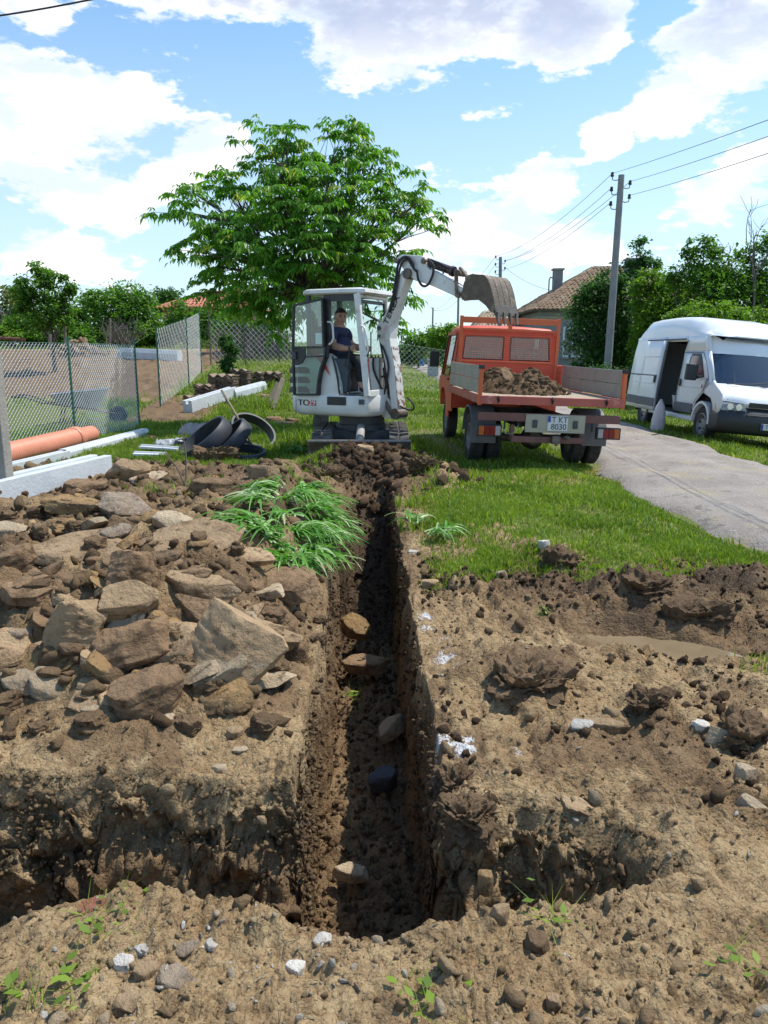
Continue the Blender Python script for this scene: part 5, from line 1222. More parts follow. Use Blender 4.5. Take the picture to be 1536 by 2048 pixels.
    for i in range(64):                                   # medium slabs, piled at all angles
        px, py = rg.uniform(0, 560), rg.uniform(945, 1400)
        if px > 470 and 960 < py < 1150: continue
        if py < 1010 and px < 110: continue
        w = rg.uniform(85, 175)*(.45+.55*(py-900)/500); fl = rg.random() < .85
        stone('flat_stone', 'medium brown slab wedged among the larger stones of the heap', 'stone', px, py, w, rg.uniform(.5, .85), rg.uniform(.10, .2) if fl else rg.uniform(.4, .65), ['tan', 'tan', 'brown', 'brown', 'orange', 'pale'][rg.integers(6)], rg.uniform(-50, 50), (rg.uniform(-5, 42), rg.uniform(-30, 30)), sub=5 if w > 95 else 4, seed=1500+i, dz=.02, group='medium slabs of the heap', rough=.065, sink=.3)
    for i in range(46):
        px, py = rg.uniform(0, 660), rg.uniform(925, 1470)
        if 480 < px and 960 < py < 1150: continue
        w = rg.uniform(25, 66)*(.55+.45*(py-900)/500)
        stone('soil_clod', 'dark crumbly clod of soil lying among the slabs of the heap', 'clod', px, py, w, rg.uniform(.7, 1), rg.uniform(.5, .8), 'clod', rg.uniform(0, 180), (0, 0), sub=4, seed=900+i, group='clods among the slabs', rough=.2, planes=7)
heap_stones()
def other_stones():
    S = stone
    # lying on the trench floor: z is the floor level there
    for lab, px, py, w, d, t, k, yaw, tl, z in (
        ('ochre slab leaning in the trench, deepest into it', 712, 1262, 78, .62, .38, 'orange', -38, (16, 22), -.58),
        ('squarish reddish-brown slab lying across the trench floor', 731, 1335, 105, .5, .24, 'brown', -3, (14, 2), -.67),
        ('pale split stone leaning on the right trench wall', 785, 1462, 74, .6, .42, 'pale', 28, (-12, -34), -.68),
        ('dark blue-grey stone block on the trench floor', 765, 1570, 62, .7, .72, 'slate', 18, (12, -8), -.73),
        ('yellowish flat stone at the trench crossing', 702, 1750, 74, .5, .3, 'pale', -6, (14, 4), -.72),
        ('small stone at the shallow end of the trench', 735, 1000, 28, .7, .5, 'brown', 5, (0, 0), -.2)):
        stone('trench_stone', lab, 'stone', px, py, w, d, t, k, yaw, tl, sub=4, z=z, rough=.045, sink=.35)
    for lab, px, py, w, d, t, k, yaw, tl in (
        ('red roof tile shard on the near bank of the trench', 176, 1812, 74, .5, .16, 'red', 10, (10, -12)),
        ('square white stone chip in the foreground', 247, 1930, 46, .85, .35, 'chalk', 20, (14, -8)),
        ('narrow whitish chip leaning beside the square white chip', 284, 1907, 30, 1.1, .4, 'chalk', 70, (10, 10)),
        ('white-edged brown shard in the foreground rubble', 372, 1902, 56, .6, .26, 'white', 16, (16, -14)),
        ('star-shaped white plaster flake in the foreground', 424, 1897, 32, .8, .3, 'chalk', 0, (8, 6)),
        ('crumbly white and yellow stone in the foreground', 591, 1944, 46, .8, .6, 'chalk', 30, (10, 8)),
        ('chalky white stone in front of the trench mouth', 643, 1882, 40, .85, .5, 'chalk', 12, (8, -10)),
        ('large flat whitish stone bedded in the foreground soil', 352, 1966, 70, 1.2, .2, 'white', 62, (4, 4)),
        ('flat tan stone bedded below the whitish one', 256, 2005, 72, 1.0, .2, 'tan', 30, (4, 2)),
        ('brown stone beside the square white chip', 294, 1946, 60, .7, .35, 'tan', 30, (10, 6)),
        ('grey-tan angular stone at the far lip of the cross trench', 440, 1540, 34, .7, .45, 'pale', 10, (0, 0)),
        ('small tan stone above the cross trench, beside the heap', 470, 1467, 40, .8, .5, 'tan', 5, (0, 0)),
        ('thin pale flake lying on the left platform', 482, 1498, 36, .5, .25, 'pale', 5, (10, 0)),
        ('pale pointed stone on the muddy platform', 1163, 1475, 46, .8, .4, 'chalk', 10, (14, -6)),
        ('long narrow grey stone behind the pale pointed one', 1208, 1462, 90, .35, .25, 'tan', -8, (5, 4)),
        ('bluish pale stone by the big clod on the platform', 1403, 1466, 36, .8, .5, 'chalk', 0, (8, 8)),
        ('tan slab standing beside the hollow clod on the platform', 1440, 1488, 52, .5, .8, 'pale', -18, (-20, 10)),
        ('cream angular stone at the edge of the platform', 1490, 1565, 52, .7, .75, 'pale', 12, (0, 12)),
        ('flat cream stone below the cream angular one', 1505, 1615, 66, .55, .4, 'pale', -35, (12, 20)),
        ('flat tan slab jutting out over the cross trench', 1160, 1612, 86, .55, .2, 'tan', -24, (8, 12)),
        ('whitish lump of lime at the grass edge', 1088, 1110, 28, .8, .9, 'chalk', 5, (0, 0)),
        ('small greyish stone on the bank beside the trench', 860, 1170, 36, .7, .6, 'tan', 5, (0, 0)),
        ('pale stake-like stone stuck in the bank', 1008, 1152, 22, .9, 1.9, 'pale', 10, (10, -22)),
        ('flat stone flake on the grass edge beside the trench', 830, 1108, 36, .6, .2, 'chalk', 10, (6, 4)),
        ('angular brown boulder on top of the soil against the blade', 792, 892, 44, .7, .95, 'brown', 10, (0, 6)),
        ('flat stone in the soil pushed up by the blade', 730, 912, 40, .6, .55, 'tan', -6, (20, 4)),
        ('tan stone lump at the lip of the near bank', 1000, 1846, 40, .8, .85, 'tan', 20, (0, 0)),
        ('clay-brown rounded stone in the right foreground', 1075, 1898, 52, .8, .7, 'clod', 0, (0, 0)),
        ('small rounded tan stone in the right foreground', 1108, 2012, 36, .9, .8, 'tan', 0, (0, 0)),
        ('ochre stone set in the right wall of the cross trench', 970, 1775, 40, .7, 1.2, 'orange', 10, (0, 0))):
        stone('loose_stone', lab, 'stone', px, py, w, d, t, k, yaw, tl, sub=4, rough=.05, sink=.3)
    # big clods on the right-hand platform
    for lab, px, py, w, d, t in (('broad dark clod in the middle of the platform', 1060, 1375, 190, .7, .34), ('dark clod with a shaded hollow on the platform', 1300, 1430, 95, .8, .6), ('large dark clod at the edge of the platform', 1490, 1480, 110, .8, .7), ('dark ridge clod beside the puddle', 1390, 1245, 150, .5, .36), ('dark clod overhanging the puddle end', 1300, 1190, 120, .6, .45), ('dark clod on the bank at the grass edge', 1120, 1135, 110, .6, .5), ('clod beside the right trench rim', 905, 1560, 95, .8, .6), ('clod on the near end of the right trench rim', 940, 1640, 120, .8, .6),
         ('rooty clod beside the blade soil', 845, 940, 58, .8, .8), ('dark clod at the left end of the blade soil', 655, 960, 66, .8, .6), ('big clod of soil propped under the rubber rings', 430, 928, 80, .8, .8)):
        stone('soil_clod', lab, 'clod', px, py, w, d, t, 'clod', random.Random(px).uniform(0, 90), (0, 0), sub=5, rough=.42, planes=6, sink=.52)
other_stones()

# ------------------------------------------------------------------ crumbs and pebbles (nobody could count them)
def scatter_crumbs():
    rg = np.random.default_rng(3)
    def sample(n, x0, x1, y0, y1, pw=1.3):
        u = rg.random(n); y = (y0**(1-pw)+u*(y1**(1-pw)-y0**(1-pw)))**(1/(1-pw)); x = x0+(x1-x0)*rg.random(n); k = np.abs(x) < y*.62+.7; return x[k], y[k]
    def batch(name, label, x, y, z, s, sub, matn, flat=(.5, .9), seed=1):
        V, F = ICO[sub]; n = len(x); r2 = np.random.default_rng(seed)
        A = r2.normal(0, 1, (n, 3, 3)); Q, _ = np.linalg.qr(A)
        sc = np.stack([np.ones(n), r2.uniform(.6, 1, n), r2.uniform(*flat, n)], 1)*s[:, None]
        jit = 1+r2.normal(0, .30 if sub == 1 else .16, (n, len(V)))
        if sub > 1:
            bank = np.stack([rock_verts((2.1, 1.9, 1.7), 3000+q, sub, 5, .30, .7)[0] for q in range(24)])
            P = (bank[r2.integers(0, 24, n)]*(1+.5*(jit[..., None]-1))*sc[:, None, :]) @ Q
        else: P = (V[None]*jit[..., None]*sc[:, None, :]) @ Q
        P = P + np.stack([x, y, z], 1)[:, None]
        FF = (F[None]+(np.arange(n)*len(V))[:, None, None]).reshape(-1, 3)
        o = mk(name, P.reshape(-1, 3), FF, matn, smooth=False, attrs={'rnd': np.repeat(r2.random(n), len(V))}); return tag(o, label, 'soil crumbs', kind='stuff')
    def cm(name, a, b, c):
        m = bpy.data.materials.new(name); m.use_nodes = True; N = m.node_tree.nodes; L = m.node_tree.links; b_ = N['Principled BSDF']; b_.inputs['Roughness'].default_value = .95; b_.inputs['Specular IOR Level'].default_value = .15
        at = N.new('ShaderNodeAttribute'); at.attribute_name = 'rnd'; cr = N.new('ShaderNodeValToRGB'); L.new(at.outputs['Fac'], cr.inputs[0]); e = cr.color_ramp.elements; e[0].color = (*a, 1); e[1].color = (*b, 1); e[1].position = .9; q = e.new(1.); q.color = (*c, 1)
        L.new(cr.outputs[0], b_.inputs['Base Color'])
        tc = N.new('ShaderNodeTexCoord'); nz = N.new('ShaderNodeTexNoise'); nz.inputs['Scale'].default_value = 75; nz.inputs['Detail'].default_value = 7; nz.inputs['Roughness'].default_value = .7; L.new(tc.outputs['Object'], nz.inputs['Vector']); bp = N.new('ShaderNodeBump'); bp.inputs['Distance'].default_value = .03; bp.inputs['Strength'].default_value = .9; L.new(nz.outputs['Fac'], bp.inputs['Height']); L.new(bp.outputs[0], b_.inputs['Normal'])
        return m
    dryc = cm('dry_crumb', (.25, .165, .09), (.42, .305, .18), (.54, .45, .34)); wetc = cm('moist_crumb', (.11, .07, .04), (.23, .155, .088), (.34, .26, .17))
    for nm, lab, n, ex, sub, smin, smax in (('soil_crumbs', 'fine loose crumbs of soil scattered over the diggings', 46000, 1.9, 1, .0025, .012), ('soil_lumps', 'fist-sized loose lumps of soil scattered over the diggings', 3800, 1.5, 2, .008, .030)):
        x, y = sample(n, -5.5, 5.5, 1.0, 10.8, ex)
        wet, gr, lime, gd = soil_masks(x, y); td = trench_d(x, y)
        clump = fbm(x*3.2, y*3.2, 6., 3)
        keep = (gr < .35) & (rg.random(len(x)) < .35+1.3*sst(clump, -.15, .45)) & ~((x > 2.9) & (y > 5.9)) & ~((np.abs(x-1.62) < .5) & (np.abs(y-4.25) < .22))
        x, y, wet, clump = x[keep], y[keep], wet[keep], clump[keep]
        s = smin+(smax-smin)*rg.random(len(x))**3.6; s = s*(1+.05*y)
        z = surf(x, y)+s*.25
        k = wet+rg.normal(0, .14, len(x)) > .4
        batch(nm, 'dry tan '+lab, x[~k], y[~k], z[~k], s[~k], sub, dryc, seed=1); batch(nm, 'moist dark '+lab, x[k], y[k], z[k], s[k], sub, wetc, seed=2)
    # lumps standing out of the cut faces
    wallc = cm('wall_crumb', (.115, .073, .042), (.22, .148, .083), (.27, .19, .11)); facec = cm('face_crumb', (.13, .085, .046), (.27, .185, .10), (.34, .25, .15))
    n = 6000; y = 2.55+6.2*rg.random(n)**1.7; sd_ = np.where(rg.random(n) < .5, -1, 1); f = rg.random(n); x = trench_axis(y)+sd_*(.265+rg.normal(0, .02, n)-.03*f); z = -.78*f*(1-sst(y, 7.8, 9.6)); s = (.003+.013*rg.random(n)**3)*(1+.05*y)
    darkc = cm('damp_crumb', (.05, .031, .019), (.115, .072, .042), (.16, .108, .066)); k = y+rg.normal(0, .4, n) > 4.3
    batch('wall_lumps', 'lumps of soil standing out of the near trench walls', x[~k], y[~k], z[~k], s[~k], 1, wallc, (.4, .8), 11); batch('wall_lumps', 'damp lumps of soil standing out of the far trench walls', x[k], y[k], z[k], s[k], 1, darkc, (.4, .8), 21)
    n = 8000; x = np.where(rg.random(n) < .72, rg.uniform(-1.7, -.3, n), rg.uniform(.2, .95, n)); y = far_edge(x)-.22+.27*rg.random(n); s = .003+.016*rg.random(n)**3.5; k = (trench_d(x, y) > .01) & (rg.random(n) < .25+.9*sst(fbm(x*6, y*6, 3., 3), -.1, .4)); x, y, s = x[k], y[k], s[k]
    batch('wall_lumps', 'lumps of soil on the face of the cross trench', x, y, surf(x, y)+s*.1, s, 1, facec, (.4, .8), 12)
    n = 3400; y = 2.5+7.8*rg.random(n)**1.3; x = trench_axis(y)+rg.uniform(-.22, .22, n); s = .004+.018*rg.random(n)**3
    k = y+rg.normal(0, .5, n) > 4.5; zf = surf(x, y)+s*.2; s = s*(1+.04*y)
    batch('floor_lumps', 'loose lumps of soil on the near trench floor', x[~k], y[~k], zf[~k], s[~k], 1, wallc, (.5, .9), 14); batch('floor_lumps', 'damp lumps of soil on the far trench floor', x[k], y[k], zf[k], s[k], 1, darkc, (.5, .9), 24)
    n = 1500; x = rg.normal(-.2, .55, n); y = rg.normal(9.9, .55, n); s = .008+.075*rg.random(n)**4.5; k = y < 10.75; x, y, s = x[k], y[k], s[k]
    batch('blade_lumps', 'clods of the soil pushed up against the blade', x, y, surf(x, y)+s*.2, s, 2, darkc, (.5, .9), 15)
    n = 2200; x = rg.uniform(-3.6, -.4, n); y = rg.uniform(3.0, 8.6, n); s = .010+.045*rg.random(n)**3
    batch('heap_lumps', 'clods of dark soil between the slabs of the heap', x, y, surf(x, y)+s*.25, s, 2, wallc, (.5, .9), 16)
    # dark clods strewn in drifts over the platform and along the bank
    n = 9000; x = rg.uniform(.25, 3.2, n); y = rg.uniform(2.5, 5.9, n); q = fbm(x*1.4, y*1.4, 41., 3); wet_, gr_, l_, g_ = soil_masks(x, y); k = (rg.random(n) < .06+.9*sst(q, 0, .35)+.5*sst(y, 4.6, 4.9)) & (gr_ < .3) & (trench_d(x, y) < .02) & (np.abs(x) < y*.56+.3) & ~((np.abs(x-1.62) < .5) & (np.abs(y-4.25) < .22)); x, y = x[k], y[k]; s = .004+.026*rg.random(len(x))**4
    batch('platform_clods', 'dark clods strewn over the muddy platform right of the trench', x, y, surf(x, y)+s*.2, s, 1, darkc, (.5, .9), 17)
    # white chips in the foreground and along the trench
    x, y = sample(340, -2.5, 2.5, 1.15, 4.5, 2.2); wet, gr, lime, gd = soil_masks(x, y); k = (trench_d(x, y) < .05); x, y = x[k], y[k]; s = .004+.014*rg.random(len(x))**3
    batch('stone_chips', 'small white stone chips strewn over the soil', x, y, surf(x, y)+s*.3, s, 1, cm('chip', (.50, .44, .36), (.72, .68, .62), (.78, .76, .74)), (.25, .6), 4)
    n = 130; x = rg.normal(-.33, .30, n); y = rg.normal(1.72, .17, n); k = (y > 1.2) & (y < near_edge(x)-.06); x, y = x[k], y[k]; s = .003+.014*rg.random(len(x))**3
    batch('stone_chips', 'flat whitish stone chips clustered in the foreground soil', x, y, surf(x, y)+s*.25, s, 2, cm('chip_pale', (.33, .26, .18), (.56, .49, .41), (.68, .64, .58)), (.22, .5), 19)
    # straw, roots and twigs
    x, y = sample(900, -2.8, 2.8, 1.1, 6.5, 1.9); td = trench_d(x, y); k = td < .05; x, y = x[k], y[k]; n = len(x); z = surf(x, y)+.006
    a = rg.uniform(0, 6.28, n); l = .012+.05*rg.random(n)**2; d = np.stack([np.cos(a), np.sin(a), rg.uniform(-.1, .5, n)], 1); w = np.stack([-np.sin(a), np.cos(a), 0*a], 1)*.0012*(1+.25*y)[:, None]
    c = np.stack([x, y, z], 1); V = np.stack([c-w, c+w, c+d*l[:, None]+w*.6, c+d*l[:, None]-w*.6, c+np.array([0, 0, .003]), c+d*l[:, None]+np.array([0, 0, .003])], 1).reshape(-1, 3)
    b = (np.arange(n)*6)[:, None]; F = np.concatenate([b+np.array([[0, 1, 2]]), b+np.array([[0, 2, 3]]), b+np.array([[0, 4, 5]]), b+np.array([[1, 5, 4]])])
    tag(mk('straw', V, F, cm('straw_col', (.30, .21, .11), (.52, .42, .24), (.60, .52, .34)), smooth=False, attrs={'rnd': np.repeat(rg.random(n), 6)}), 'bits of dry straw and roots on the soil', 'straw', kind='stuff')
scatter_crumbs()

# ------------------------------------------------------------------ grass
LEAF = {}
def blades(name, label, x, y, h, w, lean, matn, kind='stuff', seed=0, rnd=None, cat='grass', zoff=0.0, z=None, az=None):
    rg = np.random.default_rng(seed); n = len(x); z = (surf(x, y)+zoff) if z is None else z
    a = rg.uniform(0, 6.283, n); b = (rg.uniform(0, 6.283, n) if az is None else az)
    side = np.stack([np.cos(a), np.sin(a), 0*a], 1)*(w/2)[:, None]; ln = np.stack([np.cos(b), np.sin(b), 0*b], 1)*(lean*h)[:, None]
    c = np.stack([x, y, z-.004], 1); up = np.stack([0*h, 0*h, h], 1)
    p1 = c+up*.55+ln*.28; p2 = c+up*np.clip(1-.35*lean, .3, 1)[:, None]+ln
    V = np.stack([c-side, c+side, p1+side*.75, p1-side*.75, p2], 1).reshape(-1, 3)
    i = (np.arange(n)*5)[:, None]; F = np.concatenate([i+np.array([[0, 1, 2]]), i+np.array([[0, 2, 3]]), i+np.array([[3, 2, 4]])])
    o = mk(name, V, F, matn, smooth=False, attrs={'rnd': np.repeat(rg.random(n) if rnd is None else rnd, 5)}); return tag(o, label, cat, kind=kind)
def build_grass():
    gm = leafmat('grass_blade', (.085, .15, .02), (.25, .36, .045), (.48, .42, .15), .4, .55)
    rg = np.random.default_rng(8)
    X, Y, H, Wd, C = [], [], [], [], []
    def region(n, x0, x1, y0, y1, hh, pw=1.6, lush=1.0):
        u = rg.random(n); y = (y0**(1-pw)+u*(y1**(1-pw)-y0**(1-pw)))**(1/(1-pw)); x = x0+(x1-x0)*rg.random(n)
        k = np.abs(x) < y*.64+.9; x, y = x[k], y[k]
        wet, gr, lime, gd = soil_masks(x, y)
        road = (x > 3.05+.12*fbm(y*.8, x*0, 1., 3)) & (x < 5.7) & (y > 6)
        pt = fbm(x*1.6, y*1.6, 5., 4)
        k = (rg.random(len(x)) < gr*(.35+.9*sst(pt, -.45, .25))) & ~road; x, y, pt = x[k], y[k], pt[k]
        h = hh*(.45+.8*rg.random(len(x)))*(.75+.5*sst(pt, -.2, .4)); X.append(x); Y.append(y); H.append(h); Wd.append((.0026+.0011*y)*(.7+.6*rg.random(len(x)))); 
        c = np.clip(.42+.55*rg.normal(0, .4, len(x))*.6+.45*(fbm(x*.9, y*.9, 12., 3)), 0, .9); c = np.where(rg.random(len(x)) < .07+.25*sst(-pt, .1, .5), rg.uniform(.93, 1, len(x)), c); C.append(c)
    region(130000, .2, 3.6, 4.7, 12, .055, 1.75)
    region(60000, -6, 6, 11, 32, .10, 1.9)
    region(60000, 5.6, 16, 9, 34, .11, 1.7)
    region(110000, -7.5, -.5, 8.2, 21, .11, 1.6)
    region(30000, -22, 6, 20, 60, .16, 2.0)
    region(9000, 1.7, 2.6, 3.3, 4.1, .05, 1.5)
    x, y, h, w, c = map(np.concatenate, (X, Y, H, Wd, C))
    blades('grass', 'short green grass with dry patches around the diggings', x, y, h, w, rg.uniform(.1, .75, len(x)), gm, seed=4, rnd=c)
    # taller tufts by the tracks, the rings and the trench rim
    X, Y, H = [], [], []
    for px, py, n, r, hh in ((590, 905, 260, .5, .30), (600, 880, 240, .6, .28), (545, 815, 380, .8, .32), (480, 830, 200, .8, .22), (850, 905, 200, .4, .2), (835, 890, 160, .4, .22), (360, 905, 90, .3, .16), (820, 1010, 120, .25, .15), (850, 1060, 120, .3, .14), (410, 985, 60, .2, .14), (310, 985, 40, .2, .12), (600, 975, 60, .15, .15), (1030, 965, 150, .5, .14), (1250, 870, 240, .9, .16), (1330, 880, 200, .8, .16), (1180, 1090, 100, .3, .09), (290, 860, 160, .6, .18), (560, 780, 260, 1.0, .35)):
        p = G(px, py); X.append(p.x+rg.normal(0, r*.5, n)); Y.append(p.y+rg.normal(0, r*.5, n)); H.append(hh*rg.uniform(.5, 1.1, n))
    for q in range(90):                                   # scattered tufts and seedlings over the verges
        x0, y0 = (rg.uniform(.5, 3.0), rg.uniform(5.4, 11)) if q < 60 else (rg.uniform(5.9, 9), rg.uniform(10, 20))
        n = int(rg.integers(12, 40)); X.append(x0+rg.normal(0, .09, n)); Y.append(y0+rg.normal(0, .09, n)); H.append(rg.uniform(.07, .17)*rg.uniform(.5, 1.1, n))
    x, y, h = map(np.concatenate, (X, Y, H)); k = trench_d(x, y) < .02; x, y, h = x[k], y[k], h[k]
    blades('tall_grass', 'longer lush grass tufts beside the excavator and rubber rings', x, y, h, .008+.0009*y, rg.uniform(.2, .9, len(x)), gm, seed=6, rnd=rg.uniform(.1, .85, len(x)))
build_grass()
# uprooted strappy leaf clumps on the trench rim: every clump a thing
def build_leek_clumps():
    lm = leafmat('strap_leaf', (.055, .17, .025), (.17, .38, .06), (.66, .70, .46), .35, .33)
    rg = np.random.default_rng(21)
    spots = [(545, 985, 190, 45), (585, 1005, -10, 60), (620, 1030, 5, 70), (560, 1045, 170, 60), (640, 1050, -20, 60), (600, 1075, 10, 70), (545, 1085, 165, 55), (640, 1085, -40, 60), (570, 1110, 200, 60), (620, 1115, -60, 55), (520, 1075, 175, 50), (590, 1135, -80, 45), (600, 905, 120, 50), (645, 1015, 40, 45), (530, 1010, 180, 50), (610, 990, 60, 50), (660, 1070, -60, 45), (560, 1130, 215, 45), (645, 1125, -70, 40), (500, 1055, 190, 45), (870, 1075, 5, 28), (835, 1050, 100, 24)]
    for i, (px, py, az, n) in enumerate(spots):
        p = G(px, py, .05); V = []; F = []; C = []; n = int(n*1.25)
        for k in range(n):
            a = R(az)+rg.normal(0, .85); L = rg.uniform(.14, .34); w = rg.uniform(.006, .012); lift = rg.uniform(.15, .95); o = Vector((rg.normal(0, .05), rg.normal(0, .05), rg.uniform(0, .05))); d = Vector((math.cos(a), math.sin(a), 0)); s = Vector((-d.y, d.x, rg.uniform(-.5, .5))).normalized()*w
            b = len(V); q = rg.uniform(.1, .86) if rg.random() < .86 else rg.uniform(.88, .97); m = 6
            for j in range(m+1):
                t = j/m; c = o+d*(L*t)+Vector((0, 0, L*lift*(t*1.1-1.25*t*t))); ww = s*(1-.85*t**3); V += [tuple(c-ww), tuple(c+Vector((0, 0, -.003))), tuple(c+ww)]; C += [1.0 if (t < .12) else q]*3
            for j in range(m):
                e = b+j*3; F += [(e, e+1, e+4, e+3), (e+1, e+2, e+5, e+4)]
        near = i < 13 or i == 13
        o = mk('uprooted_plant', np.array(V), F, lm, smooth=True, attrs={'rnd': np.array(C)}); o.location = (p.x, p.y, p.z+.02)
        if i == 12: lab = 'clump of tall strappy green leaves beside the dozer blade'
        elif i >= len(spots)-2: lab = 'small clump of strappy leaves on the right rim of the trench'
        else: lab = 'uprooted clump of bright green strappy leaves with pale roots on the left trench rim'
        tag(o, lab, 'plant', 'uprooted plants by the trench')
    # weeds in the foreground
    for i, (px, py, n, r) in enumerate(((215, 1842, 16, .09), (140, 1990, 12, .08), (850, 1990, 14, .09), (700, 1395, 10, .05), (1480, 1960, 10, .08), (1085, 1235, 10, .05), (30, 2000, 10, .07), (1110, 1850, 9, .08))):
        p = G(px, py) if i != 3 else PZ(px, py, -.68); V = []; F = []; C = []
        for k in range(n):
            a = rg.uniform(0, 6.28); L = rg.uniform(.02, .05); c0 = Vector((rg.normal(0, r*.5), rg.normal(0, r*.5), rg.uniform(.005, .04))); d = Vector((math.cos(a), math.sin(a), rg.uniform(-.2, .6))); s = Vector((-d.y, d.x, .1))*L*.28; b = len(V)
            V += [tuple(c0), tuple(c0+d*L*.5+s), tuple(c0+d*L), tuple(c0+d*L*.5-s), tuple(c0*.3)]; F += [(b, b+1, b+2), (b, b+2, b+3)]; C += [rg.uniform(.1, .9)]*5
        for k in range(n*2):
            a = rg.uniform(0, 6.28); L = rg.uniform(.05, .12); c0 = Vector((rg.normal(0, r*.6), rg.normal(0, r*.6), .0)); d = Vector((math.cos(a), math.sin(a), rg.uniform(.1, .9))); s = Vector((-d.y, d.x, 0))*.0016; b = len(V); V += [tuple(c0-s), tuple(c0+s), tuple(c0+d*L)]; F += [(b, b+1, b+2)]; C += [rg.uniform(.3, .95)]*3
        o = mk('weed', np.array(V), F, MATS['grass_blade'], smooth=False, attrs={'rnd': np.array(C)}); o.location = (p.x, p.y, float(surf(p.x, p.y)[0]) if i != 3 else p.z)
        tag(o, ['trailing green weed beside the red tile shard', 'weed tangle left of the foreground stones', 'leafy weed in the middle of the foreground soil', 'green leaf sprig dropped on the trench floor', 'weed sprig at the right foreground edge', 'tiny sprouting weed beside the puddle', 'broad-leaved weed at the foreground corner', 'dry grass wisp on the lip of the near bank'][i], 'plant')
build_leek_clumps()
# ------------------------------------------------------------------ trees
M_BARK = mat('bark', (.14, .115, .09), (.085, .07, .055), 9, .95, bump=.8, bscale=18)
M_TWIG = mat('dry_twig', (.20, .16, .135), (.13, .105, .09), 6, .95)
def leaf_array(C, D, L, Wd, rg, fold=.25, droop=.15):
    """lens-shaped leaves: centres C, directions D (unit), lengths L, widths -> verts, tris"""
    n = len(C); up = rg.normal(0, .5, (n, 3))+np.array([0, 0, 1.]); S = np.cross(D, up); S /= np.linalg.norm(S, axis=1)[:, None]+1e-9; N = np.cross(S, D)
    L = L[:, None]; Wd = Wd[:, None]
    p0 = C; p1 = C+D*L*.45+S*Wd*.5+N*Wd*fold; p2 = C+D*L*.45-S*Wd*.5+N*Wd*fold; pm = C+D*L*.5; p3 = C+D*L-np.array([0, 0, 1.])*L*droop
    V = np.stack([p0, p1, p2, pm, p3], 1).reshape(-1, 3); i = (np.arange(n)*5)[:, None]
    F = np.concatenate([i+np.array([[0, 3, 1]]), i+np.array([[0, 2, 3]]), i+np.array([[1, 3, 4]]), i+np.array([[3, 2, 4]])]); return V, F
def limb(m, a, b, r0, r1, rg, bend=.12, n=6, seg=5):
    a, b = Vector(a), Vector(b); L = (b-a).length; pts = [a]
    o = Vector(rg.normal(0, bend*L, 3)); o.z = abs(o.z)*.5
    for i in range(1, seg+1):
        t = i/seg; pts.append(a.lerp(b, t)+o*math.sin(math.pi*t)*.8+Vector(rg.normal(0, .012*L, 3)))
    pts[-1] = b; m.path(pts, [r0+(r1-r0)*i/seg for i in range(seg+1)], n, cap=False); return pts
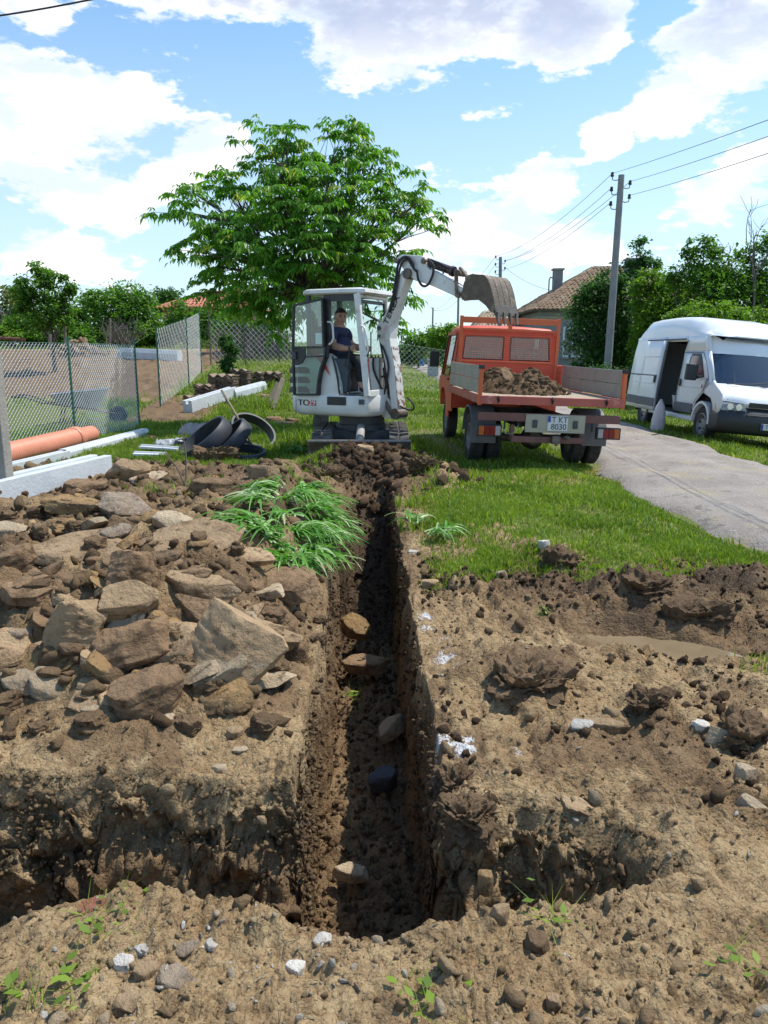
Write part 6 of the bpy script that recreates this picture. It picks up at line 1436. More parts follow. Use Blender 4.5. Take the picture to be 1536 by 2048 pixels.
def build_walnut():
    """big walnut behind the excavator: drooping compound leaves at the twig ends"""
    Y = 16.8; rg = np.random.default_rng(42)
    base = PY(640, 800, Y); base.z = hz(base.x, base.y)
    t = thing('walnut_tree', 'broad leafy walnut tree rising behind the excavator cab', 'tree', base)
    loc = lambda px, py, dy=0.0: PY(px, py, Y+dy)-base
    # crown lobes (photo centre, radius px, depth offset)
    lobes = [(575, 262, 30, 0), (572, 300, 45, 0), (703, 266, 30, .2), (725, 300, 40, 0), (560, 330, 70, -.3), (660, 330, 85, .3), (745, 335, 50, 0), (470, 385, 62, .2), (385, 385, 42, 0), (345, 420, 38, -.2), (570, 420, 95, -.8), (680, 420, 95, -.7), (790, 420, 66, 0), (838, 440, 40, .3), (835, 405, 26, -.2), (430, 460, 72, -.4), (385, 475, 42, .3), (520, 500, 88, -.9), (630, 500, 95, -1.0), (730, 500, 70, -.5), (440, 530, 55, 0), (410, 585, 32, .2), (500, 570, 70, -.5), (590, 580, 80, -.6), (690, 560, 70, -.2), (760, 560, 45, .3), (470, 605, 36, -.3), (560, 620, 40, .2), (600, 390, 90, .9), (520, 440, 80, 1.0), (700, 460, 80, 1.1), (640, 560, 90, .9), (540, 560, 70, 1.0), (800, 610, 22, .4), (770, 650, 24, .5)]
    m = MB(); hub = loc(632, 590); trunk = [Vector((0, 0, -.1)), Vector((.03, .02, .5)), hub*.55, hub]
    m.path(trunk, [.20, .15, .13, .11], 10, cap=False)
    C = []; D = []; twigs = MB()
    for (px, py, r, dy) in lobes:
        c = loc(px, py, dy); rad = r*Y/FPX*rg.uniform(.8, 1.08)
        pts = limb(m, hub+Vector(rg.normal(0, .04, 3)), c, .055, .016, rg, .07, 6, 6)
        vol = max(6, int((r/30)**2*(3.6 if dy > .8 else 4.4)))
        for k in range(vol):
            d = Vector(rg.normal(0, 1, 3)).normalized()*((rg.random()**.45) if k > 2 else rg.uniform(1.1, 1.45))*rad; tip = c+Vector((d.x, d.y*.9, d.z*.85)); src = pts[rg.integers(3, 7)]
            limb(m, src, tip, .011, .004, rg, .08, 4, 3); C.append(tip); D.append((tip-src).normalized())
    m.build('trunk', M_BARK, t, smooth=True)
    # each tip carries a whorl of compound leaves
    lc = []; ld = []; ll = []; lw = []; lr = []; stems = MB()
    for tip, td in zip(C, D):
        for q in range(rg.integers(5, 8)):
            a = rg.uniform(0, 6.28); out = (Vector((math.cos(a), math.sin(a), rg.uniform(-.2, .5)))+td*.5).normalized(); Lr = rg.uniform(.20, .34); col = np.clip(rg.normal(.42, .22), 0, .92)
            if rg.random() < .05: col = rg.uniform(.9, 1)
            for j in range(7):
                s = .25+.75*(j//2)/3 if j < 6 else 1.0; pos = tip+out*(Lr*s)+Vector((0, 0, -.35*Lr*s*s)); side = Vector((-out.y, out.x, 0)).normalized()*(1 if j % 2 else -1)
                dr = (out*.75+side*(.75 if j < 6 else 0)+Vector((0, 0, -.75-.5*rg.random()))).normalized(); lc.append(pos); ld.append(dr); sz = rg.uniform(.10, .155); ll.append(sz*(1.15 if j == 6 else 1)); lw.append(sz*.42); lr.append(np.clip(col+rg.normal(0, .06), 0, 1))
    V, F = leaf_array(np.array([p[:] for p in lc]), np.array([p[:] for p in ld]), np.array(ll), np.array(lw), rg)
    lm = leafmat('walnut_leaf', (.065, .18, .022), (.19, .40, .05), (.42, .45, .09), .55, .36)
    tag(mk('crown', V, F, lm, t, smooth=False, attrs={'rnd': np.repeat(lr, 5)}), kind='stuff')
build_walnut()
LM = {}
def lmat(k):
    if k not in LM:
        d = {'mid': ((.05, .13, .018), (.15, .29, .04), (.26, .34, .07)), 'dark': ((.028, .085, .02), (.085, .18, .04), (.13, .22, .05)), 'light': ((.08, .18, .02), (.22, .36, .05), (.34, .40, .09)), 'olive': ((.08, .12, .03), (.19, .23, .06), (.3, .25, .1))}[k]
        LM[k] = leafmat('foliage_'+k, *d, .45, .5)
    return LM[k]
def bush(name, label, cat, lobes, Y, n, kind='mid', leaf=.09, seed=0, trunk=None, group=None, base_py=None, depth=1.0, shape=.5):
    """leafy shrub or tree: lobes are (px, py, rx px, ry px, dy); n leaves in all"""
    rg = np.random.default_rng(seed); px0 = trunk or sum(l[0] for l in lobes)/len(lobes)
    b = PY(px0, 720, Y); b.z = hz(b.x, b.y)-.05; t = thing(name, label, cat, b, group=group); m = MB(); k = Y/FPX
    cs = [(PY(l[0], l[1], Y+(l[4] if len(l) > 4 else 0))-b, l[2]*k, l[3]*k) for l in lobes]; area = sum(rx*ry for _, rx, ry in cs)
    hub = Vector((0, 0, max(.3, min(c[0].z for c in cs)*.45))); m.path([Vector((0, 0, -.2)), Vector((.02, 0, hub.z*.5)), hub], [.07*(1+Y*.012), .06*(1+Y*.01), .05*(1+Y*.01)], 7, cap=False)
    LC = []; LD = []; LR = []
    for c, rx, ry in cs:
        pts = limb(m, hub, c, .045, .015, rg, .08, 5, 4); nn = int(n*rx*ry/area)
        nsub = max(7, int(9*rx*ry/(.5*.5)**1)); nsub = min(nsub, 60); tips = []
        for q in range(nsub):
            d = rg.normal(0, 1, 3); d /= np.linalg.norm(d); d *= rg.random()**.38; tips.append(np.array(c[:])+d*np.array([rx, rx*depth, ry]))
            if q < 14: limb(m, pts[rg.integers(1, 5)], Vector(tips[-1]), .012, .004, rg, .06, 3, 2)
        tips = np.array(tips); ti = rg.integers(0, len(tips), nn); sp = shape*math.sqrt(rx*ry)*.42
        P = tips[ti]+rg.normal(0, 1, (nn, 3))*np.array([sp, sp, sp*.8]); LC.append(P); LR.append(np.clip(rg.normal(.4, .2, nn)+.25*(rg.random(len(tips))-.5)[ti], 0, 1))
    P = np.concatenate(LC); Rn = np.concatenate(LR); nn = len(P); keep = P[:, 2]+b.z > .02; P = P[keep]; Rn = Rn[keep]; nn = len(P)
    d = rg.normal(0, 1, (nn, 3)); d[:, 2] = d[:, 2]*.6-.15; d /= np.linalg.norm(d, axis=1)[:, None]; L = leaf*rg.uniform(.6, 1.3, nn)
    V, F = leaf_array(P, d, L, L*.55, rg); m.build('trunk', M_BARK, t, smooth=True); tag(mk('crown', V, F, lmat(kind), t, smooth=False, attrs={'rnd': np.repeat(Rn, 5)}), kind='stuff'); return t
def build_background_trees():
    B = bush
    # left, beyond the garden
    B('fruit_tree', 'young fruit tree standing alone beyond the tilled garden', 'tree', [(75, 535, 18, 30), (110, 560, 26, 22), (50, 575, 26, 18), (85, 590, 45, 35), (140, 585, 16, 30), (95, 630, 50, 32), (60, 615, 30, 25), (130, 625, 25, 28)], 27, 5200, 'mid', .15, 1, trunk=108)
    B('tree', 'rounded green tree beyond the garden, left of the red roof', 'tree', [(250, 590, 55, 28), (215, 625, 55, 40), (275, 620, 50, 38), (190, 600, 22, 22), (290, 655, 40, 30), (230, 660, 55, 30)], 40, 7500, 'mid', .2, 2)
    B('tree', 'distant dark tree whose top shows left of the red roof', 'tree', [(335, 590, 28, 16), (325, 610, 30, 20)], 62, 2200, 'dark', .28, 3)
    B('hedge_bush', 'olive hedge bush at the far end of the garden, behind the fruit tree', 'bush', [(20, 605, 45, 25), (5, 635, 50, 30), (50, 640, 45, 30)], 42, 5200, 'olive', .2, 4)
    B('hedge_bush', 'green hedge bush between the fruit tree and the rounded tree', 'bush', [(165, 625, 32, 28), (150, 655, 40, 25), (185, 665, 35, 20)], 43, 3600, 'mid', .2, 5)
    B('hedge_bush', 'low green bush in front of the red-roofed house wall', 'bush', [(375, 640, 40, 32), (350, 665, 28, 24), (405, 670, 36, 28), (430, 630, 30, 22)], 38, 4600, 'mid', .18, 6)
    B('hedge_bush', 'light green shrub with reddish twigs below the red roof', 'bush', [(315, 655, 26, 26), (300, 680, 32, 18), (335, 685, 25, 15)], 39, 2600, 'light', .17, 7)
    B('hedge_bush', 'shady green bush behind the back fence, beside the cab', 'bush', [(480, 650, 45, 30), (540, 640, 40, 34), (500, 690, 60, 28), (560, 690, 35, 26)], 33, 5600, 'mid', .16, 8)
    B('hedge_bush', 'dark slim shrub growing by the tile stacks at the fence', 'bush', [(457, 715, 18, 26), (452, 690, 14, 18), (460, 740, 16, 18)], 24, 2600, 'dark', .11, 9)
    B('hedge_bush', 'olive bush at the foot of the back fence', 'bush', [(400, 700, 30, 18), (360, 712, 26, 12)], 36, 1800, 'olive', .16, 10)
    for i, (x0, y0, Yh, k, lab) in enumerate(((30, 655, 37, 'mid', 'low green hedge bush left of the fruit tree trunk'), (150, 665, 38, 'mid', 'low green hedge bush right of the fruit tree trunk'), (215, 670, 39, 'light', 'low light green hedge bush below the rounded tree'), (285, 672, 39, 'mid', 'low hedge bush next to the brushwood beyond the garden'), (90, 668, 40, 'dark', 'dark low hedge bush behind the fruit tree trunk'), (-20, 660, 36, 'light', 'low hedge bush at the rusty pipe rail'))):
        B('hedge_bush', lab, 'bush', [(x0, y0, 38, 22), (x0-28, y0+12, 30, 16), (x0+30, y0+10, 32, 18), (x0, y0+22, 44, 10)], Yh, 3400, k, .18, 40+i)
    # far along the road
    B('tree', 'distant roadside tree between excavator boom and truck', 'tree', [(835, 690, 30, 26), (815, 705, 28, 22), (860, 680, 20, 22)], 85, 3400, 'mid', .36, 11)
    B('tree', 'distant roadside tree partly behind the truck mirror', 'tree', [(885, 680, 24, 26), (900, 665, 20, 16), (880, 705, 22, 18)], 75, 3000, 'light', .34, 12)
    B('tree', 'low distant bush at the end of the road', 'bush', [(800, 715, 26, 14), (845, 722, 30, 12)], 110, 1600, 'dark', .4, 13)
    # right of the road
    B('tree', 'dense dark green tree right behind the utility pole', 'tree', [(1230, 600, 60, 45), (1175, 640, 45, 40), (1190, 695, 50, 45), (1255, 650, 60, 55), (1240, 720, 70, 50), (1160, 610, 28, 22), (1290, 700, 45, 60), (1185, 745, 50, 30), (1275, 510, 22, 30), (1215, 570, 40, 30), (1180, 590, 30, 24), (1260, 550, 32, 26), (1310, 530, 24, 16)], 31, 16000, 'dark', .17, 14, trunk=1230)
    B('tree', 'bright green leafy tree between the utility pole and the van', 'tree', [(1310, 620, 45, 50), (1345, 590, 45, 40), (1300, 680, 36, 50), (1375, 620, 50, 35), (1340, 660, 60, 40), (1285, 590, 30, 30), (1330, 560, 34, 24), (1290, 560, 22, 20)], 28.5, 9500, 'light', .15, 15)
    B('tree', 'loose-crowned tree above the van roof', 'tree', [(1410, 500, 32, 22), (1395, 545, 36, 34), (1440, 540, 38, 36), (1380, 500, 14, 18), (1425, 590, 60, 34), (1460, 575, 40, 30), (1350, 560, 22, 22)], 27, 5200, 'mid', .16, 16, shape=.7)
    B('tree', 'tall tree beyond the van with sparse upper twigs', 'tree', [(1515, 560, 45, 50), (1490, 600, 50, 40), (1540, 500, 30, 30), (1560, 620, 50, 50), (1500, 520, 24, 30)], 27.5, 5600, 'mid', .15, 17, shape=.6)
    B('hedge_bush', 'yellow-green hedge showing just over the van roof', 'bush', [(1420, 625, 60, 24), (1500, 640, 60, 24), (1370, 640, 40, 22), (1560, 650, 50, 30)], 24.5, 5600, 'light', .13, 18)
    B('hedge_bush', 'dark bush filling the gap between truck and van', 'bush', [(1215, 760, 50, 28), (1265, 765, 34, 34), (1160, 765, 26, 20), (1290, 760, 22, 40)], 26.5, 4600, 'dark', .13, 19)
    # bare tree
    rg = np.random.default_rng(5); Y = 26.5; b = PY(1492, 700, Y); b.z = hz(b.x, b.y); t = thing('bare_tree', 'leafless grey tree rising above the van', 'tree', b); m = MB()
    def grow(a, d, L, r, lev):
        e = a+d*L; limb(m, a, e, r, r*.6, rg, .06, 5, 3)
        if lev:
            for q in range(3 if lev > 1 else 4):
                nd = (d+Vector(rg.normal(0, .42, 3))+Vector((0, 0, .15))).normalized(); grow(a+d*L*rg.uniform(.55, 1), nd, L*rg.uniform(.5, .75), r*.55, lev-1)
    top = PY(1480, 390, Y)-b; grow(Vector((0, 0, 0)), Vector((.02, 0, 1)).normalized(), top.z*.42, .09, 4); m.build('branches', M_TWIG, t, smooth=True)
    # thicket of bare brush behind the back fence
    rg = np.random.default_rng(9)
    for j, (x0, x1, y0, y1, lab) in enumerate(((430, 585, 655, 735, 'tangle of bare grey brushwood behind the back fence'), (205, 270, 640, 690, 'tangle of bare brushwood beyond the garden'), (0, 60, 625, 668, 'bare brushwood below the olive hedge'))):
        m = MB(); Yb = (31, 36, 38)[j]
        for i in range(230 if j == 0 else 110):
            px = rg.uniform(x0, x1); a = PY(px, y1-rg.uniform(0, 12), Yb+rg.uniform(-.8, .8)); e = a+Vector((rg.normal(0, .45), rg.normal(0, .3), rg.uniform(.35, 1)*(y1-y0)*Yb/FPX)); m.path([a, a.lerp(e, .5)+Vector(rg.normal(0, .12, 3)), e], [.014, .011, .006], 3, cap=False)
        o = m.build('brushwood', M_TWIG); tag(o, lab, 'brushwood', kind='stuff')
build_background_trees()

# ------------------------------------------------------------------ utility poles and wires
M_CONC = mat('pole_concrete', (.27, .265, .265), (.22, .215, .215), 3, .9, bump=.3)
POLES = []
def build_poles():
    for i, (px, py, Y, lab, s) in enumerate(((1243, 350, 27, 'grey concrete utility pole between the truck and the van', 1), (1001, 514, 51, 'utility pole showing behind the excavator bucket', 1), (917, 585, 79, 'thin far utility pole showing above the truck cab', 1), (866, 615, 106, 'far utility pole standing over the roadside trees', 1), (829, 656, 165, 'farthest small utility pole at the end of the road', 1))):
        top = PY(px, py, Y); bx = PY(px-(30 if i == 0 else 3), 750, Y).x; b = Vector((bx, Y, hz(bx, Y)-.3)); p = thing('utility_pole', lab, 'pole', b); q = top-b
        m = MB(); m.path([Vector((0, 0, 0)), q*.5, q], [.15, .125, .10], 12); m.build('shaft', M_CONC, p, smooth=False, sharp=40)
        ins = []
        if i < 2:
            for sgn, dz in ((-1, .1), (-1, .55), (-1, 1.0), (1, .35), (1, .78)):
                c = q+Vector((0, 0, -dz)); e = c+Vector((sgn*.30, 0, .05)); m = MB(); m.path([c, c+Vector((sgn*.16, 0, -.07)), c+Vector((sgn*.28, 0, -.05)), e], .016, 6); ar = m.build('insulator_arm', M_STEEL, p)
                m = MB(); m.lathe([(0, .0), (.055, .0), (.06, .04), (.035, .06), (.05, .08), (.045, .13), (0, .15)], Matrix.Translation(e), 12); m.build('insulator', M_BLACK, ar, sharp=40); ins.append(b+e+Vector((0, 0, .1)))
        else:
            for sgn, dz in ((-1, .1), (1, .4)):
                m = MB(); c = q+Vector((0, 0, -dz)); m.bar(c, c+Vector((sgn*.35, 0, .05)), .05, .05); m.build('insulator_arm', M_STEEL, p); ins.append(b+c+Vector((sgn*.3, 0, .1)))
        POLES.append((top, ins))
    def wire(a, e, sag, r, lab, name='overhead_wire', group='overhead power lines'):
        pts = [a.lerp(e, t)+Vector((0, 0, -sag*4*t*(1-t))) for t in np.linspace(0, 1, 17)]; m = MB(); m.path(pts, r, 5); tag(m.build(name, M_BLACK, None, smooth=True), lab, 'wire', group)
    ins1 = POLES[0][1]; ins2 = POLES[1][1]
    for k, (px, py, j) in enumerate(((1536, 225, 0), (1536, 258, 3), (1536, 292, 4))):
        a = ins1[j]; d = PY(px, py, 14.0); e = a+(d-a)*2.0
        wire(a, e, .12, .007, ('topmost overhead wire running from the near utility pole over the van', 'middle overhead wire running from the near utility pole over the van', 'lowest overhead wire running from the near utility pole over the van')[k])
    for k in range(4): wire(ins1[k], ins2[k], .45, .008, 'overhead wire strung between the two nearest utility poles')
    for k in range(2): wire(ins2[k], POLES[2][1][k], .5, .010, 'overhead wire from the pole behind the bucket to the next far pole'); wire(POLES[2][1][k], POLES[3][1][k], .6, .012, 'far overhead wire between the distant poles')
    a, e = PY(-220, 55, 11), PY(420, -60, 11); wire(a, e, .1, .012, 'thick overhead cable bundle high above the fence', group='cable'); 
    wire(ins2[4], PY(1120, 583, 48), .3, .009, 'service wire from the pole behind the bucket to the grey house', group='service')
build_poles()

# ------------------------------------------------------------------ houses
def tile_roof(parent, name, quad, nu, nv, m, rg, kind_name='roof_tiles'):
    """quad: eave-left, eave-right, ridge-right, ridge-left; rows of half-round tiles as real geometry"""
    a, b, c, d = [Vector(p) for p in quad]; nrm = (b-a).cross(d-a).normalized(); mb = MB(); mb.add([a, b, c, d], [(0, 1, 2, 3)])
    rf = mb.build(name, m, parent); V = []; F = []
    for j in range(nv):
        t0, t1 = j/nv, min(1, (j+1.15)/nv); l0, r0, l1, r1 = a.lerp(d, t0), b.lerp(c, t0), a.lerp(d, t1), b.lerp(c, t1); n = max(2, int(nu*((l0-r0).length/(a-b).length)+.5))
        for i in range(n):
            u0, u1 = i/n, (i+1)/n; j0 = rg.normal(0, .012); e = len(V)
            for (l, r, h) in ((l0, r0, .085), (l1, r1, .035)):
                for u, hh in ((u0+.04/n, 0), ((u0*.7+u1*.3), 1), ((u0*.3+u1*.7), 1), (u1-.04/n, 0)): V.append(tuple(l.lerp(r, u)+nrm*(.015+h*.3+hh*.055+j0)))
            F += [(e+k, e+k+1, e+k+5, e+k+4) for k in range(3)] + [(e, e+3, e+2, e+1)]
    o = mk(kind_name, np.array(V), F, m, rf, smooth=False); o['kind'] = 'stuff'; return rf
M_TILEB = mat('weathered_tiles', (.24, .155, .095), (.17, .11, .07), .9, .9, spots=[((.36, .29, .21), (.55, .65), 1.7), ((.13, .09, .06), (.62, .72), 3.)], bump=.5)
M_TILER = mat('red_tiles', (.52, .20, .125), (.44, .15, .09), 1.2, .85, spots=[((.58, .34, .24), (.58, .68), 2.)], bump=.4)
M_GWALL = mat('grey_render', (.19, .20, .215), (.245, .25, .255), 1.5, .9, spots=[((.30, .29, .27), (.6, .7), 1.5)], bump=.3)
M_BRICKW = mat('brick_wall', (.30, .14, .085), (.22, .10, .065), 5, .9, bump=.5)
def build_houses():
    rg = np.random.default_rng(31)
    # grey house right of the road
    ox, oy, W, D, H, Z = 9.1, 46.5, 11.5, 9.0, 4.15, 6.9
    h = thing('grey_house', 'old grey rendered house with a sagging brown tiled roof, behind the truck', 'house', (ox, oy, 0)); z0 = hz(ox, oy)-.2
    m = MB(); m.box((W/2, D/2, H/2+z0/2), (W, D, H-z0)); m.build('wall', M_GWALL, h, bevel=.02)
    m = MB(); m.box((W/2, -.03, H-.55), (W+.12, .10, .16)); m.box((-.03, D/2, H-.55), (.10, D+.1, .16)); m.build('cornice', mat('ochre_band', (.33, .29, .20), (.28, .25, .18), 2, .9), h, bevel=.02)
    e = .5; E = [(-e, -e, H-.12), (W+e, -e, H-.12), (W+e, D+e, H-.12), (-e, D+e, H-.12)]; R0, R1 = (W*.36, D/2, Z), (W*.64, D/2, Z)
    rf = tile_roof(h, 'roof', (E[0], E[1], R1, R0), 48, 20, M_TILEB, rg); tile_roof(h, 'roof', (E[3], E[0], R0, R0), 36, 20, M_TILEB, rg); tile_roof(h, 'roof', (E[1], E[2], R1, R1), 20, 10, M_TILEB, rg); tile_roof(h, 'roof', (E[2], E[3], R0, R1), 24, 10, M_TILEB, rg)
    m = MB(); m.box((W/2, D/2, H-.15), (W+2*e, D+2*e, .08)); m.build('eaves', mat('dark_timber', (.07, .055, .045), (.1, .08, .06), 4, .9), h)
    for (cx, cy, cz, cw) in ((1.75, 3.6, 6.55, .55), (6.2, 3.2, 7.1, .7)):
        m = MB(); m.box((cx, cy, cz-.75), (cw, cw, 1.7)); ch = m.build('chimney', mat('chimney_grey', (.24, .235, .225), (.19, .18, .17), 4, .9), rf, bevel=.02); m = MB(); m.box((cx, cy, cz+.12), (cw+.14, cw+.14, .1)); m.build('chimney_cap', M_CONC, rf)
    for wx in (2.0, 5.2, 8.4):
        m = MB(); m.box((wx, -.02, 2.2), (1.15, .08, 1.75)); w = m.build('window', mat('white_frame', (.62, .64, .66), (.56, .58, .6), 4, .6), h, bevel=.01)
        for k in (-1, 1): m = MB(); m.box((wx+k*.25, -.065, 2.2), (.42, .02, 1.5)); m.build('pane', M_VGLASS, w)
        m = MB(); m.box((wx, -.12, 1.28), (1.35, .2, .07)); m.build('sill', M_CONC, w)
    m = MB(); m.path([(.9, 2.0, 5.1), (.9, 2.0, 5.9), (.95, 1.9, 6.05), (1.15, 1.8, 6.0)], .04, 6); m.build('vent_pipe', M_STEEL, h)
    # low annex in front
    a = thing('annex', 'low outbuilding with pale tiled roof showing under the excavator bucket', 'outbuilding', (8.0, 52, 0)); m = MB(); m.box((-.2, 2, 1.4), (3.2, 4, 3.0)); m.build('wall', M_GWALL, a)
    pt = mat('pale_tiles', (.40, .32, .23), (.30, .22, .15), 1.5, .9, bump=.4); tile_roof(a, 'roof', ((-2.2, -.4, 2.9), (1.6, -.4, 2.9), (1.6, 2.2, 4.35), (-1.2, 2.2, 4.35)), 18, 9, pt, rg); tile_roof(a, 'roof', ((-2.2, 4.6, 2.9), (-2.2, -.4, 2.9), (-1.2, 2.2, 4.35), (-1.2, 2.2, 4.35)), 16, 8, pt, rg)
    # wooden gate beside the grey house
    g = thing('board_fence', 'weathered board fence between the grey house and the dark tree', 'fence', (9.9, 38.0, 0))
    for i in range(13): m = MB(); m.box((i*.17, rg.normal(0, .01), 1.05+rg.normal(0, .03)), (.15, .03, 2.1)); m.build('board', mat('weathered_board', (.24, .20, .155), (.17, .14, .11), 4, .9), g)
    # red-roofed brick house on the left
    b0 = PY(325, 640, 47); zr = hz(b0.x, b0.y); h = thing('brick_house', 'small brick house with a bright red tiled roof beyond the garden', 'house', (b0.x, 47, zr)); W, D, H = 5.4, 5.0, PY(325, 617, 47).z-zr; Z = H+1.15
    m = MB(); m.box((W/2, D/2, H/2-.2), (W, D, H+.4)); m.build('wall', M_BRICKW, h)
    e = .4; E = [(-e, -e, H), (W+e, -e, H), (W+e, D+e, H), (-e, D+e, H)]; R0, R1 = (W*.42, D/2, Z), (W*.58, D/2, Z)
    rf = tile_roof(h, 'roof', (E[0], E[1], R1, R0), 24, 10, M_TILER, rg); tile_roof(h, 'roof', (E[3], E[0], R0, R0), 20, 10, M_TILER, rg); tile_roof(h, 'roof', (E[1], E[2], R1, R1), 20, 10, M_TILER, rg); tile_roof(h, 'roof', (E[2], E[3], R0, R1), 10, 5, M_TILER, rg)
    m = MB(); m.box((W*.72, D*.6, Z+.05), (.5, .5, 1.3)); m.build('chimney', M_BRICKW, rf); m = MB(); m.box((1.2, -.02, H*.55), (.7, .06, .9)); m.build('window', M_VGLASS, h)
build_houses()

# ------------------------------------------------------------------ left side: fences, garden things
M_GREENP = mat('green_post', (.025, .115, .075), (.035, .135, .09), 5, .5); M_WIRE = mat('galvanised_wire', (.60, .63, .65), (.52, .56, .58), 20, .45)
def chain_fence(name, label, pts, h, pitch, r, cat='fence', posts=None, postmat=None, ph=.1, lean=None):
    P = [Vector((x, y, hz(x, y))) for x, y in pts]; f = thing(name, label, cat, P[0]); O = P[0]; V = []; F = []; per = [0]
    for a, b in zip(P[:-1], P[1:]): per.append(per[-1]+(b-a).length)
    def at(s):
        s = min(max(s, 0), per[-1]-1e-6); j = max(i for i in range(len(per)) if per[i] <= s); t = (s-per[j])/(per[j+1]-per[j]); return P[j].lerp(P[j+1], t)-O
    n = int(per[-1]/pitch); rows = int(h/pitch)
    mb = MB(); LT = per[-1]; hr = h*1.25; nd = int((LT+hr*.8)/pitch)
    for i in range(nd):                                   # diamond mesh: wires slanting both ways
        for sg in (-1, 1):
            s0 = -hr*.8+i*pitch if sg > 0 else i*pitch; a_, b_ = s0, s0+sg*hr*.8; lo, hi = max(0, min(a_, b_)), min(LT, max(a_, b_))
            if hi-lo < .02: continue
            q = []
            for t in np.linspace(lo, hi, 5): zz = (t-s0)/(sg*hr*.8)*h; q.append(at(t)+Vector((0, .003*sg, .04+zz)))
            mb.path(q, r, 3, cap=False)
    o = mb.build('wire_mesh', M_WIRE, f); o['kind'] = 'stuff'
    for s in posts: 
        c = at(s*per[-1]); m = MB(); m.tube(c-Vector((0, 0, .1)), c+Vector((0, 0, h+ph)), .024, n=8); m.tube(c+Vector((0, 0, h+ph)), c+Vector((0, 0, h+ph+.02)), .03, n=8); m.build('post', postmat or M_GREENP, f)
    m = MB(); m.path([at(per[-1]*t)+Vector((0, 0, h+.04)) for t in np.linspace(0, 1, 12)], .004, 4); m.build('top_wire', M_GREENP, f)
    return f
def build_left():
    chain_fence('chain_link_fence', 'near chain-link fence with green posts in front of the wheelbarrow', [(-6.35, 9.6), (-5.85, 12.0), (-5.4, 14.0), (-5.2, 16.4)], 1.72, .085, .0040, posts=(.60, 1.0), ph=.12)
    chain_fence('chain_link_fence', 'far chain-link fence panel beyond the gap, beside the tile stacks', [(-5.85, 20.3), (-6.0, 24.0), (-6.3, 27.0)], 1.95, .20, .0030, posts=(0, .55, 1.0), ph=.1)
    chain_fence('garden_fence', 'low rusty wire fence across the back, behind the tile stacks', [(-6.4, 29), (-1.8, 29.5), (3.0, 31)], 1.6, .2, .004, posts=(.0, .13, .26, .4, .5, .62), postmat=M_STEEL, ph=.3)
    # concrete fence post at the near end
    p = G(3, 1000); m = MB(); m.box((0, 0, .55), (.13, .13, 1.3)); o = m.build('fence_post', mat('rough_concrete', (.30, .28, .24), (.24, .22, .19), 6, .95, bump=.6), None, bevel=.01); o.location = (p.x-.03, p.y+.1, hz(p.x, p.y)-.1); tag(o, 'rough concrete fence post at the end of the near fence', 'post')
    # precast concrete fence posts lying about
    cw = mat('precast_concrete', (.56, .585, .60), (.48, .505, .52), 5, .85, bump=.35, bscale=60)
    def beam(lab, a, b, w=.16, h=.17, groove=True, dz=0):
        A, Bq = G(*a), G(*b); A.z = hz(A.x, A.y)+dz; Bq.z = hz(Bq.x, Bq.y)+dz; L = (Bq-A).length; t = thing('concrete_beam', lab, 'beam', A, (0, -math.asin(max(-1, min(1, (Bq.z-A.z)/L))), math.atan2(Bq.y-A.y, Bq.x-A.x)), group='precast concrete posts lying by the fence')
        m = MB(); g, d = w*.16, h*.30
        prof = [(-w/2, 0), (w/2, 0), (w/2, h), (g, h), (g*.8, h-d), (-g*.8, h-d), (-g, h), (-w/2, h)] if groove else [(-w/2, 0), (w/2, 0), (w/2, h*.62), (w*.28, h), (-w*.28, h), (-w/2, h*.62)]
        m.prism([(0, y, z) for y, z in prof], (L, 0, 0)); m.build('post_body', cw, t, bevel=.006)
        m = MB(); m.box((L*.66, 0, h-d+.012), (.30, g*1.5, .02)); m.build('slot', cw, t) if groove else None
        return t
    beam('nearest thick white concrete post with a long groove, lying on the grass', (-40, 1015), (205, 948), .22, .18)
    beam('white concrete post lying behind the grooved one, under the fence', (-10, 958), (132, 922), .16, .16)
    beam('long white concrete post lying along the foot of the near fence', (126, 918), (290, 872), .20, .15, groove=False)
    beam('pale concrete post lying by the far fence panel', (376, 825), (466, 795), .26, .30)
    beam('second pale concrete post lying by the tile stacks', (466, 797), (528, 780), .22, .26, groove=False)
    beam('pale concrete post lying beyond the tilled garden', (240, 716), (360, 722), .34, .40, groove=False)
    # orange corrugated drain pipe behind the fence
    A, Bq = PZ(-60, 928, .17), PZ(182, 868, .17); d = (Bq-A); L = d.length; d.normalize(); t = thing('drain_pipe', 'thick orange corrugated plastic pipe lying behind the near fence', 'pipe', A, (0, math.pi/2, math.atan2(d.y, d.x))); po = mat('orange_plastic', (.64, .25, .15), (.58, .215, .125), 4, .5)
    m = MB(); prof = []
    nseg = int(L/.05)
    for i in range(nseg+1):
        z = L*i/nseg; prof += [(.165, z), (.175, z+.012), (.175, z+.03), (.165, z+.042)] if z < L*.84 else [(.150, z)]
    prof = [(0, 0)]+prof+[(.13, L+.05), (0, L+.06)]; m.lathe(prof, n=30); m.build('pipe_wall', po, t, sharp=50)
    m = MB(); m.lathe([(.178, L*.8), (.192, L*.805), (.192, L*.845), (.178, L*.85)], n=30); m.build('collar', po, t, sharp=40)
    # wheelbarrow
    p = G(205, 856); t = thing('wheelbarrow', 'grey metal wheelbarrow tipped on the grass behind the near fence', 'wheelbarrow', (p.x-.72, p.y+.75, hz(p.x, p.y)), (0, 0, R(14))); tray = mat('galvanised_tray', (.42, .42, .46), (.34, .34, .37), 5, .4, metal=.4)
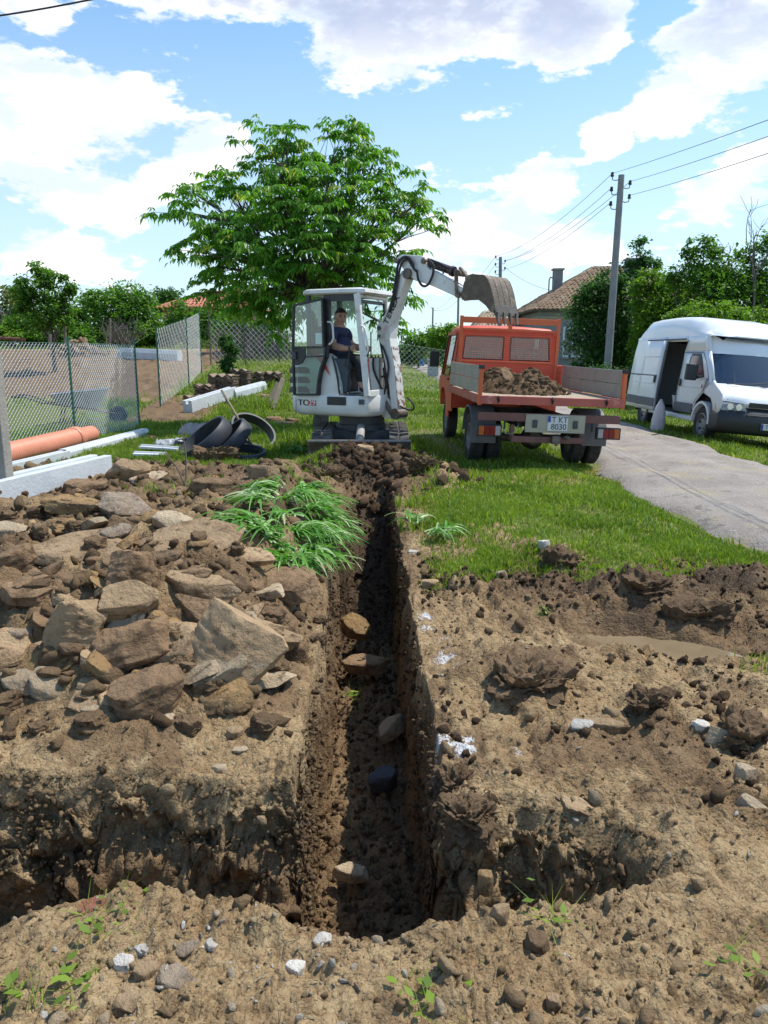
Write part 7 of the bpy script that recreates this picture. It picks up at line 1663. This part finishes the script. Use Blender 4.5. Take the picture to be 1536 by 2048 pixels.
    m = MB(); m.loft([[Vector((-.42, -.26, .46)), Vector((.38, -.22, .40)), Vector((.38, .22, .40)), Vector((-.42, .26, .46))], [Vector((-.60, -.38, .70)), Vector((.62, -.34, .82)), Vector((.62, .34, .82)), Vector((-.60, .38, .70))]], caps=False); m.add([(-.42, -.26, .46), (.38, -.22, .40), (.38, .22, .40), (-.42, .26, .46)], [(0, 1, 2, 3)]); o = m.build('tray', tray, t); so = o.modifiers.new('t', 'SOLIDIFY'); so.thickness = .012
    for s in (-1, 1):
        m = MB(); m.path([(-1.35, s*.30, .66), (-1.1, s*.30, .66), (-.75, s*.28, .52), (.2, s*.20, .36), (.75, s*.07, .24)], .02, 8); m.build('handle', M_STEEL, t, smooth=True); m = MB(); m.path([(-.35, s*.25, .46), (-.45, s*.26, .02), (-.25, s*.26, .02), (-.1, s*.23, .42)], .016, 6); m.build('leg', M_STEEL, t)
        m = MB(); m.tube((-1.37, s*.30, .66), (-1.2, s*.30, .66), .027, n=8); m.build('grip', M_RUBBER, t)
    m = MB(); m.lathe([(.10, -.04), (.17, -.05), (.205, -.03), (.205, .03), (.17, .05), (.10, .04), (.10, -.04)], Matrix.Translation((.78, 0, .21)) @ Matrix.Rotation(math.pi/2, 4, 'X'), 26); w = m.build('wheel', M_RUBBER, t, sharp=40); m = MB(); m.lathe([(0, -.03), (.1, -.03), (.1, .03), (0, .03)], Matrix.Translation((.78, 0, .21)) @ Matrix.Rotation(math.pi/2, 4, 'X'), 16); m.build('rim', M_STEEL, w)
    # black rubber rings
    def ring(lab, px, py, R0, wd, rot, z=.0):
        p = G(px, py); m = MB(); hw = wd/2; m.lathe([(R0-.045, -hw), (R0-.01, -hw*1.02), (R0, -hw*.85), (R0+.004, 0), (R0, hw*.85), (R0-.01, hw*1.02), (R0-.045, hw), (R0-.05, 0), (R0-.045, -hw)], n=48); o = m.build('rubber_ring', mat('ring_rubber', (.020, .022, .032), (.036, .038, .05), 6, .55), None, sharp=40); o.location = (p.x, p.y, hz(p.x, p.y)+z); o.rotation_euler = rot; tag(o, lab, 'rubber ring', 'black rubber rings dumped on the grass')
    ring('wide black rubber ring leaning upright against the others', 412, 912, .46, .22, (R(16), R(-36), 0), .25)
    ring('black rubber ring leaning between two larger rings', 462, 912, .40, .20, (R(14), R(-44), 0), .24)
    ring('thin black rubber ring propped highest by the wooden handle', 505, 893, .42, .17, (R(26), R(33), 0), .24)
    ring('black rubber ring lying flat under the propped one', 485, 918, .36, .14, (R(8), R(5), 0), .08)
    ring('small black rubber ring lying flat behind the others', 375, 897, .20, .14, (R(4), 0, 0), .08)
    # wooden handle
    A, Bq = PZ(506, 893, .05), PZ(443, 780, .0); Bq = PP(443, 780, A+Vector((0, .25, 0)), Vector((0, 1, 0))); m = MB(); m.path([A, A.lerp(Bq, .5)+Vector((.01, 0, 0)), Bq], [.022, .021, .02], 8); tag(m.build('wooden_handle', mat('old_wood', (.28, .215, .15), (.20, .15, .10), 8, .85, bump=.4), None, smooth=True), 'long wooden tool handle sticking up out of the rubber rings', 'handle')
    # cloth, sheet, white panels
    def crumple(name, lab, cat, px, py, w, d, h, m, seed):
        p = G(px, py); n = 26; u = np.linspace(-1, 1, n); U, Vv = np.meshgrid(u, u, indexing='ij'); rr = np.maximum(np.abs(U), np.abs(Vv)); e = 1-sst(np.sqrt(U**2+Vv**2), .75, 1.05+.0*rr)
        z = e*h*(.7+.6*fbm(U*2.2+seed, Vv*2.2, seed, 4, billow=True)); idx = np.arange(n*n).reshape(n, n); F = np.stack([idx[:-1, :-1], idx[1:, :-1], idx[1:, 1:], idx[:-1, 1:]], -1).reshape(-1, 4); F = F[(e.ravel()[F] > .02).all(1)]
        o = mk(name, np.stack([U*w/2, Vv*d/2, z], -1), F, m); o.location = (p.x, p.y, hz(p.x, p.y)+.02); so = o.modifiers.new('t', 'SOLIDIFY'); so.thickness = .008; tag(o, lab, cat)
    crumple('folded_cloth', 'pinkish-grey folded cloth lying behind the rubber rings', 'cloth', 392, 872, .75, .6, .20, mat('pink_grey_cloth', (.44, .36, .33), (.34, .27, .25), 5, .9), 3.)
    crumple('plastic_sheet', 'translucent grey plastic sheet on the grass by the rings', 'sheet', 342, 895, .6, .5, .12, mat('grey_sheet', (.40, .41, .42), (.32, .33, .34), 5, .4), 6.)
    for i, (px, py, w, d, yaw) in enumerate(((300, 915, .5, .16, 8), (318, 908, .62, .12, -4))):
        p = G(px, py); m = MB(); m.box((0, 0, .03), (w, d, .035)); m.box((0, d*.35, .055), (w, .03, .03)); o = m.build('white_panel', mat('white_profile', (.66, .67, .68), (.58, .59, .6), 5, .5), None, bevel=.004); o.location = (p.x, p.y, hz(p.x, p.y)+.015+.05*i); o.rotation_euler = (0, R(3), R(yaw)); tag(o, ('short white plastic profile on the grass by the grey sheet', 'longer white plastic profile resting beside the shorter one')[i], 'panel')
    # stacks of old roof tiles: every tile a part
    tl = mat('old_roof_tile', (.25, .18, .125), (.18, .13, .09), 8, .9, spots=[((.34, .28, .21), (.58, .68), 7.)], bump=.4, rand=.2)
    def tile_mesh():
        m = MB(); rg_ = []
        for y in (-.19, .19): rg_.append([Vector((-.13+.26*i/8, y, .035*math.sin(math.pi*2*i/8))) for i in range(9)]+[Vector((-.13+.26*i/8, y, .018+.035*math.sin(math.pi*2*i/8))) for i in range(8, -1, -1)])
        m.loft(rg_); o = m.build('tile', tl); me = o.data; bpy.data.objects.remove(o); return me
    tm = tile_mesh(); rg = np.random.default_rng(2)
    for i, (px, py, n, lab) in enumerate(((420, 795, 9, 'stack of old tiles nearest the far fence panel'), (448, 790, 15, 'tall stack of old tiles behind the pale concrete post'), (492, 778, 15, 'curved tall stack of old tiles beside the olive grass'), (518, 775, 12, 'stack of old tiles in the middle of the row'), (540, 772, 11, 'stack of old tiles closest to the excavator'), (400, 808, 5, 'low spread stack of tiles at the foot of the fence panel'))):
        p = G(px, py); t = thing('tile_stack', lab, 'tile stack', (p.x, p.y, hz(p.x, p.y)), (0, 0, R(rg.uniform(-15, 15))), group='stacks of old roof tiles')
        for k in range(n):
            for s in (-1, 0, 1)[:(3 if i in (1, 4) else 2)]:
                o = bpy.data.objects.new('tile', tm); COL.objects.link(o); o.parent = t; o.location = (s*.27+rg.normal(0, .015), rg.normal(0, .02), .04+k*.036); o.rotation_euler = (rg.normal(0, .04), rg.normal(0, .05), rg.normal(0, .06))
    for i, (a, b, lab) in enumerate((((546, 820), (566, 756), 'weathered plank leaning beside the tile stacks'), ((536, 815), (556, 765), 'darker plank leaning beside the pale plank'))):
        A = G(*a); A.z += .02; Bq = PP(b[0], b[1], A+Vector((0, .35, 0)), Vector((0, 1, 0))); m = MB(); m.bar(A, Bq, .12, .03, up=(0, 1, .4)); tag(m.build('plank', MATS['weathered_board'] if i else mat('pale_board', (.38, .31, .22), (.3, .24, .17), 5, .9), None, bevel=.004), lab, 'plank')
    for i, (px, py, w, k, lab) in enumerate(((548, 845, 40, 'brown', 'flat stone in the grass left of the tracks'), (568, 852, 36, 'tan', 'grey stone in the grass left of the tracks'), (585, 846, 34, 'brown', 'leaning stone slab in the grass beside the tracks'), (530, 795, 26, 'tan', 'round pale stone by the planks'), (300, 880, 32, 'orange', 'flat ochre stone on the grass by the long concrete post'))): stone('grass_stone', lab, 'stone', px, py, w, .7, .4, k, i*23, (4, 6), sub=3)
    # stone pile beyond the garden
    p = G(158, 710); t = thing('stone_pile', 'pile of pale building stones beyond the tilled garden', 'stone pile', (p.x, p.y, hz(p.x, p.y))); rg = np.random.default_rng(4); sc = p.y/FPX; proto = [rock_verts((1, .7, .6), 70+i, 2, 7, .05) for i in range(5)]; pm = []
    for V, F in proto: o = mk('stone', V, F, M_RK['pale'] if len(pm) % 2 else M_RK['tan'], sharp=38); pm.append(o.data); bpy.data.objects.remove(o)
    for i in range(110):
        u = np.clip(rg.normal(0, .45), -1, 1); h = (1-abs(u))*28*sc*rg.random(); o = bpy.data.objects.new('stone', pm[rg.integers(5)]); COL.objects.link(o); o.parent = t; s = rg.uniform(7, 14)*sc; o.scale = (s, s, s); o.location = (u*55*sc, rg.normal(0, .35), h+.05); o.rotation_euler = tuple(rg.uniform(0, 6, 3))
    # rusty pipe at the far left and a few canes
    A, Bq = PZ(-40, 672, .9), PZ(50, 678, .9); A = PY(-40, 674, 26); Bq = PY(50, 679, 26); m = MB(); m.tube(A, Bq, .06, n=10); tag(m.build('rusty_pipe', mat('rust', (.20, .09, .055), (.13, .06, .04), 7, .9), None, sharp=40), 'rusty pipe rail beyond the garden at the frame edge', 'pipe')
    # garden stakes and the wooden post under the fruit tree
    for i, (px, y0, y1, Y) in enumerate(((100, 668, 700, 26), (220, 636, 690, 34), (130, 640, 690, 27))): 
        a = PY(px, y1, Y); b = PY(px, y0, Y); m = MB(); m.tube(a, b, .05, n=8); tag(m.build('stake', MATS['weathered_board'], None), ('short wooden stake under the fruit tree', 'wooden stake in front of the rounded green tree', 'wooden prop beside the fruit tree trunk')[i], 'stake')
    # twigs stuck in the heap
    for i, (a, b) in enumerate((((372, 975), (362, 845)), ((372, 975), (325, 895)))):
        A = G(*a); Bq = PP(b[0], b[1], A, Vector((0, 1, 0))); m = MB(); m.path([A, A.lerp(Bq, .5)+Vector((.02, 0, 0)), Bq], [.007, .006, .003], 5); tag(m.build('twig', M_TWIG, None), ('tall thin twig standing up out of the stone heap', 'shorter thin twig slanting out of the stone heap')[i], 'twig')
    # blue bin and grey cabinet far down the road
    p = PY(844, 736, 95); m = MB(); m.box((0, 0, .5), (.55, .5, 1.0)); m.box((0, 0, 1.04), (.6, .56, .08)); o = m.build('waste_bin', mat('blue_bin', (.05, .16, .36), (.06, .18, .4), 4, .5), None, bevel=.03); o.location = (p.x, 95, hz(p.x, 95)); tag(o, 'small blue bin far down the road', 'bin')
    p = PY(866, 736, 55); m = MB(); m.box((0, 0, .55), (.75, .5, 1.1)); m.box((0, 0, 1.14), (.84, .58, .08)); o = m.build('metal_cabinet', mat('grey_cabinet', (.42, .44, .46), (.36, .38, .4), 4, .5), None, bevel=.02); o.location = (p.x, 55, hz(p.x, 55)); tag(o, 'pale grey metal cabinet by the road beyond the truck mirror', 'cabinet')
build_left()
